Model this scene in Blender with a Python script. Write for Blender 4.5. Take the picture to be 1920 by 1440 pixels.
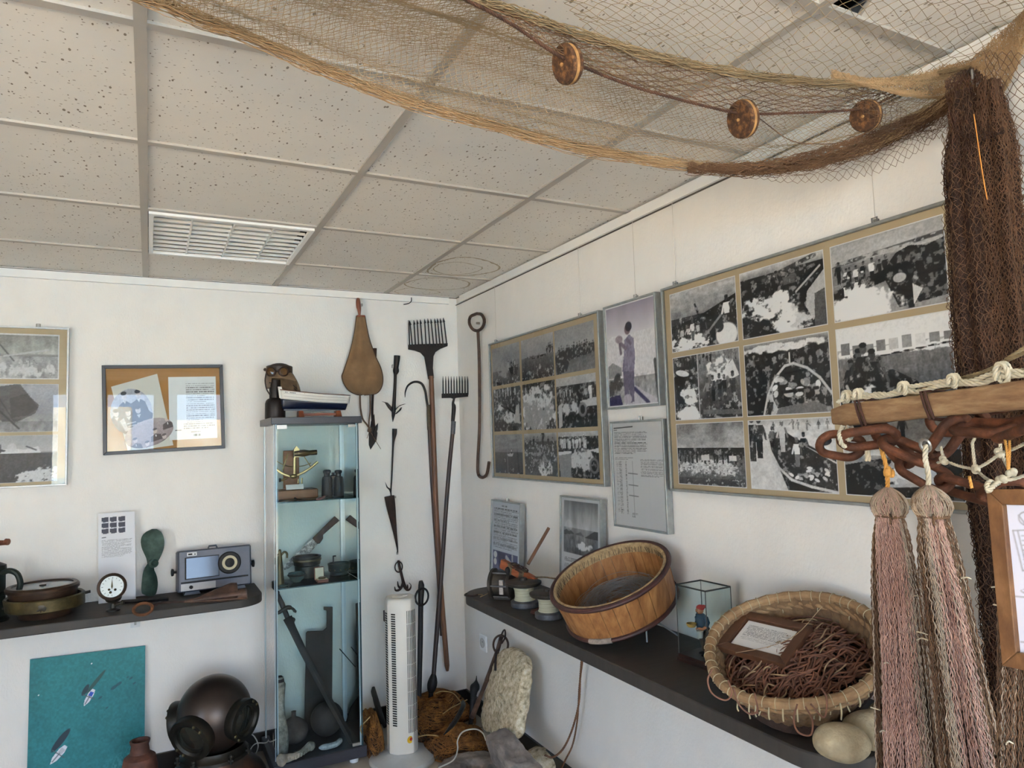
import bpy, math, random
import numpy as np
from mathutils import Vector, Matrix, Euler
random.seed(7); np.random.seed(7)
for o in list(bpy.data.objects): bpy.data.objects.remove(o)
SC = bpy.context.scene; COL = SC.collection
# ------------------------------------------------------------ camera
H = 2.33                                   # ceiling height
FPX = 1317.448                             # focal length in pixels of the 1920 x 1440 frame
CAM = Vector((-1.6089, -3.7875, 1.4966)); CROT = Euler((1.647179, 0.03204, -0.475333), 'XYZ')
cd = bpy.data.cameras.new('camera'); cam = bpy.data.objects.new('camera', cd); COL.objects.link(cam)
cd.sensor_fit = 'HORIZONTAL'; cd.sensor_width = 36; cd.lens = 36*FPX/1920; cd.clip_start = .02; cd.clip_end = 500
cam.location = CAM; cam.rotation_euler = CROT; SC.camera = cam
# ------------------------------------------------------------ sky, sun, exposure
w = bpy.data.worlds.new('sky'); SC.world = w; w.use_nodes = True
nt = w.node_tree; bg = nt.nodes['Background']
tc = nt.nodes.new('ShaderNodeTexCoord'); sx = nt.nodes.new('ShaderNodeSeparateXYZ'); rp = nt.nodes.new('ShaderNodeValToRGB')
nt.links.new(tc.outputs['Generated'], sx.inputs[0]); nt.links.new(sx.outputs['Z'], rp.inputs[0]); nt.links.new(rp.outputs[0], bg.inputs[0])
rp.color_ramp.elements[0].color = (.55, .74, 1, 1); rp.color_ramp.elements[1].color = (.30, .50, 1, 1)
bg.inputs[1].default_value = 4.8
sd = bpy.data.lights.new('sun', 'SUN'); sd.energy = 44; sd.angle = .009; sd.color = (1, .91, .79)
sun = bpy.data.objects.new('sun', sd); COL.objects.link(sun); sun.location = (0, 8, 12); sun.rotation_euler = Euler((math.radians(-38), math.radians(12), 0))
SC.view_settings.view_transform = 'Standard'; SC.view_settings.look = 'None'; SC.view_settings.gamma = 1; SC.view_settings.use_curve_mapping = False
SC.view_settings.exposure = 1.46
SC.render.engine = 'CYCLES'
SC.cycles.max_bounces = 9; SC.cycles.diffuse_bounces = 5; SC.cycles.transparent_max_bounces = 24; SC.cycles.use_denoising = True
SC.cycles.sample_clamp_indirect = 8; SC.cycles.caustics_reflective = False; SC.cycles.caustics_refractive = False
# ------------------------------------------------------------ pixel to place helpers
RM = CROT.to_matrix()
def ray(u, v): return RM @ Vector(((u-960)/FPX, -(v-720)/FPX, -1))
def on(u, v, ax, val):
    d = ray(u, v); return CAM + d*((val-CAM[ax])/d[ax])
def PB(u, v, d=.03): return on(u, v, 1, -d)        # point d in front of the back wall
def PR(u, v, d=.03): return on(u, v, 0, -d)        # point d in front of the right wall
def PZ(u, v, z=.815): return on(u, v, 2, z)
def PD(u, v, d): return CAM + ray(u, v)*d          # point at depth d
def dep(p): return -(RM.transposed() @ (Vector(p)-CAM)).z
def psz(px, p): return px*dep(p)/FPX               # size of px pixels at point p
# ------------------------------------------------------------ materials
def hexc(h):
    r = [int(h[i:i+2], 16)/255 for i in (0, 2, 4)]
    return tuple(c/12.92 if c <= .04045 else ((c+.055)/1.055)**2.4 for c in r)+(1,)
MATS = {}
def mat(name, c1, c2=None, c3=None, rough=.6, metal=0, scale=20, bump=.0, bscale=None, stretch=(1, 1, 1), coat=0, spread=.5, detail=5, coords='Object', sheen=0):
    if name in MATS: return MATS[name]
    m = bpy.data.materials.new(name); m.use_nodes = True; N = m.node_tree.nodes; L = m.node_tree.links
    b = N['Principled BSDF']; b.inputs['Roughness'].default_value = rough; b.inputs['Metallic'].default_value = metal
    b.inputs['Coat Weight'].default_value = coat
    if sheen: b.inputs['Sheen Weight'].default_value = sheen
    t = N.new('ShaderNodeTexCoord'); mp = N.new('ShaderNodeMapping'); L.new(t.outputs[coords], mp.inputs[0]); mp.inputs['Scale'].default_value = stretch
    n = N.new('ShaderNodeTexNoise'); n.inputs['Scale'].default_value = scale; n.inputs['Detail'].default_value = detail; n.inputs['Roughness'].default_value = .62
    L.new(mp.outputs[0], n.inputs['Vector'])
    r = N.new('ShaderNodeValToRGB'); e = r.color_ramp.elements
    c2 = c2 or c1
    e[0].position = .5-spread*.4; e[1].position = .5+spread*.4
    e[0].color = hexc(c1); e[1].color = hexc(c2)
    if c3: x = e.new(.5); x.color = hexc(c3)
    L.new(n.outputs['Fac'], r.inputs[0]); L.new(r.outputs[0], b.inputs['Base Color'])
    if bump:
        n2 = N.new('ShaderNodeTexNoise'); n2.inputs['Scale'].default_value = bscale or scale*2.5; n2.inputs['Detail'].default_value = 4; L.new(mp.outputs[0], n2.inputs['Vector'])
        bp = N.new('ShaderNodeBump'); bp.inputs['Strength'].default_value = bump; bp.inputs['Distance'].default_value = .004
        L.new(n2.outputs['Fac'], bp.inputs['Height']); L.new(bp.outputs[0], b.inputs['Normal'])
    MATS[name] = m; return m
def glassmat(name, tint, ior=1.5, rough=.0, base=.0):
    m = bpy.data.materials.new(name); m.use_nodes = True; N = m.node_tree.nodes; L = m.node_tree.links; N.clear()
    o = N.new('ShaderNodeOutputMaterial'); t = N.new('ShaderNodeBsdfTransparent'); g = N.new('ShaderNodeBsdfGlossy'); x = N.new('ShaderNodeMixShader'); f = N.new('ShaderNodeFresnel')
    t.inputs[0].default_value = hexc(tint); g.inputs['Roughness'].default_value = rough; f.inputs[0].default_value = ior
    L.new(f.outputs[0], x.inputs[0]); L.new(t.outputs[0], x.inputs[1]); L.new(g.outputs[0], x.inputs[2]); L.new(x.outputs[0], o.inputs[0])
    MATS[name] = m; return m
PANE = glassmat('picture_glass', 'fdfefe', 1.5)
PANE2 = glassmat('frame_acrylic', 'fdfefe', 1.3)
CGLASS = glassmat('cabinet_glass', 'eef7f7', 1.27)
m = bpy.data.materials.new('print'); m.use_nodes = True; a_ = m.node_tree.nodes.new('ShaderNodeAttribute'); a_.attribute_name = 'Col'
m.node_tree.links.new(a_.outputs['Color'], m.node_tree.nodes['Principled BSDF'].inputs['Base Color']); m.node_tree.nodes['Principled BSDF'].inputs['Roughness'].default_value = .55
PRINT = m
# ------------------------------------------------------------ objects and tags
OFF = {}
def thing(name, label, cat, loc=(0, 0, 0), group=None):
    o = bpy.data.objects.new(name, None); COL.objects.link(o); o.location = loc; o.empty_display_size = .05
    o['label'] = label; o['category'] = cat
    if group: o['group'] = group
    OFF[o.name] = Vector(loc); return o
def tag(o, label, cat, group=None, kind=None):
    o['label'] = label; o['category'] = cat
    if group: o['group'] = group
    if kind: o['kind'] = kind
    return o
def link(name, me, m, parent=None, loc=None, smooth=True):
    if m is not None: me.materials.append(m)
    o = bpy.data.objects.new(name, me); COL.objects.link(o)
    off = OFF[parent.name] if parent is not None else (Vector(loc) if loc is not None else Vector((0, 0, 0)))
    if off.length: me.transform(Matrix.Translation(-off))
    if parent is not None: o.parent = parent
    else: o.location = off
    OFF[o.name] = off
    return o
def np_mesh(name, V, F, smooth=True):
    me = bpy.data.meshes.new(name); V = np.asarray(V, dtype=np.float32); F = np.asarray(F, dtype=np.int32); n = F.shape[1]
    me.vertices.add(len(V)); me.vertices.foreach_set('co', V.ravel())
    me.loops.add(F.size); me.loops.foreach_set('vertex_index', F.ravel())
    me.polygons.add(len(F)); me.polygons.foreach_set('loop_start', np.arange(0, F.size, n, dtype=np.int32))
    me.update(calc_edges=True); me.validate()
    if smooth: me.shade_smooth()
    return me
def frame_of(d):
    d = Vector(d).normalized(); a = Vector((0, 0, 1)) if abs(d.z) < .9 else Vector((1, 0, 0))
    x = d.cross(a).normalized(); return x, d.cross(x).normalized()
class MB:
    """collects shapes in world coordinates and links them as one mesh"""
    def __init__(s): s.V = []; s.F = []
    def add(s, V, F):
        b = len(s.V); s.V += [tuple(v) for v in V]; s.F += [tuple(i+b for i in f) for f in F]; return s
    def box(s, c, sz, rot=None, taper=1):
        hx, hy, hz = sz[0]/2, sz[1]/2, sz[2]/2; c = Vector(c); R = rot or Matrix.Identity(3)
        V = [c+R@Vector((x*hx*(taper if z > 0 else 1), y*hy*(taper if z > 0 else 1), z*hz)) for z in (-1, 1) for y in (-1, 1) for x in (-1, 1)]
        return s.add(V, [(0, 2, 3, 1), (4, 5, 7, 6), (0, 1, 5, 4), (2, 6, 7, 3), (0, 4, 6, 2), (1, 3, 7, 5)])
    def bevbox(s, c, sz, b=.004, rot=None):
        # box with chamfered edges
        c = Vector(c); R = rot or Matrix.Identity(3); h = [x/2 for x in sz]; V = []; b = min(b, min(h)*.9)
        for sxx in (-1, 1):
            for syy in (-1, 1):
                for szz in (-1, 1):
                    V.append(c+R@Vector((sxx*(h[0]), syy*(h[1]-b), szz*(h[2]-b))))
                    V.append(c+R@Vector((sxx*(h[0]-b), syy*(h[1]), szz*(h[2]-b))))
                    V.append(c+R@Vector((sxx*(h[0]-b), syy*(h[1]-b), szz*(h[2]))))
        i = lambda x, y, z, k: ((x > 0)*4+(y > 0)*2+(z > 0))*3+k
        F = []
        for q in (-1, 1):
            F.append((i(q, -1, -1, 0), i(q, 1, -1, 0), i(q, 1, 1, 0), i(q, -1, 1, 0))[::q])
            F.append((i(-1, q, -1, 1), i(-1, q, 1, 1), i(1, q, 1, 1), i(1, q, -1, 1))[::q])
            F.append((i(-1, -1, q, 2), i(1, -1, q, 2), i(1, 1, q, 2), i(-1, 1, q, 2))[::q])
        for x in (-1, 1):
            for y in (-1, 1): F.append((i(x, y, -1, 0), i(x, y, 1, 0), i(x, y, 1, 1), i(x, y, -1, 1))[::-x*y])
            for z in (-1, 1): F.append((i(x, -1, z, 0), i(x, 1, z, 0), i(x, 1, z, 2), i(x, -1, z, 2))[::x*z])
        for y in (-1, 1):
            for z in (-1, 1): F.append((i(-1, y, z, 1), i(1, y, z, 1), i(1, y, z, 2), i(-1, y, z, 2))[::-y*z])
        for x in (-1, 1):
            for y in (-1, 1):
                for z in (-1, 1): F.append((i(x, y, z, 0), i(x, y, z, 1), i(x, y, z, 2))[::x*y*z])
        return s.add(V, F)
    def prism(s, pts, n, inset=0):
        # polygon pts (world) extruded along vector n
        n = Vector(n); P = [Vector(p) for p in pts]; k = len(P); Q = [p+n for p in P]
        return s.add(P+Q, [tuple(range(k)), tuple(range(2*k-1, k-1, -1))]+[(i, i+k, (i+1) % k+k, (i+1) % k) for i in range(k)])
    def tube(s, path, r, seg=8, closed=False, cap=True, flat=None):
        P = [Vector(p) for p in path]; n = len(P); rr = r if isinstance(r, (list, tuple)) else [r]*n
        V = []; prev = None
        for i, p in enumerate(P):
            d = (P[(i+1) % n]-P[i-1]) if closed else (P[min(i+1, n-1)]-P[max(i-1, 0)])
            if d.length < 1e-9: d = Vector((0, 0, 1))
            d.normalize()
            if prev is None: x, y = frame_of(d)
            else:
                x = prev-d*prev.dot(d)
                if x.length < 1e-6: x, y = frame_of(d)
                x.normalize(); y = d.cross(x)
            prev = x
            for k in range(seg):
                a = 2*math.pi*k/seg; q = x*math.cos(a)*rr[i]+y*math.sin(a)*rr[i]
                if flat: q -= Vector(flat)*q.dot(Vector(flat))*.5
                V.append(p+q)
        F = []
        m_ = n if closed else n-1
        for i in range(m_):
            for k in range(seg):
                a = i*seg+k; b_ = i*seg+(k+1) % seg; c = ((i+1) % n)*seg+(k+1) % seg; d_ = ((i+1) % n)*seg+k; F.append((a, b_, c, d_))
        if cap and not closed:
            F.append(tuple(range(seg-1, -1, -1))); F.append(tuple(range((n-1)*seg, n*seg)))
        return s.add(V, F)
    def lathe(s, prof, c=(0, 0, 0), axis=(0, 0, 1), seg=32, close=True, sx=1, ang=None):
        # prof: (radius, height) pairs
        c = Vector(c); ax = Vector(axis).normalized(); x, y = frame_of(ax)
        if abs(ax.z) > .99: x, y = Vector((1, 0, 0)), Vector((0, 1, 0)) if ax.z > 0 else Vector((0, -1, 0))
        V = []; F = []; n = len(prof)
        for r, h in prof:
            for k in range(seg):
                a = 2*math.pi*k/seg; V.append(c+ax*h+(x*math.cos(a)*sx+y*math.sin(a))*max(r, 1e-5))
        for i in range(n-1):
            for k in range(seg): F.append((i*seg+k, i*seg+(k+1) % seg, (i+1)*seg+(k+1) % seg, (i+1)*seg+k))
        if close:
            F.append(tuple(range(seg-1, -1, -1))); F.append(tuple(range((n-1)*seg, n*seg)))
        return s.add(V, F)
    def ball(s, c, r, seg=16, rings=10, sc=(1, 1, 1), noise=0, rot=None, fr=3, sd=0):
        c = Vector(c); R = rot or Matrix.Identity(3); V = []; F = []
        rs = np.random.RandomState(sd); ph = rs.rand(6, 4)*6.28; dr = rs.randn(6, 3)*fr
        for i in range(rings+1):
            t = math.pi*i/rings
            for k in range(seg):
                a = 2*math.pi*k/seg; d = Vector((math.sin(t)*math.cos(a), math.sin(t)*math.sin(a), math.cos(t)))
                q = 1+noise*sum(math.sin(dr[j][0]*d.x+dr[j][1]*d.y+dr[j][2]*d.z+ph[j][0]) for j in range(6))/3 if noise else 1
                V.append(c+R@Vector((d.x*sc[0], d.y*sc[1], d.z*sc[2]))*r*q)
        for i in range(rings):
            for k in range(seg): F.append((i*seg+k, (i+1)*seg+k, (i+1)*seg+(k+1) % seg, i*seg+(k+1) % seg))
        return s.add(V, F)
    def grid(s, f, nu, nv, closed_u=False):
        V = [f(i/nu, j/nv) for j in range(nv+1) for i in range(nu+(0 if closed_u else 1))]; w_ = nu+(0 if closed_u else 1)
        F = [(j*w_+i, j*w_+(i+1) % w_, (j+1)*w_+(i+1) % w_, (j+1)*w_+i) for j in range(nv) for i in range(nu)]
        return s.add(V, F)
    def build(s, name, m, parent=None, loc=None, smooth=35, bevel=0):
        me = bpy.data.meshes.new(name); me.from_pydata(s.V, [], s.F); me.validate()
        if smooth:
            me.shade_smooth(); me.set_sharp_from_angle(angle=math.radians(smooth))
        o = link(name, me, m, parent, loc)
        if bevel:
            b = o.modifiers.new('bevel', 'BEVEL'); b.width = bevel; b.segments = 2; b.limit_method = 'ANGLE'; b.angle_limit = math.radians(40)
        return o
def tubes(P, r, sides=3):
    """P (n, m, 3) polylines -> verts, quads"""
    P = np.asarray(P, float); n, m_, _ = P.shape
    T = np.gradient(P, axis=1); T /= np.linalg.norm(T, axis=2, keepdims=True)+1e-12
    ref = np.zeros_like(T); ref[..., 0] = .37; ref[..., 1] = .61; ref[..., 2] = .7
    bad = np.abs((T*ref).sum(2)) > .93; ref[bad] = (.9, -.3, .1)
    X = np.cross(T, ref); X /= np.linalg.norm(X, axis=2, keepdims=True)+1e-12; Y = np.cross(T, X)
    r = np.broadcast_to(np.asarray(r, float), (n, m_)) if np.ndim(r) != 1 else np.broadcast_to(np.asarray(r, float)[:, None], (n, m_))
    V = np.stack([P+(X*math.cos(2*math.pi*k/sides)+Y*math.sin(2*math.pi*k/sides))*r[..., None] for k in range(sides)], 2)
    idx = np.arange(n*m_*sides).reshape(n, m_, sides); F = []
    for k in range(sides):
        a = idx[:, :-1, k]; b = idx[:, :-1, (k+1) % sides]; c = idx[:, 1:, (k+1) % sides]; d = idx[:, 1:, k]
        F.append(np.stack([a, b, c, d], -1).reshape(-1, 4))
    return V.reshape(-1, 3), np.concatenate(F)
def join_np(L):
    V = []; F = []; b = 0
    for v, f in L: V.append(v); F.append(f+b); b += len(v)
    return np.concatenate(V), np.concatenate(F)
def net_of(G, r):
    """diamond netting on a grid of points G (nu, nv, 3)"""
    A = []; B = []
    nu, nv, _ = G.shape; I, J = np.meshgrid(np.arange(nu-1), np.arange(nv-1), indexing='ij'); ev = (I+J) % 2 == 0
    A.append(G[:-1, :-1][ev]); B.append(G[1:, 1:][ev]); od = ~ev
    A.append(G[1:, :-1][od]); B.append(G[:-1, 1:][od])
    A = np.concatenate(A); B = np.concatenate(B); return tubes(np.stack([A, B], 1), r)
def nlink(name, VF, m, parent=None, loc=None, smooth=True):
    return link(name, np_mesh(name, VF[0], VF[1], smooth), m, parent, loc)
def crom(pts, n):
    """Catmull-Rom resample of (k, d) points to n points"""
    p = np.asarray([list(q) for q in pts], float); k = len(p); p = np.vstack([2*p[0]-p[1], p, 2*p[-1]-p[-2]])
    L = np.concatenate([[0], np.cumsum(np.linalg.norm(np.diff(p[1:-1], axis=0), axis=1))]); t = np.interp(np.linspace(0, L[-1], n), L, np.arange(k))
    i = np.clip(t.astype(int), 0, k-2); u = (t-i)[:, None]; a, b, c, d = p[i], p[i+1], p[i+2], p[i+3]
    return .5*(2*b+(c-a)*u+(2*a-5*b+4*c-d)*u**2+(3*b-a-3*c+d)*u**3)
def rope_of(path, r, pitch=None, seg=6, strands=3):
    """twisted rope around a polyline"""
    P = np.asarray([list(q) for q in path], float); T = np.gradient(P, axis=0); T /= np.linalg.norm(T, axis=1, keepdims=True)+1e-9
    X = np.cross(T, (.31, .62, .72)); X /= np.linalg.norm(X, axis=1, keepdims=True)+1e-9; Y = np.cross(T, X)
    s = np.concatenate([[0], np.cumsum(np.linalg.norm(np.diff(P, axis=0), axis=1))]); pitch = pitch or r*7
    Q = []
    for k in range(strands):
        a = 2*math.pi*(s/pitch+k/strands); Q.append(P+(X*np.cos(a)[:, None]+Y*np.sin(a)[:, None])*r*.5)
    return tubes(np.array(Q), r*.58, seg)
def tangle(f, n, m_, r, amp=.25, rs=None, sides=4):
    """closed wandering loops on the surface f(a, b) -> point arrays; a, b in 0..1"""
    rs = rs or np.random.RandomState(3); Q = []
    t = np.linspace(0, 1, m_)
    for _ in range(n):
        a0, b0 = rs.rand(2); a = a0+0*t; b = b0+0*t
        for k in range(1, 4):
            a = a+amp/k*np.sin(2*math.pi*(k*t+rs.rand()))*rs.rand(); b = b+amp/k*np.sin(2*math.pi*(k*t+rs.rand()))*rs.rand()
        Q.append(f(np.clip(a, 0, 1), np.clip(b, 0, 1), rs.rand()*6.28+t*20))
    return tubes(np.array(Q), r, sides)
# ------------------------------------------------------------ the room
def struct(name, mb, m, parent=None, smooth=0, loc=None):
    o = mb.build(name, m, parent, loc, smooth=smooth)
    if parent is None: o['kind'] = 'structure'
    return o
WALLM = mat('plaster', 'dad6d0', 'dfdbd5', rough=.85, scale=9, bump=.35, bscale=130, stretch=(1, 1, .55))
WHITE = mat('white_paint', 'dcdad6', 'e2e0dc', rough=.45, scale=5)
BLACKT = mat('black_skirting', '17130f', '211b17', rough=.35, scale=12)
m = mat('ceiling_tile', 'ddd9d2', 'e2ded7', rough=.95, scale=6)
N = m.node_tree.nodes; L = m.node_tree.links
b_ = N['Principled BSDF']; t_ = [n for n in N if n.type == 'TEX_COORD'][0]
def pits(scale, thr, st):
    mp = N.new('ShaderNodeMapping'); mp.inputs['Scale'].default_value = st; L.new(t_.outputs['Object'], mp.inputs[0])
    v = N.new('ShaderNodeTexVoronoi'); v.inputs['Scale'].default_value = scale; L.new(mp.outputs[0], v.inputs['Vector'])
    n = N.new('ShaderNodeTexNoise'); n.inputs['Scale'].default_value = scale*.8; L.new(mp.outputs[0], n.inputs['Vector'])
    c = N.new('ShaderNodeMath'); c.operation = 'MULTIPLY_ADD'; c.inputs[1].default_value = -.55; L.new(n.outputs['Fac'], c.inputs[0]); L.new(v.outputs['Distance'], c.inputs[2])
    l = N.new('ShaderNodeMath'); l.operation = 'LESS_THAN'; l.inputs[1].default_value = thr; L.new(c.outputs[0], l.inputs[0]); return l.outputs[0]
p1 = pits(60, -.155, (1, .5, 1)); p2 = pits(120, -.165, (.5, 1, 1))
mx = N.new('ShaderNodeMath'); mx.operation = 'MAXIMUM'; L.new(p1, mx.inputs[0]); L.new(p2, mx.inputs[1])
mixc = N.new('ShaderNodeMix'); mixc.data_type = 'RGBA'; L.new(mx.outputs[0], mixc.inputs['Factor'])
L.new([n for n in N if n.type == 'VALTORGB'][0].outputs[0], mixc.inputs['A']); mixc.inputs['B'].default_value = hexc('857b6d')
L.new(mixc.outputs['Result'], b_.inputs['Base Color']); TILE = m
GRIDM = mat('ceiling_grid_metal', 'ada79e', 'b3ada4', rough=.5, scale=4)
FLOORM = mat('floor_tiles', 'a89c8b', 'b9ad9b', rough=.4, scale=7)
N = FLOORM.node_tree.nodes; L = FLOORM.node_tree.links
br = N.new('ShaderNodeTexBrick'); br.offset = 0; br.inputs['Scale'].default_value = 1; br.inputs['Brick Width'].default_value = .33; br.inputs['Row Height'].default_value = .33
br.inputs['Mortar Size'].default_value = .004; br.inputs['Mortar'].default_value = hexc('4a4238')
tcn = [n for n in N if n.type == 'TEX_COORD'][0]; L.new(tcn.outputs['Object'], br.inputs['Vector'])
cr = [n for n in N if n.type == 'VALTORGB'][0]; L.new(cr.outputs[0], br.inputs['Color1']); L.new(cr.outputs[0], br.inputs['Color2']); L.new(br.outputs['Color'], N['Principled BSDF'].inputs['Base Color'])
XL, YB = -5.2, -6.2
struct('floor', MB().box(((XL)/2, YB/2, -.05), (-XL+.4, -YB+.4, .1)), FLOORM)
struct('wall_back', MB().box((XL/2, .1, H/2+.1), (-XL+.4, .2, H+.4)), WALLM)
struct('wall_right', MB().box((.1, YB/2, H/2+.1), (.2, -YB, H+.4)), WALLM)
def wall_open(name, ax, c, lo, hi, ops):
    # wall across axis ax at c with openings (a0, a1, z0, z1)
    b = MB(); cur = lo
    def bx(a0, a1, z0, z1):
        if a1-a0 < 1e-4 or z1-z0 < 1e-4: return
        if ax == 0: b.box((c, (a0+a1)/2, (z0+z1)/2), (.2, a1-a0, z1-z0))
        else: b.box(((a0+a1)/2, c, (z0+z1)/2), (a1-a0, .2, z1-z0))
    for a0, a1, z0, z1 in ops:
        bx(cur, a0, 0, H+.2); bx(a0, a1, 0, z0); bx(a0, a1, z1, H+.2); cur = a1
    bx(cur, hi, 0, H+.2)
    return struct(name, b, WALLM)
OPB = [(-2.7, -1.5, .05, 2.25), (-1.35, -.1, .05, 2.25)]
OPL = [(-5.9, -3.9, .2, 2.25)]
wall_open('wall_front', 1, YB-.1, XL, 0, OPB); wall_open('wall_left', 0, XL-.1, YB, 0, OPL)
WFR = mat('white_window_frame', 'e4e4e2', rough=.3)
n_ = 1
for a0, a1, z0, z1 in OPB:
    b = MB()
    for x in (a0+.03, (a0+a1)/2, a1-.03): b.box((x, YB-.1, (z0+z1)/2), (.06, .07, z1-z0))
    for z in (z0+.03, z1-.03): b.box(((a0+a1)/2, YB-.1, z), (a1-a0, .07, .06))
    struct('window_%d' % n_, b, WFR); n_ += 1
for a0, a1, z0, z1 in OPL:
    b = MB()
    for y in (a0+.03, (a0+a1)/2, a1-.03): b.box((XL-.1, y, (z0+z1)/2), (.07, .06, z1-z0))
    for z in (z0+.03, z1-.03): b.box((XL-.1, (a0+a1)/2, z), (.07, a1-a0, .06))
    struct('window_%d' % n_, b, WFR); n_ += 1
# suspended ceiling: tiles on a metal grid, one cut tile with a gap near the right wall
A0, E0 = .4297, .4894
xs = [0]+[-(A0+.6*i) for i in range(9)]; ys = [0]+[-(E0+.6*j) for j in range(10)]
b = MB()
for i in range(len(xs)-1):
    for j in range(len(ys)-1):
        x0, x1, y0, y1 = xs[i+1], xs[i], ys[j+1], ys[j]
        if x1 < XL or y1 < YB: continue
        if (i, j) == (2, 1): continue            # the light fitting
        if (i, j) == (0, 5):                       # gap left at a corner of this tile
            b.prism([(x1, y1, H+.005), (x0+.12, y1, H+.005), (x0+.02, y1-.16, H+.005), (x0, y1-.17, H+.005), (x0, y0, H+.005), (x1, y0, H+.005)][::-1], (0, 0, .015)); continue
        b.box(((x0+x1)/2, (y0+y1)/2, H+.0125), (x1-x0, y1-y0, .015))
ceil = struct('ceiling', b, TILE)
struct('ceiling_void', MB().box((XL/2, YB/2, H+.3), (-XL+.5, -YB+.5, .1)), mat('dark_void', '1d1a17', rough=.9), ceil)
b = MB()
for x in xs[1:]:
    if x > XL: b.box((x, YB/2, H+.002), (.024, -YB, .008))
for y in ys[1:]:
    if y > YB: b.box((XL/2, y, H+.0025), (-XL, .024, .008))
struct('ceiling_grid', b, GRIDM, ceil)
# brown water stain rings on the corner tiles
STN = mat('stain', 'a39681', 'b5a993', rough=.95, scale=60)
b = MB()
def ring(px, z, w_, seed):
    rs = random.Random(seed); P = [PZ(u, v, z) for u, v in px]; C = crom(P+[P[0]], 70); V = []; 
    c = C.mean(0); k = len(C)
    for p in C:
        q = rs.uniform(.6, 1.4); d = (c-p)/np.linalg.norm(c-p); V += [tuple(p), tuple(p+d*w_*q)]
    b.add(V, [(2*i, 2*i+1, 2*i+3, 2*i+2) for i in range(k-1)])
ring([(815, 492), (860, 482), (905, 486), (938, 500), (925, 510), (880, 517), (830, 516), (800, 510)], H+.0045, .012, 1)
ring([(822, 495), (860, 491), (895, 498), (905, 504), (880, 513), (840, 515), (812, 506)], H+.0044, .006, 2)
ring([(768, 527), (800, 521), (850, 522), (881, 530), (870, 540), (820, 544), (775, 540), (757, 533)], H+.0045, .009, 3)
ring([(738, 546), (765, 540), (790, 541), (826, 548), (800, 552), (755, 552)], H+.0044, .006, 4)
struct('ceiling_stain', b, STN, ceil)
# picture rail under the ceiling, skirting
b = MB(); b.box((XL/2-.027, -.008, H-.022), (-XL-.054, .016, .034)); b.box((XL/2-.027, -.0095, H-.0405), (-XL-.054, .019, .003))
struct('trim_1', b, WHITE)
b = MB(); b.box((-.008, YB/2-.04, H-.022), (.016, -YB-.08, .034)); b.box((-.0095, YB/2-.04, H-.0405), (.019, -YB-.08, .003))
struct('trim_2', b, WHITE)
struct('trim_3', MB().box((XL/2, -.002, H-.002), (-XL, .006, .005)).box((-.002, YB/2, H-.002), (.006, -YB, .005)).box((-.003, YB/2, H-.0435), (.010, -YB, .0025)), mat('dark_joint', '5b544c', rough=.8))
struct('baseboard_back', MB().box((XL/2, -.006, .044), (-XL, .012, .088)), BLACKT)
struct('baseboard_right', MB().box((-.006, YB/2, .044), (.012, -YB, .088)), BLACKT)
# world outside the glazing
SAND = mat('paving', 'cdbb9c', 'd8c7aa', rough=.9, scale=3)
o = struct('trim_4', MB().box((-2, -3, -.2), (160, 26, .1)), SAND); o.name = 'ground_outside'
o = struct('trim_5', MB().box((-2, -72, -.5), (400, 120, .1)), mat('sea', '3f8fb4', '5aa5c8', rough=.25, scale=.3)); o.name = 'sea_outside'; o.location.z -= .0
b = MB()
for i in range(14): b.box((-54+i*8, -62-(i % 3)*3, 1.2+(i*7 % 4)*.5), (6.2, 5, 3.4+(i*7 % 4)))
o = struct('trim_6', b, mat('quay_wall', 'b9a68e', 'e8ddc8', rough=.9, scale=.6)); o.name = 'quay_houses_outside'
# ------------------------------------------------------------ ceiling light
LX0, LX1, LY0, LY1 = -(A0+1.2)+.014, -(A0+.6)-.014, -(E0+.6)+.014, -E0-.014
# the fitting spans one module between the second and third bar
lt = thing('ceiling_light', 'white louvred fluorescent light fitting set into the suspended ceiling, switched off', 'ceiling light', ((LX0+LX1)/2, (LY0+LY1)/2, H-.008))
LW = mat('louvre_white', 'e6e6e4', rough=.3)
b = MB(); zc = H-.004
for x in (LX0+.008, LX1-.008): b.box((x, (LY0+LY1)/2, zc), (.016, LY1-LY0, .012))
for y in (LY0+.008, LY1-.008): b.box(((LX0+LX1)/2, y, zc), (LX1-LX0-.032, .016, .012))
b.build('frame', LW, lt, smooth=0)
b = MB()
for k in range(3): b.box((LX0+(LX1-LX0)*(k+1)/4, (LY0+LY1)/2, H+.008), (.006, LY1-LY0-.032, .022))
b.build('cross_fin', LW, lt, smooth=0)
for k in range(9):
    y = LY0+.016+(LY1-LY0-.032)*(k+.5)/9; b = MB()
    V = []
    for x in (LX0+.016, LX1-.016): V += [(x, y-.006, H-.002), (x, y+.003, H-.002), (x, y+.0045, H+.0095), (x, y-.0005, H+.0095)]
    b.add(V, [(0, 1, 2, 3), (7, 6, 5, 4), (0, 4, 5, 1), (1, 5, 6, 2), (2, 6, 7, 3), (3, 7, 4, 0)]); b.build('louvre', LW, lt, smooth=0)
MB().box(((LX0+LX1)/2, (LY0+LY1)/2, H+.075), (LX1-LX0, LY1-LY0, .01)).build('reflector', LW, lt, smooth=0)
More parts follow.
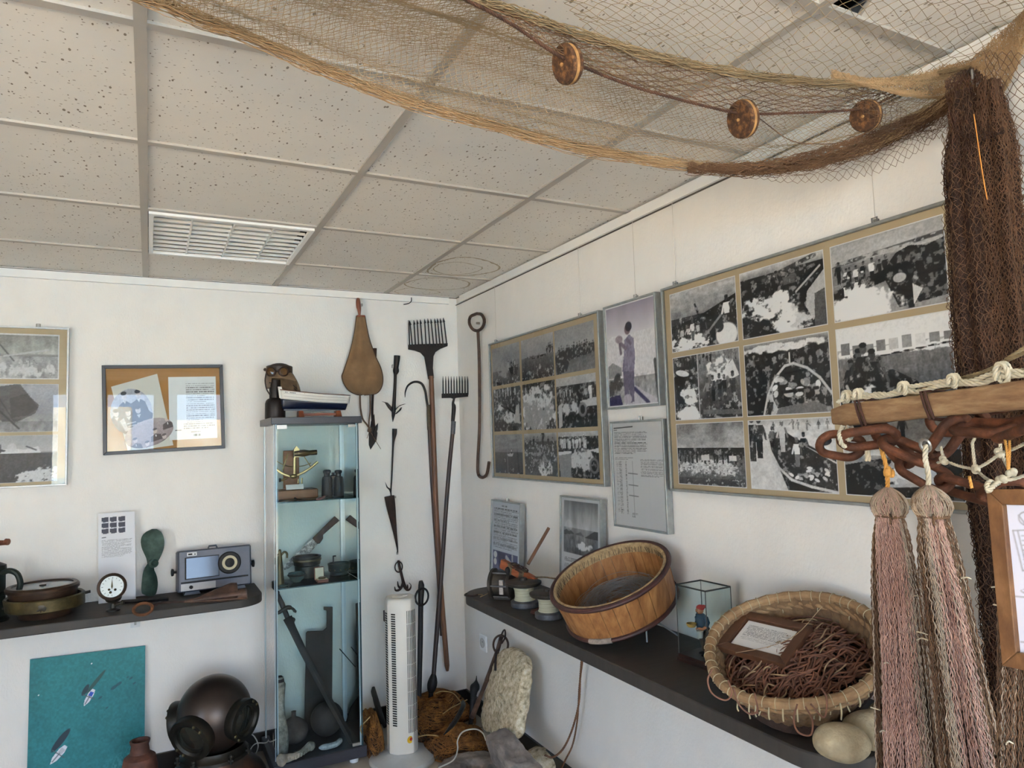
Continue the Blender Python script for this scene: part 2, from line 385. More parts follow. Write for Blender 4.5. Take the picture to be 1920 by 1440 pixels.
# ------------------------------------------------------------ painted prints (grids with a colour per vertex)
def vnoise(h, w_, cells, rs, oct_=4):
    out = np.zeros((h, w_)); amp = 1; tot = 0
    for o_ in range(oct_):
        cy, cx = [max(2, int(c*2**o_)) for c in cells]; g = rs.rand(cy+1, cx+1)
        y = np.linspace(0, cy-1e-6, h); x = np.linspace(0, cx-1e-6, w_); iy = y.astype(int); ix = x.astype(int); fy = (y-iy)[:, None]; fx = (x-ix)[None]
        fy = fy*fy*(3-2*fy); fx = fx*fx*(3-2*fx)
        out += amp*((g[iy][:, ix]*(1-fx)+g[iy][:, ix+1]*fx)*(1-fy)+(g[iy+1][:, ix]*(1-fx)+g[iy+1][:, ix+1]*fx)*fy); tot += amp; amp *= .55
    return out/tot
class Can:
    """small painter; x, y in 0..1 from the top left, colours as sRGB 0..1"""
    def __init__(s, w_, h, base=.5, seed=1):
        s.w, s.h = w_, h; s.c = np.zeros((h, w_, 3)); s.c[:] = base; s.rs = np.random.RandomState(seed)
        s.X, s.Y = np.meshgrid((np.arange(w_)+.5)/w_, (np.arange(h)+.5)/h); s.asp = w_/h
    def put(s, m_, col, a=1):
        m_ = np.clip(m_, 0, 1)[..., None]*a; s.c = s.c*(1-m_)+np.broadcast_to(np.asarray(col, float), (3,))*m_ if np.ndim(col) < 2 else s.c*(1-m_)+(col[..., None] if np.ndim(col) == 2 else col)*m_; return s
    def grad(s, y0, y1, c0, c1, x0=0, x1=1):
        t = np.clip((s.Y-y0)/(y1-y0), 0, 1)[..., None]; col = np.asarray(c0, float)*(1-t)+np.asarray(c1, float)*t+np.zeros(3)
        m_ = ((s.Y >= y0) & (s.Y < y1) & (s.X >= x0) & (s.X <= x1)).astype(float); s.c = np.where(m_[..., None] > 0, col, s.c); return s
    def inpoly(s, P):
        m_ = np.zeros(s.X.shape, bool); n = len(P)
        for i in range(n):
            x0, y0 = P[i]; x1, y1 = P[(i+1) % n]
            if y0 == y1: continue
            k = ((s.Y > min(y0, y1)) & (s.Y <= max(y0, y1))) & (s.X < x0+(s.Y-y0)*(x1-x0)/(y1-y0)); m_ ^= k
        return m_.astype(float)
    def poly(s, P, col, a=1): return s.put(s.inpoly(P), col, a)
    def ell(s, x, y, rx, ry, col, a=1, rot=0, soft=.0):
        dx = (s.X-x); dy = (s.Y-y); c, n = math.cos(rot), math.sin(rot); d = ((dx*c+dy*n)/rx)**2+((-dx*n+dy*c)/ry)**2
        return s.put(np.clip((1-d)/max(soft, .25), 0, 1), col, a)
    def line(s, x0, y0, x1, y1, wd, col, a=1):
        vx, vy = (x1-x0)*s.asp, y1-y0; L2 = vx*vx+vy*vy+1e-9; t = np.clip((((s.X-x0)*s.asp)*vx+(s.Y-y0)*vy)/L2, 0, 1)
        d = np.hypot((s.X-x0)*s.asp-t*vx, s.Y-y0-t*vy); return s.put(np.clip((wd-d)*s.h*.8+.5, 0, 1), col, a)
    def noise(s, amp, cells=(8, 8), m_=None, oct_=4):
        n = (vnoise(s.h, s.w, cells, s.rs, oct_)-.5)*2*amp; s.c = s.c+(n if m_ is None else n*m_)[..., None]; return s
    def foam(s, x, y, rx, ry, lo=.45, col=.93, cells=(14, 14)):
        n = vnoise(s.h, s.w, cells, s.rs, 4); d = 1-((s.X-x)/rx)**2-((s.Y-y)/ry)**2+(vnoise(s.h, s.w, (7, 9), s.rs, 4)-.5)*2.6
        return s.put(np.clip((n-lo+.25*np.clip(d, -1, 1))*6, 0, 1)*np.clip(d*3, 0, 1), col)
    def man(s, x, y, h, shirt=.15, trou=.1, skin=.35, lean=0):
        s.ell(x+lean*.3, y-h*.88, h*.07/s.asp*1.1, h*.09, skin); s.ell(x+lean*.3, y-h*.95, h*.08/s.asp, h*.05, trou)
        s.poly([(x-h*.13/s.asp+lean*.2, y-h*.76), (x+h*.13/s.asp+lean*.2, y-h*.76), (x+h*.1/s.asp, y-h*.4), (x-h*.1/s.asp, y-h*.4)], shirt)
        s.poly([(x-h*.1/s.asp, y-h*.42), (x+h*.1/s.asp, y-h*.42), (x+h*.08/s.asp, y), (x-h*.08/s.asp, y)], trou)
        s.line(x-h*.12/s.asp, y-h*.7, x-h*.2/s.asp+lean, y-h*.45, h*.035, shirt); s.line(x+h*.12/s.asp, y-h*.7, x+h*.2/s.asp+lean, y-h*.45, h*.035, skin); return s
    def crowd(s, x0, x1, y, h, n, shades=(.08, .2, .6)):
        for k in range(n): s.man(x0+(x1-x0)*(k+s.rs.rand()*.6)/n, y+s.rs.randn()*h*.06, h*(.85+.3*s.rs.rand()), s.rs.choice(shades), s.rs.choice(shades[:2]), .4, s.rs.randn()*.01)
        return s
    def text(s, x0, x1, y0, y1, n, col=.2, wd=.35, word=.03, rag=.2, last=.5):
        for k in range(n):
            y = y0+(y1-y0)*(k+.5)/n; xe = x1-(x1-x0)*(rag*s.rs.rand()*.3)
            if s.rs.rand() < .15 or k == n-1: xe = x0+(x1-x0)*(last+.3*s.rs.rand())
            r = np.repeat(s.rs.rand(s.w) > .22, 1); m_ = (np.abs(s.Y-y) < wd*(y1-y0)/n/2)&(s.X >= x0)&(s.X <= xe)&r[None]
            s.put(m_.astype(float), col, .55+.35*s.rs.rand())
        return s
    def grit(s, a=.1, k=1.25, o=.12, fine=(60, 80)):
        n = vnoise(s.h, s.w, fine, s.rs, 2)-.5; n2 = vnoise(s.h, s.w, (22, 30), s.rs, 3)-.5; hl = np.clip((vnoise(s.h, s.w, (17, 24), s.rs, 4)-.56)*9, 0, 1)[..., None]; s.c = np.where(s.c < .34, s.c+hl*.38, s.c-(1-hl)*.0); wt = .25+3*s.c*(1-s.c); s.c = np.clip((s.c-o)*k+(n[..., None]*1.1+n2[..., None])*a*wt, .02, .95); return s
    def border(s, b, col=.9):
        bx, by = b, b*s.asp; return s.put(((s.X < bx)|(s.X > 1-bx)|(s.Y < by)|(s.Y > 1-by)).astype(float), col)
    def tint(s, t): s.c = s.c*np.asarray(t); return s
def print_of(name, can, tl, tr, bl, br, parent, mask=None):
    h, w_ = can.h, can.w; c = np.clip(can.c, 0, 1); lin = np.where(c <= .04045, c/12.92, ((c+.055)/1.055)**2.4)
    tl, tr, bl, br = [np.array(q) for q in (tl, tr, bl, br)]
    s = np.linspace(0, 1, w_)[None, :, None]; t = np.linspace(0, 1, h)[:, None, None]
    V = ((tl*(1-s)+tr*s)*(1-t)+(bl*(1-s)+br*s)*t).reshape(-1, 3); I = np.arange(h*w_).reshape(h, w_)
    F = np.stack([I[1:, :-1], I[1:, 1:], I[:-1, 1:], I[:-1, :-1]], -1)
    if mask is not None: F = F[mask(can.X[:-1, :-1], can.Y[:-1, :-1])]
    F = F.reshape(-1, 4)
    used, inv = np.unique(F, return_inverse=True); V = V[used]; F = inv.reshape(-1, 4); lin = lin.reshape(-1, 3)[used]
    me = np_mesh(name, V, F, False); at = me.color_attributes.new('Col', 'FLOAT_COLOR', 'POINT')
    at.data.foreach_set('color', np.concatenate([lin, np.ones((len(lin), 1))], 1).astype(np.float32).ravel())
    return link(name, me, PRINT, parent)
class Fr:
    """picture frame on a plane: tl corner, unit vectors right / up / out, size"""
    def __init__(s, tl, ex, ez, n, W, Hh): s.tl, s.ex, s.ez, s.n, s.W, s.H = Vector(tl), Vector(ex), Vector(ez), Vector(n), W, Hh
    def p(s, a, b, d=0): return s.tl+s.ex*a*s.W-s.ez*b*s.H+s.n*d
    def q(s, a, b, d=0): return s.tl+s.ex*a-s.ez*b+s.n*d      # in metres
    def bars(s, wd, d0, d1, m, parent, name='frame', b2=None):
        b = MB(); W, Hh = s.W, s.H; n = s.n*(d1-d0); ps = lambda L: [s.q(x, y, d0) for x, y in L]
        b.prism(ps([(0, 0), (W, 0), (W-wd, wd), (wd, wd)]), n); b.prism(ps([(W, Hh), (0, Hh), (wd, Hh-wd), (W-wd, Hh-wd)]), n)
        b.prism(ps([(0, Hh), (0, 0), (wd, wd), (wd, Hh-wd)]), n); b.prism(ps([(W, 0), (W, Hh), (W-wd, Hh-wd), (W-wd, wd)]), n)
        return b.build(name, m, parent, smooth=0, bevel=min(.0015, wd*.15))
    def board(s, inset, d0, d1, m, parent, name='backing_board'):
        W, Hh = s.W-inset, s.H-inset; return MB().prism([s.q(inset, inset, d0), s.q(inset, Hh, d0), s.q(W, Hh, d0), s.q(W, inset, d0)], s.n*(d1-d0)).build(name, m, parent, smooth=0)
    def pane(s, inset, d, parent, m=None):
        W, Hh = s.W-inset, s.H-inset; return MB().add([s.q(inset, inset, d), s.q(inset, Hh, d), s.q(W, Hh, d), s.q(W, inset, d)], [(0, 1, 2, 3)]).build('glass_pane', m or PANE, parent, smooth=0)
    def photo(s, can, a0, a1, b0, b1, d, parent, name='photograph'):
        return print_of(name, can, s.p(a0, b0, d), s.p(a1, b0, d), s.p(a0, b1, d), s.p(a1, b1, d), parent)
    def hook(s, a, m, parent):
        c = s.q(a*s.W, -.008, .012); b = MB(); b.tube([s.q(a*s.W-.007, .002, .014), s.q(a*s.W-.007, -.015, .014), s.q(a*s.W+.007, -.015, .014), s.q(a*s.W+.007, .002, .014)], .0022, 6); b.prism([s.q(a*s.W-.006, 0, .004), s.q(a*s.W-.006, -.012, .004), s.q(a*s.W+.006, -.012, .004), s.q(a*s.W+.006, 0, .004)][::-1], s.n*.006); return b.build('hanger', m, parent, smooth=30)
ALU = mat('brushed_aluminium', '8f9290', 'a3a6a4', rough=.38, metal=.6, scale=40)
ALUW = mat('pale_aluminium', 'b4b6b6', 'c4c6c6', rough=.4, metal=.3, scale=40)
TAN = mat('tan_mount_board', 'b5a280', 'bca988', rough=.8, scale=5)
STEEL = mat('steel', '8a8781', 'a29f99', rough=.35, metal=.8, scale=30)
# ------------------------------------------------------------ framed photographs
def sea(c, y0, y1, a, b_, amp=.12, cells=(40, 10)):
    c.grad(y0, y1, [a]*3, [b_]*3); m_ = ((c.Y >= y0)&(c.Y < y1)).astype(float); return c.noise(amp, cells, m_)
def ph_big(k):
    c = Can(190, 130, .6, 30+k)
    if k == 0:
        c.grad(0, .45, [.72]*3, [.58]*3).noise(.05, (10, 3)); c.grad(.45, 1, [.3]*3, [.45]*3)
        c.poly([(0, .62), (.45, .5), (1, .3), (1, 1), (0, 1)], .2).poly([(0, .56), (.4, .5), (1, .26), (1, .36), (.4, .6), (0, .68)], .1)
        c.line(.4, .28, .5, .62, .02, .22).line(.95, .35, .55, .8, .02, .6).noise(.12, (14, 14)); c.crowd(.08, .6, .86, .3, 6, (.15, .3, .75)).foam(.25, .9, .4, .16, .5)
        c.man(.86, .75, .5, .9, .2, .3).ell(.84, .86, .16, .2, .88).ell(.74, .72, .07, .09, .25).man(.35, .85, .35, .85, .4)
    elif k == 1:
        c.grad(0, .12, [.8]*3, [.6]*3).grad(.12, 1, [.16]*3, [.1]*3).noise(.12, (12, 12)); c.line(.3, .2, .9, .04, .03, .3).line(.95, .2, .65, .5, .015, .75)
        c.crowd(.28, .72, .5, .38, 6, (.08, .2, .4)); c.foam(.28, .6, .26, .17, .38).foam(.55, .78, .16, .3, .42).foam(.7, .85, .2, .22, .5, .8).foam(.5, .5, .12, .1, .4)
        c.poly([(.8, .5), (1, .25), (1, .7), (.85, .9), (.78, .7)], .82, .85).poly([(.88, .55), (1, .5), (1, 1), (.86, 1)], .4)
    elif k == 2:
        c.grad(0, .28, [.66]*3, [.74]*3).noise(.06, (8, 5)); c.line(0, .27, 1, .2, .025, .35); c.foam(.5, .25, .6, .04, .5, .7); sea(c, .3, .52, .55, .5, .05, (8, 30))
        c.poly([(.0, .6), (.5, .46), (.6, .3), (.72, .25), (.85, .3), (1, .25), (1, .9), (.6, .95), (.5, .6), (0, .75)], .09).noise(.07, (14, 10))
        c.crowd(.05, .55, .56, .26, 8, (.08, .15, .85)); c.crowd(.1, .35, .72, .26, 4, (.85, .2)); c.foam(.28, .86, .36, .22, .3, .95); c.man(.7, .98, .5, .06, .06, .3, .05); c.ell(.62, .6, .06, .06, .7).poly([(.72, .7), (.8, .78), (.72, .95)], .8).man(.8, .7, .3, .1)
    elif k == 3:
        c.grad(0, 1, [.28]*3, [.2]*3, 0, .39).grad(0, 1, [.6]*3, [.25]*3, .39, 1); c.noise(.16, (10, 14)); c.crowd(.0, .36, .16, .16, 8, (.05, .15)); c.crowd(.4, 1, .16, .16, 10, (.1, .5)); c.foam(.7, .3, .24, .2, .5)
        c.poly([(.02, .25), (.1, .18), (.26, .26), (.16, .5), (.22, .85), (.08, .9)], .12).ell(.15, .27, .12, .05, .85, 1, .3).foam(.25, .6, .14, .2, .45).foam(.22, .9, .18, .1, .3)
        c.poly([(.78, .3), (.9, .16), (.98, .4), (.86, .45)], .85).poly([(.45, .85), (1, .88), (1, .95), (.45, .92)], .45); c.crowd(.5, .95, .75, .4, 5, (.1, .3, .6)); c.line(.395, 0, .395, 1, .006, .9)
    elif k == 4:
        sea(c, 0, 1, .2, .12, .08, (12, 34)); c.grad(0, .12, [.7]*3, [.3]*3).foam(.5, .1, .6, .06, .4, .85); c.line(.56, .2, .56, .34, .012, .8)
        P = [(.22, .98), (.28, .72), (.38, .5), (.5, .36), (.6, .34), (.75, .42), (.88, .56), (1, .78)]
        c.poly(P+[(1, 1), (.22, 1)], .22); 
        for i in range(len(P)-1): c.line(*P[i], *P[i+1], .018, .78)
        for i in range(26): c.ell(.36+.5*c.rs.rand(), .5+.26*c.rs.rand(), .05, .03, .55+.4*c.rs.rand(), 1, c.rs.randn())
        c.line(.45, .7, .85, .68, .02, .1).line(.5, .46, .72, .44, .01, .1).poly([(.3, 1), (.34, .78), (.42, .98)], .75).ell(.76, .74, .06, .09, .1).ell(.74, .88, .05, .04, .85).poly([(.36, 1), (.4, .9), (.8, .84), (.92, .9), (.94, 1)], .5)
        c.man(.32, .94, .3, .75, .3)
    elif k == 5:
        c.grad(0, .27, [.86]*3, [.9]*3); sea(c, .36, 1, .5, .42, .1, (12, 46)); c.grad(.27, .38, [.7]*3, [.6]*3).foam(.55, .33, .6, .06, .42, .95, (12, 40))
        for i in range(9): x = .05+.11*i; hh = .04+.05*c.rs.rand(); c.poly([(x, .28-hh), (x+.08, .28-hh), (x+.08, .33), (x, .33)], .5+.4*c.rs.rand())
        for i in range(6): x = .45+.1*i; c.ell(x, .37-.01*i, .06, .022, .9).ell(x, .385-.01*i, .05, .012, .2)
        c.poly([(0, .75), (.12, .6), (.5, .55), (.7, .7), (.75, .8), (.6, 1), (0, 1)], .18).noise(.1, (16, 16), (c.Y > .55)*(c.X < .7)*1.); c.crowd(.12, .42, .9, .62, 7, (.08, .14, .25)); c.man(.33, .95, .66, .16, .12, .3); c.foam(.2, .85, .2, .15, .5)
        c.line(.48, .6, .6, .8, .02, .12).line(.08, .7, .14, .9, .02, .7)
    elif k == 6:
        c.grad(0, .46, [.5]*3, [.8]*3).noise(.22, (6, 5), (c.Y < .46)*1., 5); c.grad(.4, .52, [.2]*3, [.24]*3).grad(.52, 1, [.45]*3, [.42]*3); c.foam(.5, .72, .6, .14, .5, .8, (40, 40)); c.noise(.16, (40, 40), ((c.Y > .6)&(c.Y < .86))*1.)
        c.crowd(.05, .98, .64, .2, 15, (.06, .12)); c.poly([(.38, .52), (.5, .5), (.5, .6), (.38, .6)], .8).poly([(.78, .52), (.88, .52), (.88, .6), (.78, .6)], .8); c.grad(.88, 1, [.35]*3, [.3]*3).noise(.03, (20, 40))
    elif k == 7:
        c.c[:] = .82; c.grad(0, .12, [.7]*3, [.85]*3).noise(.08, (12, 12)); c.crowd(.3, 1, .16, .14, 7, (.6, .4)); c.man(.05, .6, .7, .2, .25, .3).man(.14, .55, .62, .3, .2, .3)
        P = [(.24, .22), (.27, .45), (.36, .68), (.5, .84), (.72, .92), (1, .98)]; c.poly(P+[(1, .62), (.7, .4), (.44, .16)], .24); c.poly([(.36, .68), (.5, .8), (1, .96), (1, 1), (.46, 1)], .08)
        for i in range(len(P)-1): c.line(*P[i], *P[i+1], .02, .8)
        c.line(.44, .2, 1, .58, .014, .15).noise(.1, (14, 14), (c.X > .3)*1.); c.man(.42, .46, .46, .8, .75, .5).man(.58, .66, .4, .88, .5, .4).man(.66, .55, .36, .2, .2).man(.3, .4, .3, .5)
        for i in range(16): c.ell(.5+.4*c.rs.rand(), .66+.18*c.rs.rand(), .035, .02, .7+.3*c.rs.rand(), 1, c.rs.randn())
    else:
        c.grad(0, .3, [.62]*3, [.55]*3).noise(.1, (14, 8)); c.man(.55, .32, .3, .06).man(.14, .5, .6, .06, .06, .2).grad(.3, .5, [.55]*3, [.8]*3).noise(.06, (10, 10))
        c.poly([(0, .62), (.5, .5), (1, .42), (1, 1), (0, 1)], .05); c.foam(.6, .72, .3, .14, .42, .95); 
        for i in range(22): c.ell(.42+.42*c.rs.rand(), .56+.3*c.rs.rand(), .05, .035, .6+.4*c.rs.rand(), 1, c.rs.randn())
        c.line(.4, .86, 1, .8, .02, .75)
    return c
def ph_small(k):
    c = Can(84, 66, .5, 60+k)
    if k == 0: c.grad(0, .62, [.62]*3, [.55]*3).noise(.08, (4, 4)); sea(c, .62, 1, .42, .3, .06, (10, 20)); c.foam(.45, .62, .25, .2, .5, .62).crowd(.6, .9, .64, .24, 4, (.2, .7)).poly([(.6, .6), (.95, .55), (.9, .8), (.7, .8)], .15)
    elif k == 1: c.grad(0, .45, [.66]*3, [.62]*3).noise(.06, (4, 4)); sea(c, .45, 1, .45, .25, .1, (12, 26)); c.crowd(.2, .6, .5, .08, 8, (.1, .15)).crowd(.8, 1, .45, .2, 4, (.08, .1)).poly([(.35, .48), (.8, .45), (.8, .5), (.35, .52)], .15)
    elif k == 2: c.grad(0, .5, [.6]*3, [.64]*3).noise(.06, (4, 4)); sea(c, .55, 1, .4, .5, .1, (12, 22)); c.poly([(0, .6), (.15, .5), (1, .45), (1, .65), (.4, .72), (.3, .95), (.05, 1)], .2); c.crowd(.1, 1, .6, .22, 14, (.08, .16))
    elif k == 3: c.grad(0, 1, [.28]*3, [.22]*3).noise(.08, (10, 14)).crowd(.0, .85, .2, .22, 8, (.8, .6)).foam(.25, .45, .2, .12, .4, .85).foam(.6, .68, .22, .16, .45, .8).line(.3, .4, .8, .62, .02, .12).poly([(.82, .45), (.92, .4), (.95, .85), (.75, .8)], .7)
    elif k == 4: c.c[:] = .3; c.noise(.15, (10, 10)).foam(.5, .55, .6, .55, .36, .85, (12, 14)).foam(.4, .7, .5, .4, .42, .65).grad(0, .08, [.15]*3, [.2]*3).crowd(.05, .7, .2, .2, 4, (.1, .7))
    elif k == 5: c.c[:] = .18; c.grad(0, .16, [.72]*3, [.7]*3).noise(.07, (12, 20)).crowd(.1, .4, .38, .18, 4, (.8, .7)).foam(.3, .6, .3, .16, .4, .8).man(.86, .55, .42, .88, .8).man(.75, .55, .36, .7).poly([(.6, .5), (1, .45), (1, .6), (.66, .62)], .75).poly([(.05, .55), (.15, .5), (.14, .95), (.05, 1)], .75); c.ell(.66, .66, .11, .15, .55).ell(.66, .66, .06, .09, .12)
    elif k == 6: c.grad(0, .5, [.6]*3, [.55]*3).noise(.1, (12, 3)); c.grad(.45, 1, [.38]*3, [.33]*3).noise(.04, (8, 8)).poly([(.45, .5), (.68, .48), (.64, .56), (.5, .56)], .75).man(.62, .5, .14, .8).line(.47, .3, .47, 1, .008, .6)
    elif k == 7: c.grad(0, .2, [.7]*3, [.5]*3).grad(.2, 1, [.3]*3, [.36]*3).noise(.07, (10, 10)).crowd(.05, .95, .3, .2, 7, (.15, .25)).man(.6, .25, .34, .1, .08).foam(.62, .82, .24, .2, .45, .85).foam(.5, .6, .3, .3, .62, .6)
    else: c.c[:] = .2; c.grad(0, .1, [.75]*3, [.7]*3).noise(.09, (12, 18)).crowd(.05, .75, .36, .26, 11, (.85, .75)).foam(.55, .6, .35, .22, .42, .8).poly([(0, .48), (.34, .44), (.32, 1), (.04, 1)], .6).poly([(0, .44), (.34, .42), (.34, .47), (0, .52)], .85); c.ell(.88, .72, .12, .18, .5).ell(.88, .72, .07, .12, .12).poly([(.74, .4), (1, .36), (1, .46)], .8)
    return c
ex_r, n_r = Vector((0, -1, 0)), Vector((-1, 0, 0)); UZ = Vector((0, 0, 1)); ex_b, n_b = Vector((1, 0, 0)), Vector((0, -1, 0))
D_F = .028
# large frame, nine photographs
def wall_frame(name, label, cat, P0, P1, ex, n, mould, m, depth=D_F, gap=.003):
    # P0 = top left (along, z), P1 = bottom right
    if ex is ex_r: tl = (-gap, P0[0], P0[1]); W = abs(P1[0]-P0[0])
    else: tl = (P0[0], -gap, P0[1]); W = P1[0]-P0[0]
    Hh = P0[1]-P1[1]; F = Fr(tl, ex, UZ, n, W, Hh); base = F.q(W/2, Hh, 0)
    t = thing(name, label, cat, base); return F, t
F, t = wall_frame('photo_frame', 'large aluminium frame on tan board with nine fishing photographs, the one behind the rusty chain', 'picture frame', (-1.884, 1.996), (-2.893, 1.299), ex_r, n_r, .006, ALU)
F.bars(.008, 0, D_F, ALU, t); F.board(.007, .002, .017, TAN, t)
cols = [(.035, .338), (.355, .652), (.672, .968)]; rows = [(.038, .328), (.352, .66), (.675, .965)]
kk = 0
for j, (b0, b1) in enumerate(rows):
    for i, (a0, a1) in enumerate(cols):
        c = ph_big(kk); c.grit(.13)
        if kk != 3 or True: c.border(.012, .88)
        F.photo(c, a0, a1, b0, b1, .0178, t); kk += 1
F.pane(.007, .0225, t, PANE2); F.hook(.06, STEEL, t); F.hook(.8, STEEL, t)
# second frame, nine photographs
F, t = wall_frame('photo_frame', 'aluminium frame with nine small sea photographs beside the long iron hook', 'picture frame', (-.481, 1.991), (-1.497, 1.294), ex_r, n_r, .006, ALU)
F.bars(.008, 0, D_F, ALU, t); F.board(.007, .002, .017, TAN, t)
cols = [(.024, .322), (.341, .638), (.65, .955)]; rows = [(.045, .325), (.35, .66), (.685, .962)]
kk = 0
for j, (b0, b1) in enumerate(rows):
    for i, (a0, a1) in enumerate(cols): c = ph_small(kk); c.grit(.10, 1.15, .08); F.photo(c, a0, a1, b0, b1, .0178, t); kk += 1
F.pane(.007, .0225, t, PANE2); F.hook(.06, STEEL, t); F.hook(.85, STEEL, t)
# portrait of a fisherman
F, t = wall_frame('photo_frame', 'narrow aluminium frame with a photograph of a man drinking on a boat', 'picture frame', (-1.533, 1.994), (-1.852, 1.593), ex_r, n_r, .006, ALU)
F.bars(.008, 0, D_F, ALU, t); c = Can(100, 130, .85, 5); c.grad(0, .3, (.62, .58, .64), (.88, .86, .88)).noise(.05, (4, 5), (c.Y < .35)*1.); dk = (.22, .2, .36)
c.grad(.3, .72, (.89, .88, .89), (.9, .89, .9)); c.poly([(0, .6), (.12, .56), (.3, .62), (.3, .7), (0, .72)], .6); c.grad(.72, 1, [.62]*3, [.75]*3).noise(.25, (16, 20), (c.Y > .7)*1.); c.poly([(0, .9), (.25, .88), (.3, .98), (0, 1)], dk); c.foam(.15, .78, .2, .1, .45, .3)
c.poly([(.4, .98), (.55, .8), (.75, .88), (1, .96), (1, 1), (.4, 1)], (.8, .78, .8)).line(.55, .84, .8, .98, .02, dk).line(.95, .6, .99, .98, .02, .3)
c.poly([(.33, .66), (.55, .66), (.53, .96), (.45, .97), (.44, .8), (.42, .97), (.34, .96)], (.45, .42, .5)).poly([(.38, .36), (.48, .31), (.57, .36), (.58, .55), (.55, .67), (.31, .66), (.36, .5)], (.56, .53, .62)).noise(.12, (14, 18), ((c.Y > .34)&(c.Y < .66)&(c.X > .3)&(c.X < .6))*1.)
c.ell(.45, .26, .065, .055, (.5, .42, .45)).ell(.475, .235, .07, .05, (.13, .1, .16)).line(.4, .44, .3, .38, .02, (.5, .44, .5)).line(.3, .48, .28, .36, .018, (.45, .4, .45)).ell(.27, .34, .08, .04, (.62, .56, .6)).line(.5, .4, .44, .36, .02, (.45, .4, .48))
c.ell(.4, .93, .09, .05, (.75, .72, .76)).noise(.10, (50, 60), (c.Y > .3)*1.).border(.02, .92)
F.photo(c, .025, .975, .02, .98, .0215, t); F.pane(.007, .0225, t, PANE2); F.hook(.6, STEEL, t); F.board(.007, .002, .02, TAN, t)
# text board
F, t = wall_frame('text_panel', 'narrow framed text board with dense grey print hanging beneath the fisherman portrait', 'information board', (-1.546, 1.546), (-1.863, 1.149), ex_r, n_r, .006, ALU)
F.bars(.008, 0, D_F, ALU, t); c = Can(150, 200, (.8, .8, .8), 6); c.line(.04, .055, .42, .045, .005, .12).line(.04, .075, .1, .074, .003, .3)
c.text(.04, .7, .09, .31, 17, .15, .42); c.text(.04, .42, .335, .365, 2, .3, .4); c.text(.55, .97, .35, .52, 14, .35, .4)
c.text(.12, .17, .375, .88, 58, .25, .5, rag=0, last=1); c.text(.06, .12, .375, .88, 58, .55, .5, rag=1, last=.1); c.text(.25, .275, .375, .88, 58, .3, .6, rag=0, last=1); c.line(.39, .375, .395, .9, .0025, .5)
for y in (.49, .6, .7): c.line(.3, y, .48, y+.005, .004, .4)
c.text(.34, .46, .86, .91, 4, .3, .5)
F.photo(c, .02, .98, .015, .985, .0205, t, 'printed_sheet'); F.pane(.007, .0225, t, PANE2); F.hook(.55, STEEL, t); F.board(.007, .002, .02, WHITE, t)
# two panels standing on the right shelf against the wall
def leaning(name, label, cat, y0, y1, z0, z1, lean, gap):
    n = Vector((-math.cos(lean), 0, math.sin(lean))); ez = Vector((math.sin(lean), 0, math.cos(lean))); Hh = (z1-z0)/math.cos(lean)
    tl = Vector((-gap, y0, z1)); F = Fr(tl, ex_r, ez, n, abs(y1-y0), Hh); return F, thing(name, label, cat, F.q(F.W/2, Hh, 0))
F, t = leaning('text_panel', 'small framed text panel standing behind the metal winch at the far end of the shelf', 'information board', -.475, -.80, .822, 1.182, .06, .012)
F.bars(.007, 0, .026, ALU, t); c = Can(110, 130, (.83, .84, .86), 8); c.text(.35, .6, .04, .07, 1, .2, .7); c.text(.06, .94, .09, .66, 27, .22, .42)
c.grad(.7, 1, (.33, .34, .47), (.36, .37, .5), .06, .94).ell(.15, .76, .07, .05, .85).ell(.15, .86, .06, .05, .85).ell(.4, .84, .06, .05, .88).ell(.4, .84, .03, .025, .3).line(.55, .76, .85, .9, .03, .8).line(.75, .72, .78, .95, .02, .75).poly([(.25, .7), (.5, .72), (.42, 1), (.3, 1)], (.15, .15, .25), .6)
F.photo(c, .03, .97, .02, .98, .0195, t, 'printed_sheet'); F.pane(.006, .0215, t, PANE2); F.board(.006, .002, .019, WHITE, t); F.hook(.5, STEEL, t)
F, t = leaning('text_panel', 'framed panel with a grey harbour landscape above text, standing behind the wooden tub', 'information board', -1.165, -1.475, .822, 1.243, .05, .012)
F.bars(.007, 0, .026, ALU, t); c = Can(110, 140, (.8, .8, .8), 9)
m_ = (c.Y < .56)*1.; c.grad(.03, .3, (.5, .5, .5), (.74, .74, .74), .06, .94).grad(.3, .56, (.55, .55, .55), (.35, .35, .35), .06, .94).noise(.14, (5, 9), ((c.Y > .03)&(c.Y < .56)&(c.X > .06)&(c.X < .94))*1.)
c.poly([(.06, .34), (.2, .31), (.35, .36), (.06, .38)], .35).poly([(.6, .38), (.85, .3), (.94, .3), (.94, .38)], .3).poly([(.35, .36), (.5, .33), (.6, .37)], .42).noise(.14, (20, 26), ((c.Y > .37)&(c.Y < .56)&(c.X > .06)&(c.X < .94))*1.).foam(.55, .47, .25, .04, .42, .9).ell(.2, .28, .1, .06, .85, .5)
c.text(.08, .9, .6, .96, 22, .3, .4)
F.photo(c, .03, .97, .02, .98, .0195, t, 'printed_sheet'); F.pane(.006, .0215, t, PANE2); F.board(.006, .002, .019, WHITE, t)
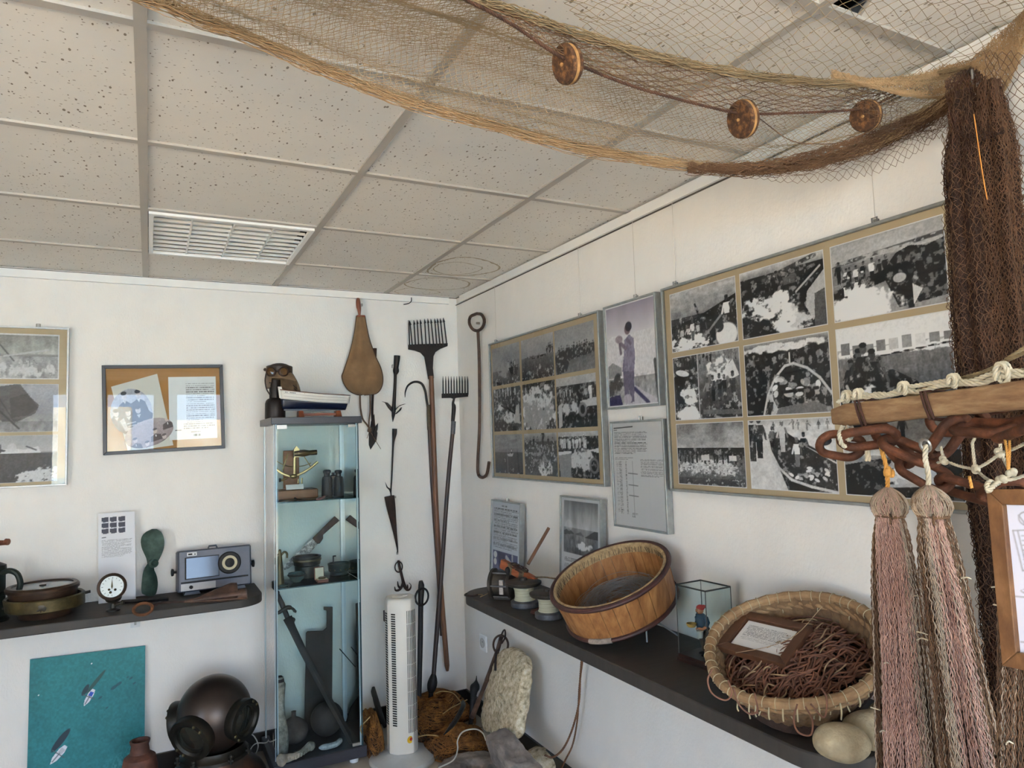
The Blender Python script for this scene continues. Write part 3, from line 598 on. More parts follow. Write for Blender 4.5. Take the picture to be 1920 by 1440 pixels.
# frame at the left edge of the picture
F, t = wall_frame('photo_frame', 'aluminium frame with stormy sea photographs on tan board at the left edge of the photo', 'picture frame', (-2.94, 2.063), (-1.937, 1.348), ex_b, n_b, .006, ALU)
F.bars(.008, 0, D_F, ALUW, t); F.board(.007, .002, .017, TAN, t)
for i, (a0, a1) in enumerate([(.04, .32), (.35, .64), (.67, .962)]):
    for j, (b0, b1) in enumerate([(.045, .33), (.36, .66), (.68, .97)]):
        c = Can(100, 76, .6, 80+3*i+j)
        if j == 0:
            c.grad(0, .45, (.5, .5, .48), (.68, .68, .65)).noise(.16, (5, 12), None, 5).grad(.45, .5, (.6, .6, .58), (.5, .5, .48)); m_ = (c.Y > .5)*1.; c.noise(.14, (6, 16), m_); c.foam(.5, .8, .5, .2, .58, .78, (10, 20)); c.line(.12, 0, .42, .6, .012, .3).line(.3, .5, .85, .35, .02, .72).crowd(.5, .7, .72, .16, 4, (.7, .6)).border(.025, .82)
        elif j == 1:
            c.grad(0, .62, (.68, .68, .7), (.58, .58, .6)).noise(.07, (5, 5)).poly([(.0, .2), (.1, .1), (.5, .0), (.62, .25), (.75, .45), (.7, .62), (.45, .8), (.3, .78), (.1, .5)], .32).poly([(.38, .3), (.6, .2), (.74, .5), (.6, .66), (.4, .7)], .2).noise(.08, (14, 14), ((c.X < .7)&(c.Y < .75))*1.).grad(.78, 1, [.5]*3, [.6]*3).noise(.16, (8, 20), (c.Y > .72)*1.); c.line(.02, .2, .5, .92, .016, .12).line(.25, .3, .45, .8, .008, .15).border(.012, .85)
        else:
            c.grad(0, .36, [.62]*3, [.72]*3).noise(.05, (4, 4)).poly([(.1, .34), (.16, .28), (.6, .3), (.75, .24), (.78, .38), (.12, .38)], .82).line(.28, .2, .28, .36, .012, .3).ell(.27, .32, .08, .03, .25).line(.6, .24, .72, .32, .014, .25).ell(.42, .26, .06, .1, .78, .8); sea(c, .38, 1, .25, .2, .08, (12, 34)); c.foam(.8, .9, .35, .22, .46, .8, (24, 30)).border(.012, .8)
        c.noise(.07, (50, 60)); F.photo(c, a0, a1, b0, b1, .0178, t)
F.pane(.007, .0225, t); F.hook(.88, STEEL, t)
# black frame with letter and family portraits
ang = math.radians(1.5); exk = Vector((math.cos(ang), 0, math.sin(ang))); ezk = Vector((-math.sin(ang), 0, math.cos(ang)))
F = Fr((-1.808, -.004, 1.894), exk, ezk, n_b, .524, .418); t = thing('photo_frame', 'slightly crooked black frame holding family portraits and a handwritten letter', 'picture frame', F.q(.262, .418, 0))
F.bars(.016, 0, .022, mat('black_frame', '1c1f26', '24272e', rough=.4, scale=6), t); F.board(.012, .001, .012, mat('cardboard', '9a6c35', 'a87a40', rough=.85, scale=3), t)
c = Can(150, 118, 1, 21); c.c[:] = (.86, .88, .88); c.noise(.03, (4, 4)).text(.36, .96, .1, .74, 20, .3, .4, rag=.15); c.text(.3, .98, .74, .84, 3, .3, .45); c.text(.1, .3, .83, .86, 1, .3, .5); c.text(.45, .8, .86, .9, 1, .25, .5); c.text(.5, .72, .9, .96, 1, .15, .5)
F.photo(c, .53, .935, .14, .87, .0127, t, 'handwritten_letter')
c = Can(90, 70, 1, 22); c.c[:] = (.8, .8, .76)
print_of('paper_sheet', c, F.p(.07, .24, .0123), F.p(.44, .10, .0123), F.p(.19, .975, .0123), F.p(.56, .93, .0123), t)
c = Can(120, 120, .68, 23); c.c[:] = (.66, .67, .7); c.noise(.05, (4, 4)); dk = (.13, .13, .18)
c.poly([(.0, .62), (.12, .5), (.24, .34), (.38, .25), (.52, .34), (.62, .3), (.72, .25), (.86, .34), (.92, .55), (1, .62), (1, 1), (0, 1)], dk)
for x, y in ((.38, .16), (.72, .17), (.14, .5), (.42, .52), (.66, .5)):
    c.ell(x, y, .065, .085, (.74, .72, .72)).ell(x, y-.06, .075, .045, (.1, .1, .13)).poly([(x-.05, y+.09), (x+.05, y+.09), (x, y+.17)], .72)
c.poly([(.2, .68), (.3, .62), (.36, .84), (.52, .86), (.5, .92), (.3, .92)], .7).line(.36, .76, .56, .74, .012, .7).line(.6, .78, .82, .76, .012, .7).line(.38, .82, .56, .8, .01, .7).noise(.10, (26, 26))
print_of('family_portrait', c, F.p(.04, .3, .0131), F.p(.36, .22, .0131), F.p(.08, .80, .0131), F.p(.42, .76, .0131), t, lambda X, Y: ((X-.5)/.5)**2+((Y-.52)/.5)**2 < 1)
c = Can(130, 90, 1, 24); c.grad(0, 1, (.68, .64, .64), (.55, .48, .48)).noise(.06, (6, 5))
for x, y in ((.2, .62), (.42, .86), (.62, .5), (.78, .8), (.9, .2)): c.poly([(x-.12, y+.36), (x-.1, y+.16), (x, y+.1), (x+.1, y+.16), (x+.12, y+.36)], (.25, .19, .2)).ell(x, y, .045, .09, (.8, .74, .72)).ell(x, y-.07, .05, .045, (.3, .25, .26)).ell(x, y+.17, .012, .05, .88)
c.noise(.08, (30, 40)); print_of('oval_portrait', c, F.p(.15, .70, .0136), F.p(.54, .55, .0136), F.p(.19, 1.0, .0136), F.p(.58, .85, .0136), t, lambda X, Y: ((X-.5)/.5)**2+((Y-.5)/.5)**2 < 1)
F.pane(.012, .0165, t)
# thin hanging wires from the picture rail
WIRE = mat('nylon_wire', 'b9b3aa', 'c5bfb6', rough=.3)
for (y, z, lab) in ((-.54, 2.006, 'thin wire hanging above the left corner of the frame with nine small sea photographs'), (-1.345, 2.006, 'thin wire hanging above the right corner of the frame with nine small sea photographs'), (-1.72, 2.01, 'thin wire hanging above the narrow frame of the drinking man'), (-1.945, 2.01, 'thin wire hanging above the left corner of the large frame of fishing photographs'), (-2.69, 2.01, 'thin wire above the right part of the large frame, left of the net column')):
    o = MB().tube([(-.011, y, 2.29), (-.012, y, z)], .0009, 5).build('hanging_wire', WIRE, loc=(-.011, y, z)); tag(o, lab, 'wire', 'picture hanging wires on the right-hand wall')
# turquoise aerial poster under the left shelf
t = thing('poster', 'turquoise aerial sea poster with two sailing boats, propped below the left shelf', 'poster', (-1.84, -.05, .0))
F = Fr((-2.064, -.008, .600), Vector((1, 0, -.027)).normalized(), Vector((-.0, .05, 1)).normalized(), Vector((0, -1, .05)).normalized(), .446, .595)
F.board(0, 0, .008, mat('foam_board', '9fb4b8', 'aabfc3', rough=.7), t, 'board')
c = Can(220, 290, 1, 41); c.grad(0, 1, (.05, .45, .46), (.05, .42, .45)); c.noise(.06, (60, 50), None, 3).noise(.06, (3, 3))
f_ = vnoise(c.h, c.w, (60, 80), c.rs, 4); c.put(np.clip((f_-.42)*5, 0, 1)*np.clip((c.Y-.72+(c.X-.75)*.6)*4, 0, 1)*.6, (.6, .75, .8))  # pale reflective glare painted into the print, lower right
def bt(x, y, L, ang, col2, cabin):
    d = np.array([math.cos(ang), math.sin(ang)]); p = np.array([-d[1], d[0]])*c.h/c.h
    q = lambda a, b: (x+(d[0]*a+p[0]*b)*L*c.h/c.w, y+(d[1]*a+p[1]*b)*L)
    c.poly([q(.06, .42), q(.5, .1), q(.55, -.1), q(.2, .5)], (.04, .16, .2), .7) if False else None
    c.poly([q(-.5, .0), q(-.2, .13), (q(.25, .15)), q(.5, .08), q(.5, -.08), q(.25, -.15), q(-.2, -.13)], (.82, .83, .86))
    c.poly([q(.1, .1), q(.35, .1), q(.35, -.1), q(.1, -.1)], col2); c.line(*q(-.35, 0), *q(.1, 0), .004, (.45, .47, .5)); c.line(*q(.05, -.35), *q(.05, .3), .003, (.3, .33, .36)) 
c.ell(.56, .22, .12, .016, (.12, .27, .25), .85, -.75).ell(.47, .27, .05, .02, (.05, .14, .18), .8, -.9); bt(.5, .33, .13, -1.05+0.0, (.13, .3, .7), 1)
c.ell(.27, .60, .11, .028, (.04, .12, .18), .9, -.75); bt(.25, .70, .15, -.85, (.7, .71, .74), 0)
for x, y, r in ((.72, .28, .035), (.76, .26, .03), (.87, .23, .02), (.9, .27, .018), (.6, .34, .02), (.66, .42, .015), (.84, .22, .012)): c.ell(x, y, r, r*.4, (.06, .28, .32), .8, -.4)
c.ell(.52, .085, .006, .005, .9).ell(.08, .26, .006, .005, .9)
F.photo(c, 0, 1, 0, 1, .0084, t, 'printed_face')
# ------------------------------------------------------------ shelves
SHM = mat('dark_shelf', '2e2a27', '3a3531', '34302c', rough=.62, scale=7, stretch=(1, 6, 1), bump=.1, bscale=80)
EDGE = SHM
def shelf(name, label, outline, z1, th, loc):
    b = MB().prism([(x, y, z1-th) for x, y in outline], (0, 0, th)); o = b.build(name, SHM, loc=loc, smooth=30, bevel=.004); return tag(o, label, 'shelf')
def arc(cx, cy, r, a0, a1, n=10): return [(cx+r*math.cos(math.radians(a0+(a1-a0)*i/n)), cy+r*math.sin(math.radians(a0+(a1-a0)*i/n))) for i in range(n+1)]
ZS = .815
shelf('wall_shelf', 'dark brown wall shelf with rounded end carrying the compass and radar', [(-3.3, -.001), (-3.3, -.375)]+arc(-1.26, -.25, .125, -90, 0)[:]+[(-1.135, -.001)], ZS, .038, (-2.2, -.001, ZS-.038))
shelf('wall_shelf', 'long dark shelf on the right-hand wall carrying the wooden tub and rope basket', [(-.001, -.80), (-.10, -.80)]+arc(-.24, -.94, .14, 90, 180)+arc(-.25, -2.66, .13, 180, 270)+[(-.001, -2.79)], ZS+.004, .040, (-.001, -1.8, ZS-.036))
BRK = mat('bracket_white', 'c9c9c7', rough=.5)
def bracket(c, ex, n, lab):
    c = Vector(c); ex = Vector(ex); n = Vector(n); b = MB()
    b.prism([c-ex*.02, c+ex*.02, c+ex*.02-UZ*.10, c-ex*.02-UZ*.10], n*.012); b.prism([c-ex*.004, c-ex*.004-UZ*.09+n*.01, c-ex*.004+n*.2-UZ*.012, c-ex*.004+n*.2], ex*.008)
    b.prism([c-ex*.02, c-ex*.02+n*.22, c+ex*.02+n*.22, c+ex*.02], -UZ*.006)
    return tag(b.build('shelf_bracket', BRK, loc=c, smooth=0), lab, 'bracket')
bracket((-1.66, -.001, ZS-.0385), (1, 0, 0), (0, -1, 0), 'white bracket under the left shelf just above the turquoise poster')
bracket((-.001, -1.42, ZS-.0365), (0, 1, 0), (-1, 0, 0), 'white bracket under the right shelf beside the hanging brown rope')
bracket((-.001, -2.35, ZS-.0365), (0, 1, 0), (-1, 0, 0), 'white bracket under the right shelf below the esparto basket')
# ------------------------------------------------------------ left shelf
BRASS = mat('tarnished_brass', '352d1c', '6e6140', '51472e', rough=.42, metal=.7, scale=14, bump=.15)
COPD = mat('dark_copper', '271d16', '553f2f', '3c2c21', rough=.42, metal=.55, scale=9, bump=.1)
BRONZE = mat('dark_bronze', '1f1d18', '3b372d', rough=.45, metal=.5, scale=16, bump=.15)
RUST = mat('rusty_iron', '1d1310', '3b261d', '2a1b16', rough=.8, metal=.15, scale=30, bump=.5, bscale=120)
BLKI = mat('black_iron', '0c0b0b', '1d1a19', rough=.6, metal=.2, scale=30, bump=.4, bscale=110)
t = thing('ship_compass', 'large brass ship compass with pale glass top in a gimbal bowl', 'compass', (-1.988, -.205, ZS))
c0 = Vector((-1.988, -.205, ZS)); cx, cy = c0.x, c0.y; R = .129
ax = Vector((-.10, -.05, 1)).normalized()
MB().lathe([(.62*R, 0), (.74*R, .004), (.80*R, .03), (.92*R, .06), (.93*R, .065), (.86*R, .065), (.7*R, .02), (.01, .012)], (cx, cy, ZS), seg=48, close=False).build('lower_bowl', COPD, t)
b = MB().lathe([(1.05*R, .035), (1.1*R, .04), (1.12*R, .085), (1.08*R, .09), (1.02*R, .085), (1.0*R, .04), (1.05*R, .035)], (cx+.003, cy, ZS), ax, 48, False); b.build('gimbal_ring', BRASS, t)
b = MB().lathe([(.5*R, .05), (.9*R, .06), (.97*R, .112), (1.02*R, .114), (1.03*R, .126), (.98*R, .134), (.86*R, .134), (.84*R, .128)], (cx+.0, cy, ZS), ax, 48, False); b.build('compass_bowl', COPD, t)
b = MB().lathe([(.85*R, .1285), (.001, .1285)], (cx, cy, ZS), ax, 48, False); b.build('compass_glass', mat('milky_glass', '8d9190', '9aa09f', rough=.12, scale=4), t)
MB().lathe([(.10*R, .129), (.10*R, .133), (.001, .134)], (cx, cy, ZS), ax, 16, False).build('compass_cap', BRONZE, t)
for s_ in (-1, 1): p = Vector((cx+s_*1.08*R, cy, ZS+.065+s_*.1*R)); MB().tube([p, p+Vector((s_*.02, 0, s_*.003))], .006, 10).build('pivot_pin', BRONZE, t)
fp = PD(84, 1142, dep((cx, cy-1.1*R, ZS+.06))); b = MB().ball((cx, cy-1.09*R, ZS+.06), .02, 10, 6, (1, .4, 1), .25, fr=6).build('ring_badge', BRONZE, t)
# hand pump at the very edge
t = thing('hand_pump', 'dark green metal hand pump with curved handle at the left edge of the shelf', 'pump', PZ(-14, 1150))
pz = PZ(-14, 1165); pz.x -= .004; GRNB = mat('green_black_metal', '11160f', '27302a', rough=.5, metal=.4, scale=18, bump=.2); r_ = psz(22, pz)
MB().lathe([(r_*1.25, 0), (r_*1.3, .008), (r_, .02), (r_*.95, .1), (r_*1.03, .105), (r_*1.03, .12), (r_*.95, .125), (r_*.93, .2), (r_*1.02, .205), (r_*.98, .225), (r_*.4, .24)], (pz.x, pz.y, ZS), seg=28).build('pump_body', GRNB, t)
q = lambda du, dv: PD(du, dv, dep(pz)-.0)
MB().tube(crom([q(4, 1074), q(18, 1070), q(32, 1076), q(38, 1092), q(36, 1105)], 16), r_*.24, 10).build('curved_handle', GRNB, t)
b = MB().tube([q(-22, 1070), q(-22, 1018)], .006, 8); b.build('lever_rod', BLKI, t)
MB().tube([q(-40, 1019), q(0, 1018), q(9, 1017.5), q(12, 1016), q(16, 1016)], [.011, .011, .010, .014, .013], 12).build('wooden_grip', mat('red_brown_wood', '4a2416', '6e3a24', rough=.5, scale=12, stretch=(1, 8, 8)), t)
# info card
F = Fr(PB(184, 963, .028), ex_b, Vector((-.02, .1, 1)).normalized(), Vector((0, -1, .1)).normalized(), .148, .402)
t = thing('information_card', 'tall white information card leaning on the wall between compass and propeller', 'card', F.q(.074, .402, 0))
F.board(0, 0, .006, mat('white_card', 'c9c9c7', rough=.6), t, 'card_board')
c = Can(90, 240, (.80, .80, .81), 12)
for j in range(3):
    for i in range(3): c.poly([(.09+.225*i, .05+.065*j), (.28+.225*i, .045+.065*j), (.28+.225*i, .1+.065*j), (.09+.225*i, .105+.065*j)], (.2, .2, .25)).poly([(.09+.225*i, .092+.065*j), (.12+.225*i, .092+.065*j), (.12+.225*i, .105+.065*j), (.09+.225*i, .105+.065*j)], .75)
c.line(.1, .275, .2, .272, .0035, .1); c.text(.09, .93, .3, .5, 16, .28, .38); F.photo(c, .01, .99, .004, .996, .0064, t, 'printed_sheet')
# gauge
t = thing('pressure_gauge', 'small round brass gauge with white dial standing on a little pedestal', 'gauge', PZ(212, 1150))
g0 = PZ(212, 1145); dp = dep(g0); gc = PD(210, 1100, dp-.02); gd = (CAM-gc).normalized(); rr = psz(24, gc)
MB().lathe([(.5*rr, -.055), (.8*rr, -.045), (.92*rr, -.03), (1.0*rr, -.012), (1.04*rr, 0), (1.02*rr, .008), (.86*rr, .012), (.8*rr, .006)], gc, gd, 32).build('gauge_case', COPD, t)
MB().lathe([(.83*rr, .0065), (.001, .0065)], gc, gd, 32, False).build('dial', mat('dial_white', 'b9c0ba', 'c6ccc6', rough=.3, scale=8), t)
x_, y_ = frame_of(gd); up = (UZ-gd*gd.z).normalized(); rt = up.cross(gd)
b = MB()
for k in range(14):
    a = math.radians(-60+k*300/13-0); d_ = up*math.cos(a-2.1+0)+rt*math.sin(a-2.1); b.tube([gc+gd*.0075+d_*rr*.6, gc+gd*.0075+d_*rr*.72], .0008, 4)
b.build('dial_marks', BLKI, t)
b = MB().prism([gc+gd*.0085+up*rr*.62, gc+gd*.0085-rt*rr*.07, gc+gd*.0085-up*rr*.2, gc+gd*.0085+rt*rr*.07], gd*.001).ball(gc+gd*.009-up*rr*.42-rt*rr*.1, rr*.1, 8, 5).ball(gc+gd*.009-up*rr*.25+rt*rr*.22, rr*.1, 8, 5).ball(gc+gd*.009-up*rr*.2-rt*rr*.2, rr*.09, 8, 5); b.build('pointer', BRASS, t)
MB().lathe([(.5*rr, 0), (.5*rr, .006), (.2*rr, .012), (.16*rr, .03), (.5*rr, .042), (.62*rr, .055)], (g0.x, g0.y, ZS), seg=20).tube([(g0.x, g0.y, ZS+.02), (g0.x+.03, g0.y-.01, ZS+.03)], .005, 8).ball((g0.x+.035, g0.y-.012, ZS+.032), .009, 8, 6).build('pedestal', BRONZE, t)
# propeller
PATG = mat('green_patina', '1f2f29', '44594f', '2f443b', rough=.65, metal=.3, scale=22, bump=.3)
t = thing('boat_propeller', 'two-bladed green bronze propeller leaning on the wall behind the gauge', 'propeller', PZ(283, 1117))
def blade(px, dtop, dbot, tw):
    # px outline in the photo, on a plane near the wall; the blade is bowed and twisted in depth
    us = [p[0] for p in px]; cu = sum(us)/len(us); b = MB(); F_ = []; n = 14; V = []
    v0, v1 = min(p[1] for p in px), max(p[1] for p in px)
    for j in range(n+1):
        v = v0+.3+(v1-v0-.6)*j/n; xs_ = []
        for i in range(len(px)):
            a, c_ = px[i], px[(i+1) % len(px)]
            if (a[1]-v)*(c_[1]-v) <= 0 and a[1] != c_[1]: xs_.append(a[0]+(v-a[1])*(c_[0]-a[0])/(c_[1]-a[1]))
        ul, ur = min(xs_), max(xs_)
        for i in range(7):
            s = i/6; u = ul+(ur-ul)*s; d = dtop+(dbot-dtop)*j/n+tw*(s-.5)*(1 if tw > 0 else 1); p = PB(u, v, d); V.append(p)
    k = len(V); V += [p+Vector((0, -.006-.006*math.sin(math.pi*(i % 7)/6), 0)) for i, p in enumerate(V)]
    for j in range(n):
        for i in range(6): a = j*7+i; F_ += [(a, a+1, a+8, a+7), (a+k, a+7+k, a+8+k, a+1+k)]
    for j in range(n): F_ += [(j*7, j*7+7, j*7+7+k, j*7+k), (j*7+6, j*7+6+k, j*7+13+k, j*7+13)]
    F_ += [tuple(range(7))+tuple(range(6+k, k-1, -1)), tuple(range(n*7+6, n*7-1, -1))+tuple(range(n*7+k, n*7+7+k))]
    b.add(V, F_); return b
def smo(P, n=40): return [tuple(q) for q in crom(P+[P[0]], n)[:-1]]
MB_ = blade(smo([(283, 992), (295, 992), (303, 998), (308, 1012), (307, 1028), (300, 1046), (290, 1060), (278, 1060), (274, 1046), (266, 1028), (264, 1012), (270, 1000)]), .03, .055, .03); MB_.build('propeller_blade', PATG, t)
blade(smo([(277, 1056), (288, 1060), (289, 1068), (294, 1080), (296, 1096), (293, 1112), (288, 1117), (270, 1116), (265, 1108), (266, 1088), (269, 1070)]), .055, .075, -.03).build('propeller_blade', PATG, t)
hc = PB(286, 1056, .05); MB().lathe([(.017, 0), (.02, .004), (.02, .036), (.012, .04), (.010, .02), (.01, .0)], hc, (.15, -1, .1), 20).build('hub', PATG, t)
# echo sounder
GRY = mat('grey_casing', '41454f', '4a4e59', rough=.45, scale=12); 
O = PZ(352, 1107); O = Vector((-1.487, -.135, ZS+.012)); exr = Vector((math.cos(.06), math.sin(.06)*1, 0)); eyr = Vector((-math.sin(.06), math.cos(.06), 0)); ezr = Vector((0, .12, 1)).normalized()
t = thing('echo_sounder', 'grey marine radar set with blue screen and big black round dial', 'instrument', O)
RB = Matrix((exr, ezr.cross(exr), ezr)).transposed(); eyr = ezr.cross(exr); Wd, Hd, Dd = .325, .188, .10
cc = O+exr*Wd/2+eyr*Dd/2+ezr*(Hd/2+.004)
MB().bevbox(cc, (Wd, Dd, Hd), .006, RB).build('casing', GRY, t, smooth=0)
fo = O+ezr*.004; fp_ = lambda a, b_, d=0: fo+exr*a*Wd+ezr*b_*Hd-eyr*d
def fpoly(L, th, d=0): return MB().prism([fp_(a, b_, d) for a, b_ in L], -eyr*th)
fpoly([(.03, .03), (.97, .03), (.97, .97), (.03, .97)], .004).build('front_panel', mat('panel_grey', '4a4e5a', '525663', rough=.4), t, smooth=0)
fpoly([(.09, .30), (.55, .30), (.55, .83), (.09, .83)], .003, .004).build('screen_bezel', BLKI, t, smooth=0)
fpoly([(.11, .32), (.54, .32), (.54, .81), (.11, .81)], .001, .0072).build('screen', mat('blue_screen', '364254', '3f4c60', rough=.08, scale=3), t, smooth=0)
fpoly([(.04, .03), (.5, .03), (.5, .2), (.04, .2)], .002, .004).build('control_strip', mat('strip_white', 'a8a8a8', 'b2b2b2', rough=.4), t, smooth=0)
fpoly([(.04, .21), (.95, .21), (.95, .25), (.04, .25)], .002, .004).build('black_strip', BLKI, t, smooth=0)
lb = fpoly([(.12, .86), (.25, .86), (.25, .95), (.12, .95)], .001, .0042).build('maker_label', mat('label_white', 'bdbdbd', rough=.5), t, smooth=0)
bb = MB(); bb.prism([fp_(.135, .885, .0055), (fp_(.19, .885, .0055)), fp_(.19, .925, .0055), fp_(.135, .925, .0055)], -eyr*.0004).prism([fp_(.215, .88, .0055), fp_(.235, .88, .0055), fp_(.225, .935, .0055)], -eyr*.0004); bb.build('label_marks', BLKI, lb, smooth=0)
dc = fp_(.69, .60, .004); MB().lathe([(.052, 0), (.052, .008), (.048, .012), (.035, .012), (.034, .009)], dc, -eyr, 40).build('dial_rim', BLKI, t)
MB().lathe([(.034, .0105), (.034, .0135), (.022, .0135), (.022, .0105)], dc, -eyr, 32, False).build('dial_ring', mat('cream_ring', 'b8ab8a', rough=.5), t)
MB().lathe([(.022, .008), (.02, .02), (.006, .022)], dc, -eyr, 24).build('dial_knob', BLKI, t)
MB().lathe([(.008, 0), (.008, .012), (.004, .014)], fp_(.17, .11, .006), -eyr, 14).build('small_knob', BLKI, t)
for s_, a in ((-1, 0), (1, 1)):
    b = MB(); p = fp_(a, .5, -.05); b.tube([p, p+exr*s_*.012], .006, 8).lathe([(.014, 0), (.017, .004), (.017, .01), (.01, .012)], p+exr*s_*.012, exr*s_, 14); b.build('side_knob', BLKI, t)
MB().tube([fp_(.42, 1.0, -.04), fp_(.43, 1.06, -.04), fp_(.53, 1.06, -.04), fp_(.54, 1.0, -.04)], .004, 8).build('carry_handle', GRY, t)
for fa in (.1, .72): MB().prism([fp_(fa, 0, -.0), fp_(fa+.18, 0, 0), fp_(fa+.2, -.07, .0), fp_(fa-.02, -.07, 0)], eyr*.08).build('foot', GRY, t, smooth=0)
# log fish with fins, and a spearhead
RBR = mat('red_brown_iron', '35261f', '644a3c', '4a362c', rough=.6, metal=.2, scale=14, bump=.25)
P0 = PZ(300, 1131, ZS+.024); P1 = PZ(348, 1128, ZS+.026); P2 = PZ(463, 1113, ZS+.032); P2.y = min(P2.y, -.2); dax = (P2-P1).normalized()
t = thing('towed_log', 'dark finned metal towing log with a rusty ring lying before the radar set', 'instrument', (P1+P2)/2-UZ*.03)
MB().tube([P1-dax*.004, P1+dax*.02, P1+dax*.12, P1+dax*.2, P2], [.005, .010, .020, .022, .024], 18).build('body', RBR, t)
MB().tube(crom([PZ(283, 1139, ZS+.01), P0, P1, P1+dax*.01], 10), .005, 8).build('tow_rod', RUST, t)
for k in range(4):
    a = math.radians(60+90*k); sd_ = (dax.cross(UZ)).normalized()*math.cos(a)+UZ*math.sin(a); s0 = P1+dax*.02
    if k == 3: sd_ = (sd_+Vector((0, 0, .5))).normalized()
    if k == 2: sd_ = (sd_+Vector((0, 0, .75))).normalized()
    b = MB().prism([s0+sd_*.006, s0+dax*.16+sd_*.072, s0+dax*.185+sd_*.068, s0+dax*.19+sd_*.015], dax.cross(sd_)*.003); b.build('fin', RBR, t, smooth=0)
rc = PZ(268, 1142, ZS+.022); b = MB(); b.tube([rc+Vector((math.cos(a)*.035, math.sin(a)*.02-.0, math.sin(a)*.020)) for a in [k*math.pi/10 for k in range(20)]], .0065, 8, True); b.build('tow_ring', mat('rust_orange', '4a2a14', '6b4122', rough=.85, scale=25, bump=.4), t)
q0, q1 = PZ(228, 1128, ZS+.012), PZ(316, 1122, ZS+.012); b = MB(); dd = (q1-q0).normalized(); sdv = dd.cross(UZ).normalized(); V = []
prof = [(0, .008), (.12, .009), (.2, .014), (.35, .018), (.6, .012), (.62, .007), (1, .005)]
b.add([q0+(q1-q0)*s_+sdv*k_*w_+UZ*h_ for s_, w_ in prof for k_, h_ in ((-1, 0), (0, .007), (1, 0), (0, -.011))], [(4*i+j, 4*i+(j+1) % 4, 4*i+4+(j+1) % 4, 4*i+4+j) for i in range(6) for j in range(4)]+[(3, 2, 1, 0), (24, 25, 26, 27)])
tag(b.build('spearhead', BLKI, loc=(q0+q1)/2), 'dark slim spearhead lying behind the rusty tow ring on the left shelf', 'spearhead')
# ------------------------------------------------------------ floor, left: helmet, vase, cable
HC = mat('helmet_copper', '3a3330', '9a6242', '4b413b', rough=.36, metal=.8, scale=3.2, bump=.08, spread=.8)
HB = mat('helmet_bronze', '1d1b16', '34312a', rough=.42, metal=.6, scale=14, bump=.12)
Cc = PD(402, 1338, 3.12); rd = psz(66, Cc); gz = 0
t = thing('diving_helmet', 'old copper diving helmet with round glass ports standing on the floor', 'diving helmet', (Cc.x, Cc.y, 0))
vr, vu, vf = [RM@Vector(q_) for q_ in ((1, 0, 0), (0, 1, 0), (0, 0, 1))]
b = MB().ball(Cc, rd, 40, 26, (1, .98, 1.06)); b.build('dome', HC, t)
zn = PD(402, 1407, 3.12).z
MB().lathe([(rd*.80, zn+.03), (rd*.84, zn+.01), (rd*.92, zn), (rd*.93, zn-.014), (rd*.84, zn-.02)], (Cc.x, Cc.y, 0), seg=40, close=False).build('neck_ring', HB, t)
b = MB()
sec = [(rd*.86, zn-.012), (rd*.9, zn-.03), (rd*1.05, zn-.05), (rd*1.25, zn-.08), (rd*1.36, zn-.11), (rd*1.4, zn-.15), (rd*1.42, .012), (rd*1.36, 0)]
b.add([(Cc.x+r_*math.cos(a)*(1.0 if r_ < rd else 1.02), Cc.y+r_*math.sin(a)*(1 if r_ < rd else .82), z_) for r_, z_ in sec for a in [2*math.pi*k/48 for k in range(48)]], [(i*48+k, i*48+(k+1) % 48, (i+1)*48+(k+1) % 48, (i+1)*48+k) for i in range(len(sec)-1) for k in range(48)]); b.build('corselet', HC, t)
def port(dr, rp, name):
    dr = dr.normalized(); p = Cc+dr*rd*.93; q_ = MB().lathe([(rp*.96, -.03), (rp, 0), (rp*1.03, .016), (rp*1.0, .026), (rp*.78, .028), (rp*.68, .02), (rp*.66, .008)], p, dr, 36, False).build(name, HB, t)
    MB().lathe([(rp*.67, .010), (rp*.4, .014), (.001, .016)], p, dr, 30, False).build('port_glass', mat('dark_port_glass', '191a16', '2e3029', rough=.1, scale=5), q_)
    x1, y1 = frame_of(dr)
    for a in (.6, 1.0, 3.8, 4.2): MB().ball(p+dr*.028+(x1*math.cos(a)+y1*math.sin(a))*rp*.9, .007, 8, 5).build('port_bolt', BRASS, q_)
port(vf*.93-vr*.22-vu*.24, rd*.6, 'front_port'); port(vr*.93+vf*.32-vu*.02, rd*.56, 'side_port'); port(-vr*.97+vf*.1-vu*.2, rd*.56, 'side_port')
for a in (-2.2, -1.2, -.5, 3.4):
    p = Vector((Cc.x+math.cos(a)*rd*.98, Cc.y+math.sin(a)*rd*.98, zn-.012)); MB().tube([p, p+UZ*.03], .006, 8).tube([p+UZ*.012-vr*.012, p+UZ*.012+vr*.012], .006, 6).ball(p+UZ*.032, .009, 8, 6).build('wing_nut', HB, t)
pv = PD(262, 1432, 2.95); pv0 = Vector((pv.x, pv.y, 0)); s_ = psz(1, pv); zt = PD(262, 1389, 2.95).z; 
prof = [(s_*20, 0), (s_*24, .01), (s_*30, zt*.3), (s_*31, zt*.6), (s_*27, zt*.76), (s_*17, zt*.82), (s_*15, zt*.93), (s_*17.5, zt*.985), (s_*17.5, zt), (s_*14, zt), (s_*12, zt*.9)]
o = MB().lathe(prof, pv0, seg=36).build('clay_vase', mat('rusty_clay', '3a2219', '6b4030', '503024', rough=.7, scale=16, bump=.4), loc=pv0); tag(o, 'rust-brown narrow-necked vase on the floor in front of the turquoise poster', 'vase')
CABW = mat('white_cable', 'a9a59b', rough=.5)
kp = [(460, 1372), (476, 1380), (484, 1398), (478, 1415), (470, 1418), (470, 1405), (480, 1394), (500, 1392), (506, 1380), (509, 1372)]
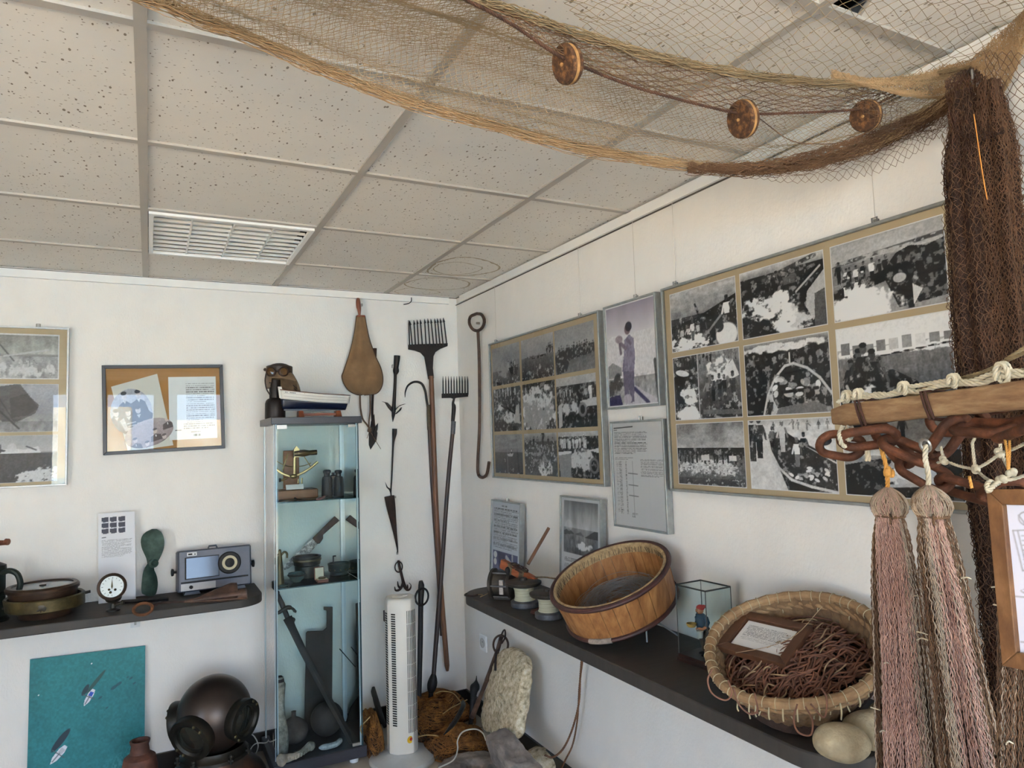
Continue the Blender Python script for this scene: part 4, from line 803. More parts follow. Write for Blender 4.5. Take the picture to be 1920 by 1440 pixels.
o = MB().tube(crom([PD(u, v, 3.35) for u, v in kp]+[PZ(520, 1438, .006)], 60), .0028, 6).build('power_cable', CABW, loc=PD(470, 1418, 3.35)); tag(o, 'thin white power cable looping between diving helmet and glass cabinet', 'cable')
# ------------------------------------------------------------ glass cabinet and what it holds
CX0, CX1, CY0, CY1, CZ = -1.112, -.690, -.415, -.045, 1.625
BLKW = mat('black_brown_laminate', '1e1e24', '2b2b33', rough=.35, scale=30, stretch=(.3, 1, 1), bump=.08)
EDG = mat('glass_edge', '1c3338', '26454b', rough=.15)
STRIP = mat('clear_strip', 'aebcc0', 'b8c6ca', rough=.15)
t = thing('display_cabinet', 'tall narrow glass display cabinet with black top and base', 'cabinet', ((CX0+CX1)/2, (CY0+CY1)/2, 0))
xm, ym = (CX0+CX1)/2, (CY0+CY1)/2; Wc, Dc = CX1-CX0, CY1-CY0
MB().bevbox((xm, ym, CZ-.0165), (Wc, Dc, .033), .002).build('cabinet_top', BLKW, t, smooth=0)
MB().bevbox((xm, ym, .055), (Wc, Dc, .05), .002).build('cabinet_base', BLKW, t, smooth=0)
for x in (CX0+.05, CX1-.05):
    for y in (CY0+.05, CY1-.05): MB().lathe([(.02, 0), (.022, .015), (.02, .03)], (x, y, 0), seg=16).build('foot', BRK, t)
g = .018; z0, z1 = .08, CZ-.033
for nm, c_, sz in (('side_glass', (CX0+g, ym, (z0+z1)/2), (.004, Dc-2*g, z1-z0)), ('side_glass', (CX1-g, ym, (z0+z1)/2), (.004, Dc-2*g, z1-z0)), ('glass_door', (xm, CY0+g-.004, (z0+z1)/2), (Wc-2*g-.01, .004, z1-z0)), ('rear_glass', (xm, CY1-g, (z0+z1)/2), (Wc-2*g-.01, .004, z1-z0))):
    x_, y_, z_ = c_; a = sz[0]/2; b_ = sz[1]/2; hh = sz[2]/2
    V = [(x_, y_-b_, z_-hh), (x_, y_+b_, z_-hh), (x_, y_+b_, z_+hh), (x_, y_-b_, z_+hh)] if sz[0] < .01 else [(x_-a, y_, z_-hh), (x_+a, y_, z_-hh), (x_+a, y_, z_+hh), (x_-a, y_, z_+hh)]
    MB().add(V, [(0, 1, 2, 3)]).build(nm, CGLASS, t, smooth=0)
for x in (CX0+g, CX1-g):
    for y, m_ in ((CY0+g-.006, EDG), (CY1-g, STRIP)): MB().box((x, y, (z0+z1)/2), (.004, .006, z1-z0)).build('edge_strip', m_, t, smooth=0)
    MB().box((x-.006*(1 if x > xm else -1), CY0+g+.005, (z0+z1)/2), (.005, .010, z1-z0)).build('edge_strip', STRIP, t, smooth=0)
    MB().box((x, CY0+.05, (z0+z1)/2), (.003, .006, z1-z0)).build('edge_strip', STRIP, t, smooth=0)
    MB().box((x-.004*(1 if x > xm else -1), CY1-g-.006, (z0+z1)/2), (.014, .014, z1-z0)).build('corner_post', STRIP, t, smooth=0)
for z in (z1-.012, z0+.012):
    MB().box((CX0+g+.03, CY0+g-.008, z), (.045, .012, .018)).build('hinge', STEEL, t, smooth=0)
    MB().box((CX1-g-.03, CY0+g-.008, z), (.035, .012, .012)).build('hinge', STEEL, t, smooth=0)
SH = [1.232, .842]
for z in SH:
    o = MB().box((xm, ym, z), (Wc-2*g-.008, Dc-2*g-.012, .004)).build('glass_shelf', CGLASS, t, smooth=0)
    MB().box((xm, CY0+g+.008, z), (Wc-2*g-.008, .0025, .005)).build('front_edge', EDG, o, smooth=0)
MB().tube([PB(637, 1217, .1), PB(666, 1250, .38)], .0025, 6).build('door_stay', BLKI, t)
YC = .2
def cb(u, v, d=YC): return PB(u, v, d)
def plate(px, d, th, name, m, parent=None, loc=None, n=0, bev=.002, lean=0):
    P = [PB(u, v, d) for u, v in (smo(px, n) if n else px)]
    b = MB().prism(P, (0, th, 0)); return b.build(name, m, parent, loc, smooth=30, bevel=bev)
def path(px, d): return [PB(u, v, d) for u, v in px]
# sextant
BRS = mat('bright_brass', '85704a', 'cbb988', 'a89468', rough=.3, metal=.8, scale=12)
WBR = mat('warm_brown_wood', '6b4326', '8a5c38', rough=.5, scale=10, stretch=(1, 6, 6), bump=.1)
zz = SH[0]+.002
t = thing('sextant', 'brass sextant mounted on a brown wooden stand inside the cabinet', 'sextant', (cb(555, 935).x, -.2, zz))
bl, br_ = cb(518, 938, .26).x, cb(594, 930, .26).x
MB().bevbox(((bl+br_)/2+.004, -.21, zz+.024), (br_-bl, .13, .045), .004).build('wooden_stand', WBR, t, smooth=0)
MB().bevbox((cb(547, 900, .17).x, -.155, zz+.14), (.075, .02, .19), .003).build('wooden_post', WBR, t, smooth=0)
MB().tube(crom(path([(518, 880), (532, 889), (550, 893), (570, 885), (584, 876), (596, 866)], .19), 30), [.006]*30, 8, flat=(0, 1, 0)).build('arc', BRS, t)
MB().tube(crom(path([(519, 865), (535, 873), (552, 876), (574, 872), (583, 868)], .18), 20), .0022, 6).build('inner_arc', BRS, t)
for a_, b_ in (((540, 850), (530, 882)), ((566, 850), (583, 876)), ((553, 855), (553, 890))): MB().tube([cb(*a_, .185), cb(*b_, .185)], .0028 if b_[0] != 553 else .008, 6).build('frame_arm', BRS, t)
ta, tb = cb(551, 851, .225), cb(594, 848, .225); tx = (tb-ta).normalized(); L_ = (tb-ta).length
MB().lathe([(.016, 0), (.018, .02), (.018, .05*1), (.012, .075), (.013, .09), (.0125, L_)], ta, tx, 24).build('telescope', mat('aged_brass_tube', '2e2417', '6b5530', rough=.35, metal=.8, scale=8), t)
MB().prism(path([(551, 843), (556, 836), (562, 843), (566, 856), (552, 858)], .235), (0, .02, 0)).build('mirror_housing', BRS, t)
b = MB().ball(cb(551, 893, .2), .014, 12, 8, (1.3, .6, .8)); b.tube(path([(538, 896), (530, 900), (526, 900)], .21), .006, 8).tube(path([(560, 898), (559, 906)], .21), .004, 6).tube(path([(566, 896), (566, 907)], .21), .004, 6); b.build('micrometer', BRS, t)
MB().lathe([(.008, 0), (.01, .004), (.01, .01)], cb(527, 900, .215), (-1, 0, 0), 14).build('micrometer_knob', BLKI, t)
zc_ = zz+.047
o = MB().prism([(cb(537, 921, .268).x, -.262, zc_+.001), (cb(570, 918, .268).x, -.262, zc_+.001), (cb(570, 912, .268).x, -.252, zc_+.024), (cb(537, 915, .268).x, -.252, zc_+.024)], (0, .0015, 0)).build('name_card', mat('white_card2', 'c8c8c4', rough=.6), loc=(cb(553, 920, .268).x, -.26, zc_)); tag(o, 'tiny white name card leaning on the wooden sextant stand', 'card')
for k_, (px, lab) in enumerate((([(545, 927), (549, 931), (557, 936), (566, 937)], 'small curved pocket knife on the left in front of the sextant stand'), ([(594, 936), (603, 934), (611, 930), (616, 928)], 'small curved pocket knife beside the binoculars'))):
    p_ = [PZ(u, v, zz+.007) for u, v in px]; c_ = (p_[0]+p_[-1])/2; tk = thing('pocket_knife', lab, 'knife', (c_.x, c_.y, zz), 'small knives on the upper glass shelf')
    C_ = crom(p_, 12); MB().tube(C_[:7], [.004, .006, .006, .006, .006, .0055, .005], 8).build('red_grip', mat('red_grip', '6a2420', '9b6d63', rough=.5, scale=40), tk); MB().tube(C_[6:], [.005, .0045, .004, .003, .002, .001], 8).build('dark_blade', BLKI, tk)
# binoculars
t = thing('binoculars', 'black binoculars standing upright on the upper glass shelf', 'binoculars', (cb(624, 930).x, -.2, zz))
BIN = mat('black_leatherette', '121316', '1f2024', rough=.55, scale=60, bump=.3)
for u, r_ in ((613.5, .026), (635, .025)):
    c_ = cb(u, 930, .21); c_.z = zz; hb = cb(u, 893, .21).z-zz
    o = MB().lathe([(r_*1.02, 0), (r_*1.05, .01), (r_*.98, .05), (r_*.95, hb*.85), (r_*.8, hb*.98), (r_*.62, hb)], c_, (0, 0, 1), 26).build('barrel', BIN, t)
    MB().lathe([(r_*.55, hb), (r_*.56, hb+.014), (r_*.72, hb+.018), (r_*.74, hb+.028), (r_*.5, hb+.032)], c_, (0, 0, 1), 22).build('eyepiece', BIN, t)
MB().bevbox((cb(624, 905, .2).x, -.205, zz+.055), (.03, .02, .1), .004).lathe([(.007, 0), (.008, .012)], (cb(624, 890, .2).x, -.205, zz+.105), seg=12).build('bridge', BIN, t)
# middle shelf
zz = SH[1]+.002
WOODH = mat('dark_handle_wood', '2a1b15', '4b342a', rough=.6, scale=18, stretch=(3, 3, 1), bump=.3); WSP = mat('corroded_blade', '5a5a58', 'd8d6d0', '9a9894', rough=.8, scale=55, bump=.5, spread=.35)
t = thing('machete', 'corroded machete with dark wooden handle leaning diagonally behind the bowls', 'machete', (cb(560, 1060, .09).x, -.09, zz))
plate([(628, 968), (637, 976), (606, 1003), (606, 1010), (600, 1019), (595, 1020), (586, 1010)], .08, .012, 'handle', WOODH, t)
plate([(586, 1010), (596, 1020), (578, 1040), (541, 1066), (533, 1069), (530, 1062), (552, 1041), (575, 1020)], .083, .004, 'blade', WSP, t)
t = thing('oil_can', 'tall conical brass oil can with hooked spout at the cabinet left corner', 'oil can', (cb(525, 1090, .31).x, -.31, zz))
c_ = cb(525, 1090, .31); c_.z = zz; hb = cb(525, 1030, .31).z-zz
MB().lathe([(.019, 0), (.021, .004), (.019, .02), (.010, hb*.78), (.007, hb*.95), (.004, hb)], c_, (0, 0, 1), 22).build('cone_body', BRASS, t)
MB().tube(crom([cb(527, 1041, .31), cb(533, 1035, .31), cb(538, 1038, .31), cb(538, 1046, .31)], 14), .005, 10).tube([cb(524, 1041, .31), cb(517, 1040, .31)], .004, 8).build('spout', BRASS, t)
def bowl(name, label, cat, u, v, d, R_, h, m_, m2=None, tilt=(0, 0, 1), inner=True, prof=None, group=None):
    c_ = cb(u, v, d); c_.z = zz; t_ = thing(name, label, cat, c_, group)
    pr = prof or [(.45*R_, 0), (.5*R_, .004), (.85*R_, h*.35), (R_*.98, h*.6), (R_, h*.93), (R_*1.03, h), (R_*.95, h*1.0), (R_*.9, h*.7), (R_*.5, h*.25), (.001, h*.2)]
    MB().lathe(pr, c_, tilt, 36, False).build('bowl_body', m_, t_); 
    if m2: MB().lathe([(R_*.93, h*.9), (.001, h*.92)], c_, tilt, 30, False).build('glass_disc', m2, t_)
    return t_, c_
GLZ = mat('compass_card', '8fa09c', 'a5b5b0', rough=.15, scale=10)
t_, c_ = bowl('compass_bowl', 'large dark brass compass box behind the open case, touching the machete blade', 'compass', 576, 1072, .16, .066, .10, BRONZE, None, prof=[(.058, 0), (.06, .05), (.058, .055), (.064, .06), (.066, .09), (.068, .094), (.068, .1), (.058, .101), (.056, .09), (.001, .088)])
MB().lathe([(.0685, .078), (.0695, .082), (.0685, .088)], c_, seg=36, close=False).build('brass_band', BRASS, t_)
t_, c_ = bowl('small_compass', 'small greenish gimballed compass at the front left of the middle glass shelf', 'compass', 557, 1092, .27, .037, .044, mat('grey_green_metal', '33403c', '5d6c66', rough=.5, metal=.4, scale=20, bump=.3), GLZ, (-.06, -.05, 1))
MB().lathe([(.041, .03), (.043, .034), (.041, .038)], c_, (-.06, -.05, 1), 30, False).build('gimbal_ring', BRONZE, t_)
t_, c_ = bowl('boat_compass', 'dark green round compass with sight vane at the right of the middle shelf', 'compass', 636, 1082, .2, .055, .054, mat('verdigris_metal', '16201f', '34423f', rough=.5, metal=.4, scale=20, bump=.3), GLZ, (0, -.03, 1), prof=[(.04, 0), (.046, .004), (.044, .012), (.052, .02), (.054, .045), (.056, .05), (.056, .056), (.05, .057), (.048, .05), (.001, .05)])
MB().bevbox((cb(625, 1050, .19).x, -.19, zz+.073), (.007, .004, .038), .001).bevbox((cb(627, 1046, .19).x, -.19, zz+.09), (.016, .004, .007), .001).build('sight_vane', BLKI, t_)
for k_ in range(5): a = -2.7+k_*.5; MB().ball((c_.x+math.cos(a)*.056, c_.y+math.sin(a)*.056, zz+.028), .004, 8, 5).build('screw', BRASS, t_)
t = thing('compass_case', 'open red-brown leather case with cream lining holding a pocket compass', 'case', PZ(604, 1092, zz)); c_ = PZ(604, 1091, zz)
LEA = mat('red_brown_leather', '5d3226', '7d4a38', rough=.5, scale=20); SILK = mat('cream_silk', 'b0a68e', 'cfc6ae', rough=.6, scale=9, bump=.3)
MB().bevbox(c_+Vector((0, 0, .007)), (.052, .045, .014), .003).build('case_bottom', LEA, t); 
MB().bevbox(c_+Vector((-.008, .026, .037)), (.047, .008, .062), .004, Matrix.Rotation(-.12, 3, 'X')).build('case_lid', LEA, t); MB().bevbox(c_+Vector((-.008, .0215, .037)), (.040, .003, .054), .001, Matrix.Rotation(-.12, 3, 'X')).build('lid_lining', SILK, t)
MB().bevbox(c_+Vector((0, -.0, .0145)), (.045, .038, .003), .001).build('bottom_lining', SILK, t); MB().lathe([(.016, .015), (.018, .019), (.016, .023), (.001, .024)], c_, seg=24).build('pocket_compass', BRASS, t)
c_ = PZ(532, 1099, zz); o = MB().lathe([(.018, 0), (.019, .003), (.019, .006), (.01, .008)], c_, seg=24).build('brass_disc', mat('grey_green_metal', '33403c'), loc=c_); tag(o, 'small flat round tin in front of the conical oil can', 'tin')
# bottom compartment
zz = .081
DKB = mat('dark_brown_iron', '15120f', '2b2521', rough=.6, metal=.3, scale=16, bump=.3)
t = thing('naval_sword', 'dark naval sword in its scabbard slanting across the cabinet bottom', 'sword', (cb(660, 1390, .2).x, -.2, zz))
def slab_path(px, widths, d0, d1, th, name, m_):
    n = len(px); b = MB(); V = []
    for i, (u, v) in enumerate(px):
        d = d0+(d1-d0)*i/(n-1); p = PB(u, v, d); a = PB(*px[max(i-1, 0)], d); c2 = PB(*px[min(i+1, n-1)], d); tn = (c2-a).normalized(); nn = Vector((-tn.z, 0, tn.x)); w_ = psz(widths[i], p)/2
        V += [p-nn*w_, p+Vector((0, -th, 0)), p+nn*w_, p+Vector((0, th, 0))]
    F_ = [(4*i+j, 4*i+(j+1) % 4, 4*i+4+(j+1) % 4, 4*i+4+j) for i in range(n-1) for j in range(4)]+[(3, 2, 1, 0), tuple(range(4*n-4, 4*n))]
    return b.add(V, F_).build(name, m_, t, smooth=50)
slab_path([(539, 1158), (548, 1178), (569, 1222), (620, 1318), (650, 1372), (664, 1402)], [17, 14, 13, 12, 11, 8], .155, .375, .008, 'scabbard', DKB)
MB().tube(path([(519, 1112), (529, 1133), (541, 1163)], .14), [.011, .0125, .012], 12).ball(cb(519, 1112, .14), .014, 10, 6).build('grip', DKB, t)
MB().tube(crom(path([(517, 1152), (524, 1148), (533, 1142), (540, 1139), (548, 1141), (553, 1146), (552, 1148)], .15), 20), [.007]*3+[.009]*5+[.011]*6+[.007]*4+[.009]*2, 10).build('crossguard', BRONZE, t)
MB().tube(crom(path([(546, 1158), (552, 1161), (550, 1167)], .15), 8), .005, 8).build('ring_mount', BRONZE, t)
t = thing('whale_knife', 'big dark iron flensing blade with notched handle standing against the rear glass', 'blade', (cb(598, 1350, .085).x, -.085, zz))
yb = PB(580, 1354, .09)
plate([(607, 1138), (624, 1138), (623, 1315), (640, 1332), (648, 1356), (618, 1372), (571, 1372), (573, 1260), (574, 1187), (577, 1184), (606, 1183), (613, 1177), (613, 1145), (607, 1144)], .088, .01, 'blade_body', DKB, t)
def onfl(u, v, z_=zz): return PZ(u, v, z_)
p_ = cb(592, 1356, .17); t = thing('iron_pot', 'round brown iron shot behind the jaw bone on the cabinet floor', 'iron ball', (cb(613, 1360, .2).x, -.2, zz)); b = MB().ball((cb(613, 1362, .2).x, -.2, zz+.078), .0785, 28, 18, (1, 1, 1), .02, sd=4); b.build('shot_body', mat('brown_ball', '1f1a18', '352d29', rough=.75, scale=20, bump=.3), t)
t.name = 'cannon_ball'
t = thing('squat_jug', 'squat dusty clay jug with a small neck between encrusted bottle and iron shot', 'jug', (cb(551, 1370, .19).x, -.19, zz)); cj = (cb(551, 1370, .19).x, -.19, zz)
MB().lathe([(.035, 0), (.055, .012), (.066, .04), (.064, .065), (.05, .09), (.03, .105), (.011, .115), (.010, .135), (.012, .14), (.006, .141)], cj, seg=30).build('jug_body', mat('dusty_clay', '3a302b', '5d524c', '4a3f3a', rough=.9, scale=18, bump=.4), t)
t = thing('encrusted_bottle', 'tall bottle crusted with pale shells at the cabinet left front', 'bottle', (cb(528, 1400, .30).x, -.30, zz)); ce = Vector((cb(527, 1400, .30).x, -.30, zz)); ht = cb(527, 1268, .30).z-zz
ENC = mat('shell_crust', '3b342e', 'b9b2a4', '8b8376', rough=.95, scale=24, bump=.9, bscale=90, spread=.6)
b = MB(); n = 26; prf = [(0.0, .0)]+[(.024+.006*math.sin(7*k/n)+.006*(1-k/n), ht*k/n*.93) for k in range(n)]+[(.019, ht*.94), (.018, ht*.99), (.006, ht)]
b.lathe(prf, ce, (-.015, 0, 1), 22, False); b.build('crusted_glass', ENC, t); MB().lathe([(.0195, ht*.9), (.0205, ht*.94), (.019, ht*.97), (.012, ht*1.005), (.001, ht*1.01)], ce, (-.015, 0, 1), 20, False).build('bottle_mouth', RUST, t)
BONE = mat('bone', '6b655b', 'a39c8d', rough=.85, scale=20, bump=.5, bscale=70)
b = MB(); jp = [onfl(522, 1428, zz+.02), onfl(535, 1422, zz+.022), onfl(550, 1418, zz+.02), onfl(566, 1410, zz+.018), onfl(580, 1400, zz+.022), onfl(590, 1396, zz+.028)]
J = crom(jp, 26); 
b.tube(J, [.020, .026, .028, .025, .019, .016, .017, .018, .016, .015, .016, .017, .015, .015, .016, .015, .014, .015, .016, .016, .017, .019, .022, .022, .018, .010], 10)
o = b.build('jaw_bone', BONE, loc=J[12]); tag(o, 'pale fish jaw bone with teeth lying at the front of the cabinet floor', 'bone')
for k in range(9):
    p = J[6+2*k]; MB().ball((p[0]+.004, p[1]-.012, p[2]-.002), .008, 8, 6, (.8, 1, 1.1), .1, sd=k).build('tooth', BONE, o)
J = crom([onfl(598, 1402, zz+.012), onfl(612, 1400, zz+.014), (onfl(630, 1395, zz+.016)), onfl(640, 1386, zz+.018)], 12)
o = MB().tube(J, [.004, .011, .013, .014, .013, .013, .013, .013, .013, .013, .012, .005], 10).build('whale_tooth', mat('grey_ivory', '70787a', 'b3babb', rough=.5, scale=60, bump=.3), loc=J[5]); tag(o, 'speckled grey-white curved tooth lying right of the jaw bone', 'tooth')
# ------------------------------------------------------------ on top of the cabinet
zt = CZ
t = thing('diving_hood', 'canvas diving hood with round goggles resting on a dark metal stand', 'diving hood', (cb(520, 770, .25).x, -.22, zt))
cx_ = cb(516, 770, .22).x; IRB = mat('brown_iron_stand', '17110f', '2b211d', rough=.45, metal=.4, scale=10)
MB().lathe([(.047, 0), (.048, .004), (.047, .075), (.042, .09), (.035, .097), (.028, .10), (.026, .105)], (cx_, -.22, zt), seg=32).build('stand_base', IRB, t)
MB().lathe([(.027, .10), (.027, .17), (.025, .19)], (cx_, -.22, zt), seg=24).build('stand_neck', IRB, t)
hc_ = cb(524, 705, .22); b = MB()
def hood(u_, v_):
    # cap open at the front, flap hanging to the right
    a = 2*math.pi*u_; th = math.pi*(.02+.62*v_); r_ = .058
    x = math.cos(a)*math.sin(th); y = math.sin(a)*math.sin(th); z = math.cos(th); k_ = 1+.06*math.sin(3*a)+.03*math.sin(7*a+1)
    p = Vector((x*1.0, y*.9, z*.95))*r_*k_
    if v_ > .55: e = (v_-.55)/.45; p += Vector((.03*e*max(0, x)*1.6, 0, -.035*e*(1+max(0, x)*.6)+(.045*e if y < -.45 and abs(x) < .8 else 0)))
    return hc_+p
CANV = mat('brown_canvas', '5b4733', '7a6146', rough=.85, scale=25, bump=.35, sheen=.2)
b.grid(hood, 40, 20, True); o = b.build('canvas_cap', CANV, t); mm = o.modifiers.new('s', 'SOLIDIFY'); mm.thickness = .003
DLE = mat('dark_leather', '1c110d', '33211a', rough=.45, scale=20, bump=.2)
b = MB(); b.grid(lambda u_, v_: hc_+Vector((math.cos(math.pi*(1.0+u_))*.062, math.sin(math.pi*(1.0+u_))*.058, .026+.036*(v_-.3)-.012*abs(u_-.4)))*1.0, 24, 4); o2 = b.build('goggle_band', DLE, t); mm = o2.modifiers.new('s', 'SOLIDIFY'); mm.thickness = .008
MB().ball(hc_+Vector((0, 0, .036)), .055, 24, 10, (1.02, .96, .5)).build('leather_crown', DLE, t)
for u_, s_ in ((531.5, 1), (508, .8)):
    gp = cb(u_, 697, .285); dr = Vector((.25 if s_ == 1 else -.7, -1, .05)).normalized(); MB().lathe([(.022, -.012), (.024, 0), (.024, .006), (.02, .009), (.017, .004)], gp, dr, 26, False).build('goggle_rim', mat('goggle_brown', '2d1c14', '4d3224', rough=.35, metal=.4, scale=8), t); MB().lathe([(.018, .004), (.001, .007)], gp, dr, 20, False).build('goggle_lens', mat('amber_lens', '3f2b1a', '6b4d2c', rough=.12, scale=20), t)
b = MB(); b.ball(cb(497, 693, .25), .008, 8, 6).tube(crom(path([(499, 700), (497, 714), (500, 730), (506, 740)], .24), 10), .0035, 6); b.build('side_strap', DLE, t)
b = MB(); b.tube(crom(path([(549, 722), (556, 728), (560, 733), (557, 734), (552, 729)], .235), 12), .0022, 6); b.build('lace', DLE, t)
# model boat
t = thing('model_boat', 'model rowing boat with white topsides and navy hull on a small wooden stand', 'model boat', (cb(590, 770, .27).x, -.27, zt))
xb, xs_ = cb(524, 740, .28).x, cb(655, 745, .28).x; Lb = xs_-xb; zk = cb(590, 768, .28).z; 
sheer = lambda s: cb(524, 731, .28).z*(1-s)**1+(cb(655, 742, .28).z)*s-.006*math.sin(math.pi*s)-0*s
zbw = lambda s: cb(524, 748, .28).z*(1-s)+cb(655, 757, .28).z*s-.006*math.sin(math.pi*s)
beam = lambda s: .042*min(1, (math.sin(math.pi*min(1, s*.85+.0)))**.6*1.05)*(1 if s < .8 else 1-(s-.8)*1.6)+.001
kz = lambda s: cb(524, 766, .28).z*(1-s)+cb(655, 768, .28).z*s
def hull(s, q_, z0_, z1_, t0, t1):
    # s along the boat, q across from port to starboard
    return None
def half(s, k): # k 0 keel .. 1 sheer
    zz_ = kz(s)+(sheer(s)-kz(s))*k; w_ = beam(s)*(max(k, .0)**.45 if k > 0 else 0.02); off = -.012*(k-1)*(1-s)*(1-s)-.022*(1-k)*max(0, (s-.75)*4)**1.5
    return zz_, w_, off
wl = lambda s: (zbw(s)-kz(s))/(sheer(s)-kz(s))
NAVY = mat('navy_paint', '0c1224', '141c33', rough=.3, scale=6); BWH = mat('boat_white', 'c6c2ba', 'd2cec6', rough=.35, scale=6)
for nm, m_, lo, hi in (('navy_hull', NAVY, 0, 1), ('white_topsides', BWH, 1, 2)):
    b = MB()
    def f_(u_, v_):
        s = u_; side = -1 if v_ < .5 else 1; q_ = abs(v_-.5)*2; w0 = wl(s); k = w0*q_ if lo == 0 else w0+(1-w0)*q_
        z_, w_, o_ = half(s, k); return Vector((xb+Lb*s+o_, -.28+side*w_, z_))
    if lo == 0: b.grid(f_, 30, 16)
    else:
        for side in (-1, 1): b.grid(lambda u_, v_: Vector((xb+Lb*u_+half(u_, wl(u_)+(1-wl(u_))*v_)[2], -.28+side*half(u_, wl(u_)+(1-wl(u_))*v_)[1], half(u_, wl(u_)+(1-wl(u_))*v_)[0])), 30, 6)
        for side in (-1, 1): b.prism([Vector((xb+Lb, -.28, half(1, wl(1))[0])), Vector((xb+Lb, -.28+side*half(1, 1)[1], sheer(1))), Vector((xb+Lb, -.28, sheer(1)))], (.002, 0, 0))
    o = b.build(nm, m_, t); mm = o.modifiers.new('s', 'SOLIDIFY'); mm.thickness = .002
    if lo: 
        for kk in (.35, .68): MB().tube([Vector((xb+Lb*s+0, -.2815-half(s, wl(s)+(1-wl(s))*kk)[1], half(s, wl(s)+(1-wl(s))*kk)[0])) for s in [i/20 for i in range(1, 20)]], .0006, 4).build('plank_line', mat('plank_line_grey', '7d7972', rough=.6), o)  # thin grey lines marking the plank joints
        b = MB(); 
        for i, x_ in enumerate((0, .006, .013, .020, .025, .030, .035, .041)):
            if i != 2: s = .075+x_/Lb*1.05; b.box((xb+Lb*s, -.2825-half(s, .9)[1], half(s, .9)[0]), (.0035, .0006, .004))
        b.build('name_letters', mat('ink_blue', '2b2f45', rough=.5), o, smooth=0)
MB().prism([(xb-.004, -.284, kz(0)-.002), (xb+.006, -.284, kz(0)-.002), (xb+.002, -.284, sheer(0)+.02), (xb-.012, -.284, sheer(0)+.02)][::-1] and [cb(521, 725, .284), cb(528, 725, .284), cb(531, 746, .284), cb(524, 746, .284)], (0, .008, 0)).build('stem_post', BWH, t, smooth=0)
MB().box((xb+Lb*.5, -.28, kz(.5)-.003), (Lb*.88, .006, .008)).build('keel', NAVY, t, smooth=0)
RW = mat('red_brown_trim', '4b2318', '6b3626', rough=.5, scale=10)
b = MB(); 
for side in (-1, 1): MB().tube([Vector((xb+Lb*s, -.28+side*half(s, 1)[1], sheer(s)+.001)) for s in [i/24 for i in range(25)]], .002, 6).build('gunwale', RW, t)
for s in (.35, .55, .72): MB().box((xb+Lb*s, -.28, sheer(s)-.004), (.016, beam(s)*1.9, .003)).ball((xb+Lb*s, -.28, sheer(s)), .009, 10, 6, (1, 1, .6)).build('thwart', RW, t)
MB().ball((xb+Lb*.89, -.28, sheer(.9)-.001), .02, 14, 8, (1.3, 1, .35)).build('stern_deck', RW, t)
for u_ in (563, 633): 
    x_ = cb(u_, 770, .28).x; MB().prism([(x_-.014, -.315, zt), (x_+.014, -.315, zt), (x_+.012, -.305, zt+.022), (x_+.01, -.30, zt+.034), (x_-.01, -.30, zt+.034), (x_-.012, -.305, zt+.022)], (0, .05, 0)).build('cradle', mat('orange_brown_wood', '6d3218', '8f4a28', rough=.45, scale=12), t, smooth=0)
MB().box(((cb(563, 770, .28).x+cb(633, 770, .28).x)/2, -.29, zt+.016), (cb(633, 770, .28).x-cb(563, 770, .28).x, .012, .012)).build('cradle_rail', MATS['orange_brown_wood'], t, smooth=0)
# ------------------------------------------------------------ tools hung on the back wall
def tubepx(px, ws, d, n=None, m=None, name=None, parent=None, seg=10, mb=None):
    """tube through photo pixels on a plane d in front of the back wall (d may vary), ws = widths in px"""
    k = len(px); ds = d if isinstance(d, (list, tuple)) else [d]*k; wz = ws if isinstance(ws, (list, tuple)) else [ws]*k
    P = [PB(u, v, dd) for (u, v), dd in zip(px, ds)]; rr = [psz(w_, p)/2 for w_, p in zip(wz, P)]
    if n: C_ = crom([tuple(p)+(r_,) for p, r_ in zip(P, rr)], n); P = [c[:3] for c in C_]; rr = [max(.0004, c[3]) for c in C_]
    b = mb or MB(); b.tube(P, list(rr), seg)
    return b if mb is not None or name is None else b.build(name, m, parent)
BLK = mat('blackened_iron', '120e0d', '231b19', rough=.6, metal=.25, scale=40, bump=.3)
POLE = mat('brown_pole_wood', '4b2e1d', '7a5135', rough=.5, scale=8, stretch=(6, 6, .8), bump=.15)
POLD = mat('dark_pole_wood', '231816', '3c2a26', rough=.5, scale=8, stretch=(6, 6, .8), bump=.15)
def base_at(u, v, d): return PB(u, v, d)
# canvas bag
t = thing('canvas_water_bag', 'brown canvas pouch with wooden plug hanging by the corner on the back wall', 'bag', base_at(680, 740, .06))
CAN2 = mat('tan_canvas', '6b5034', '8c6c4b', '7a5d3f', rough=.85, scale=7, bump=.25, bscale=200, sheen=.2)
def bagpt(u_, v_, side):
    Lp = [(668.5, 592), (664, 625), (656, 660), (644, 697), (641, 706), (645, 720), (655, 733), (670, 740), (680, 740.5)]
    Rp = [(684, 592), (688, 615), (694, 640), (705, 670), (714, 690), (718, 710), (715, 727), (705, 738), (682, 740.8)]
    L_, R_ = BAGL[int(v_*40+.5)], BAGR[int(v_*40+.5)]; u = L_[0]+(R_[0]-L_[0])*u_; v = L_[1]+(R_[1]-L_[1])*u_
    th = .022*math.sin(math.pi*u_)**.6*min(1, .35+v_*2.2)*(1 if v_ < .85 else max(.05, (1-v_)/.15)); th += .003*math.sin(u_*14+v_*3)*math.sin(math.pi*u_)
    return PB(u, v, .035+side*th)
BAGL = crom([(668.5, 592), (664, 625), (656, 660), (644, 697), (641, 706), (645, 720), (655, 733), (670, 740), (679, 740.5)], 41); BAGR = crom([(684, 592), (688, 615), (694, 640), (705, 670), (714, 690), (718, 710), (715, 727), (705, 738), (683, 740.8)], 41)
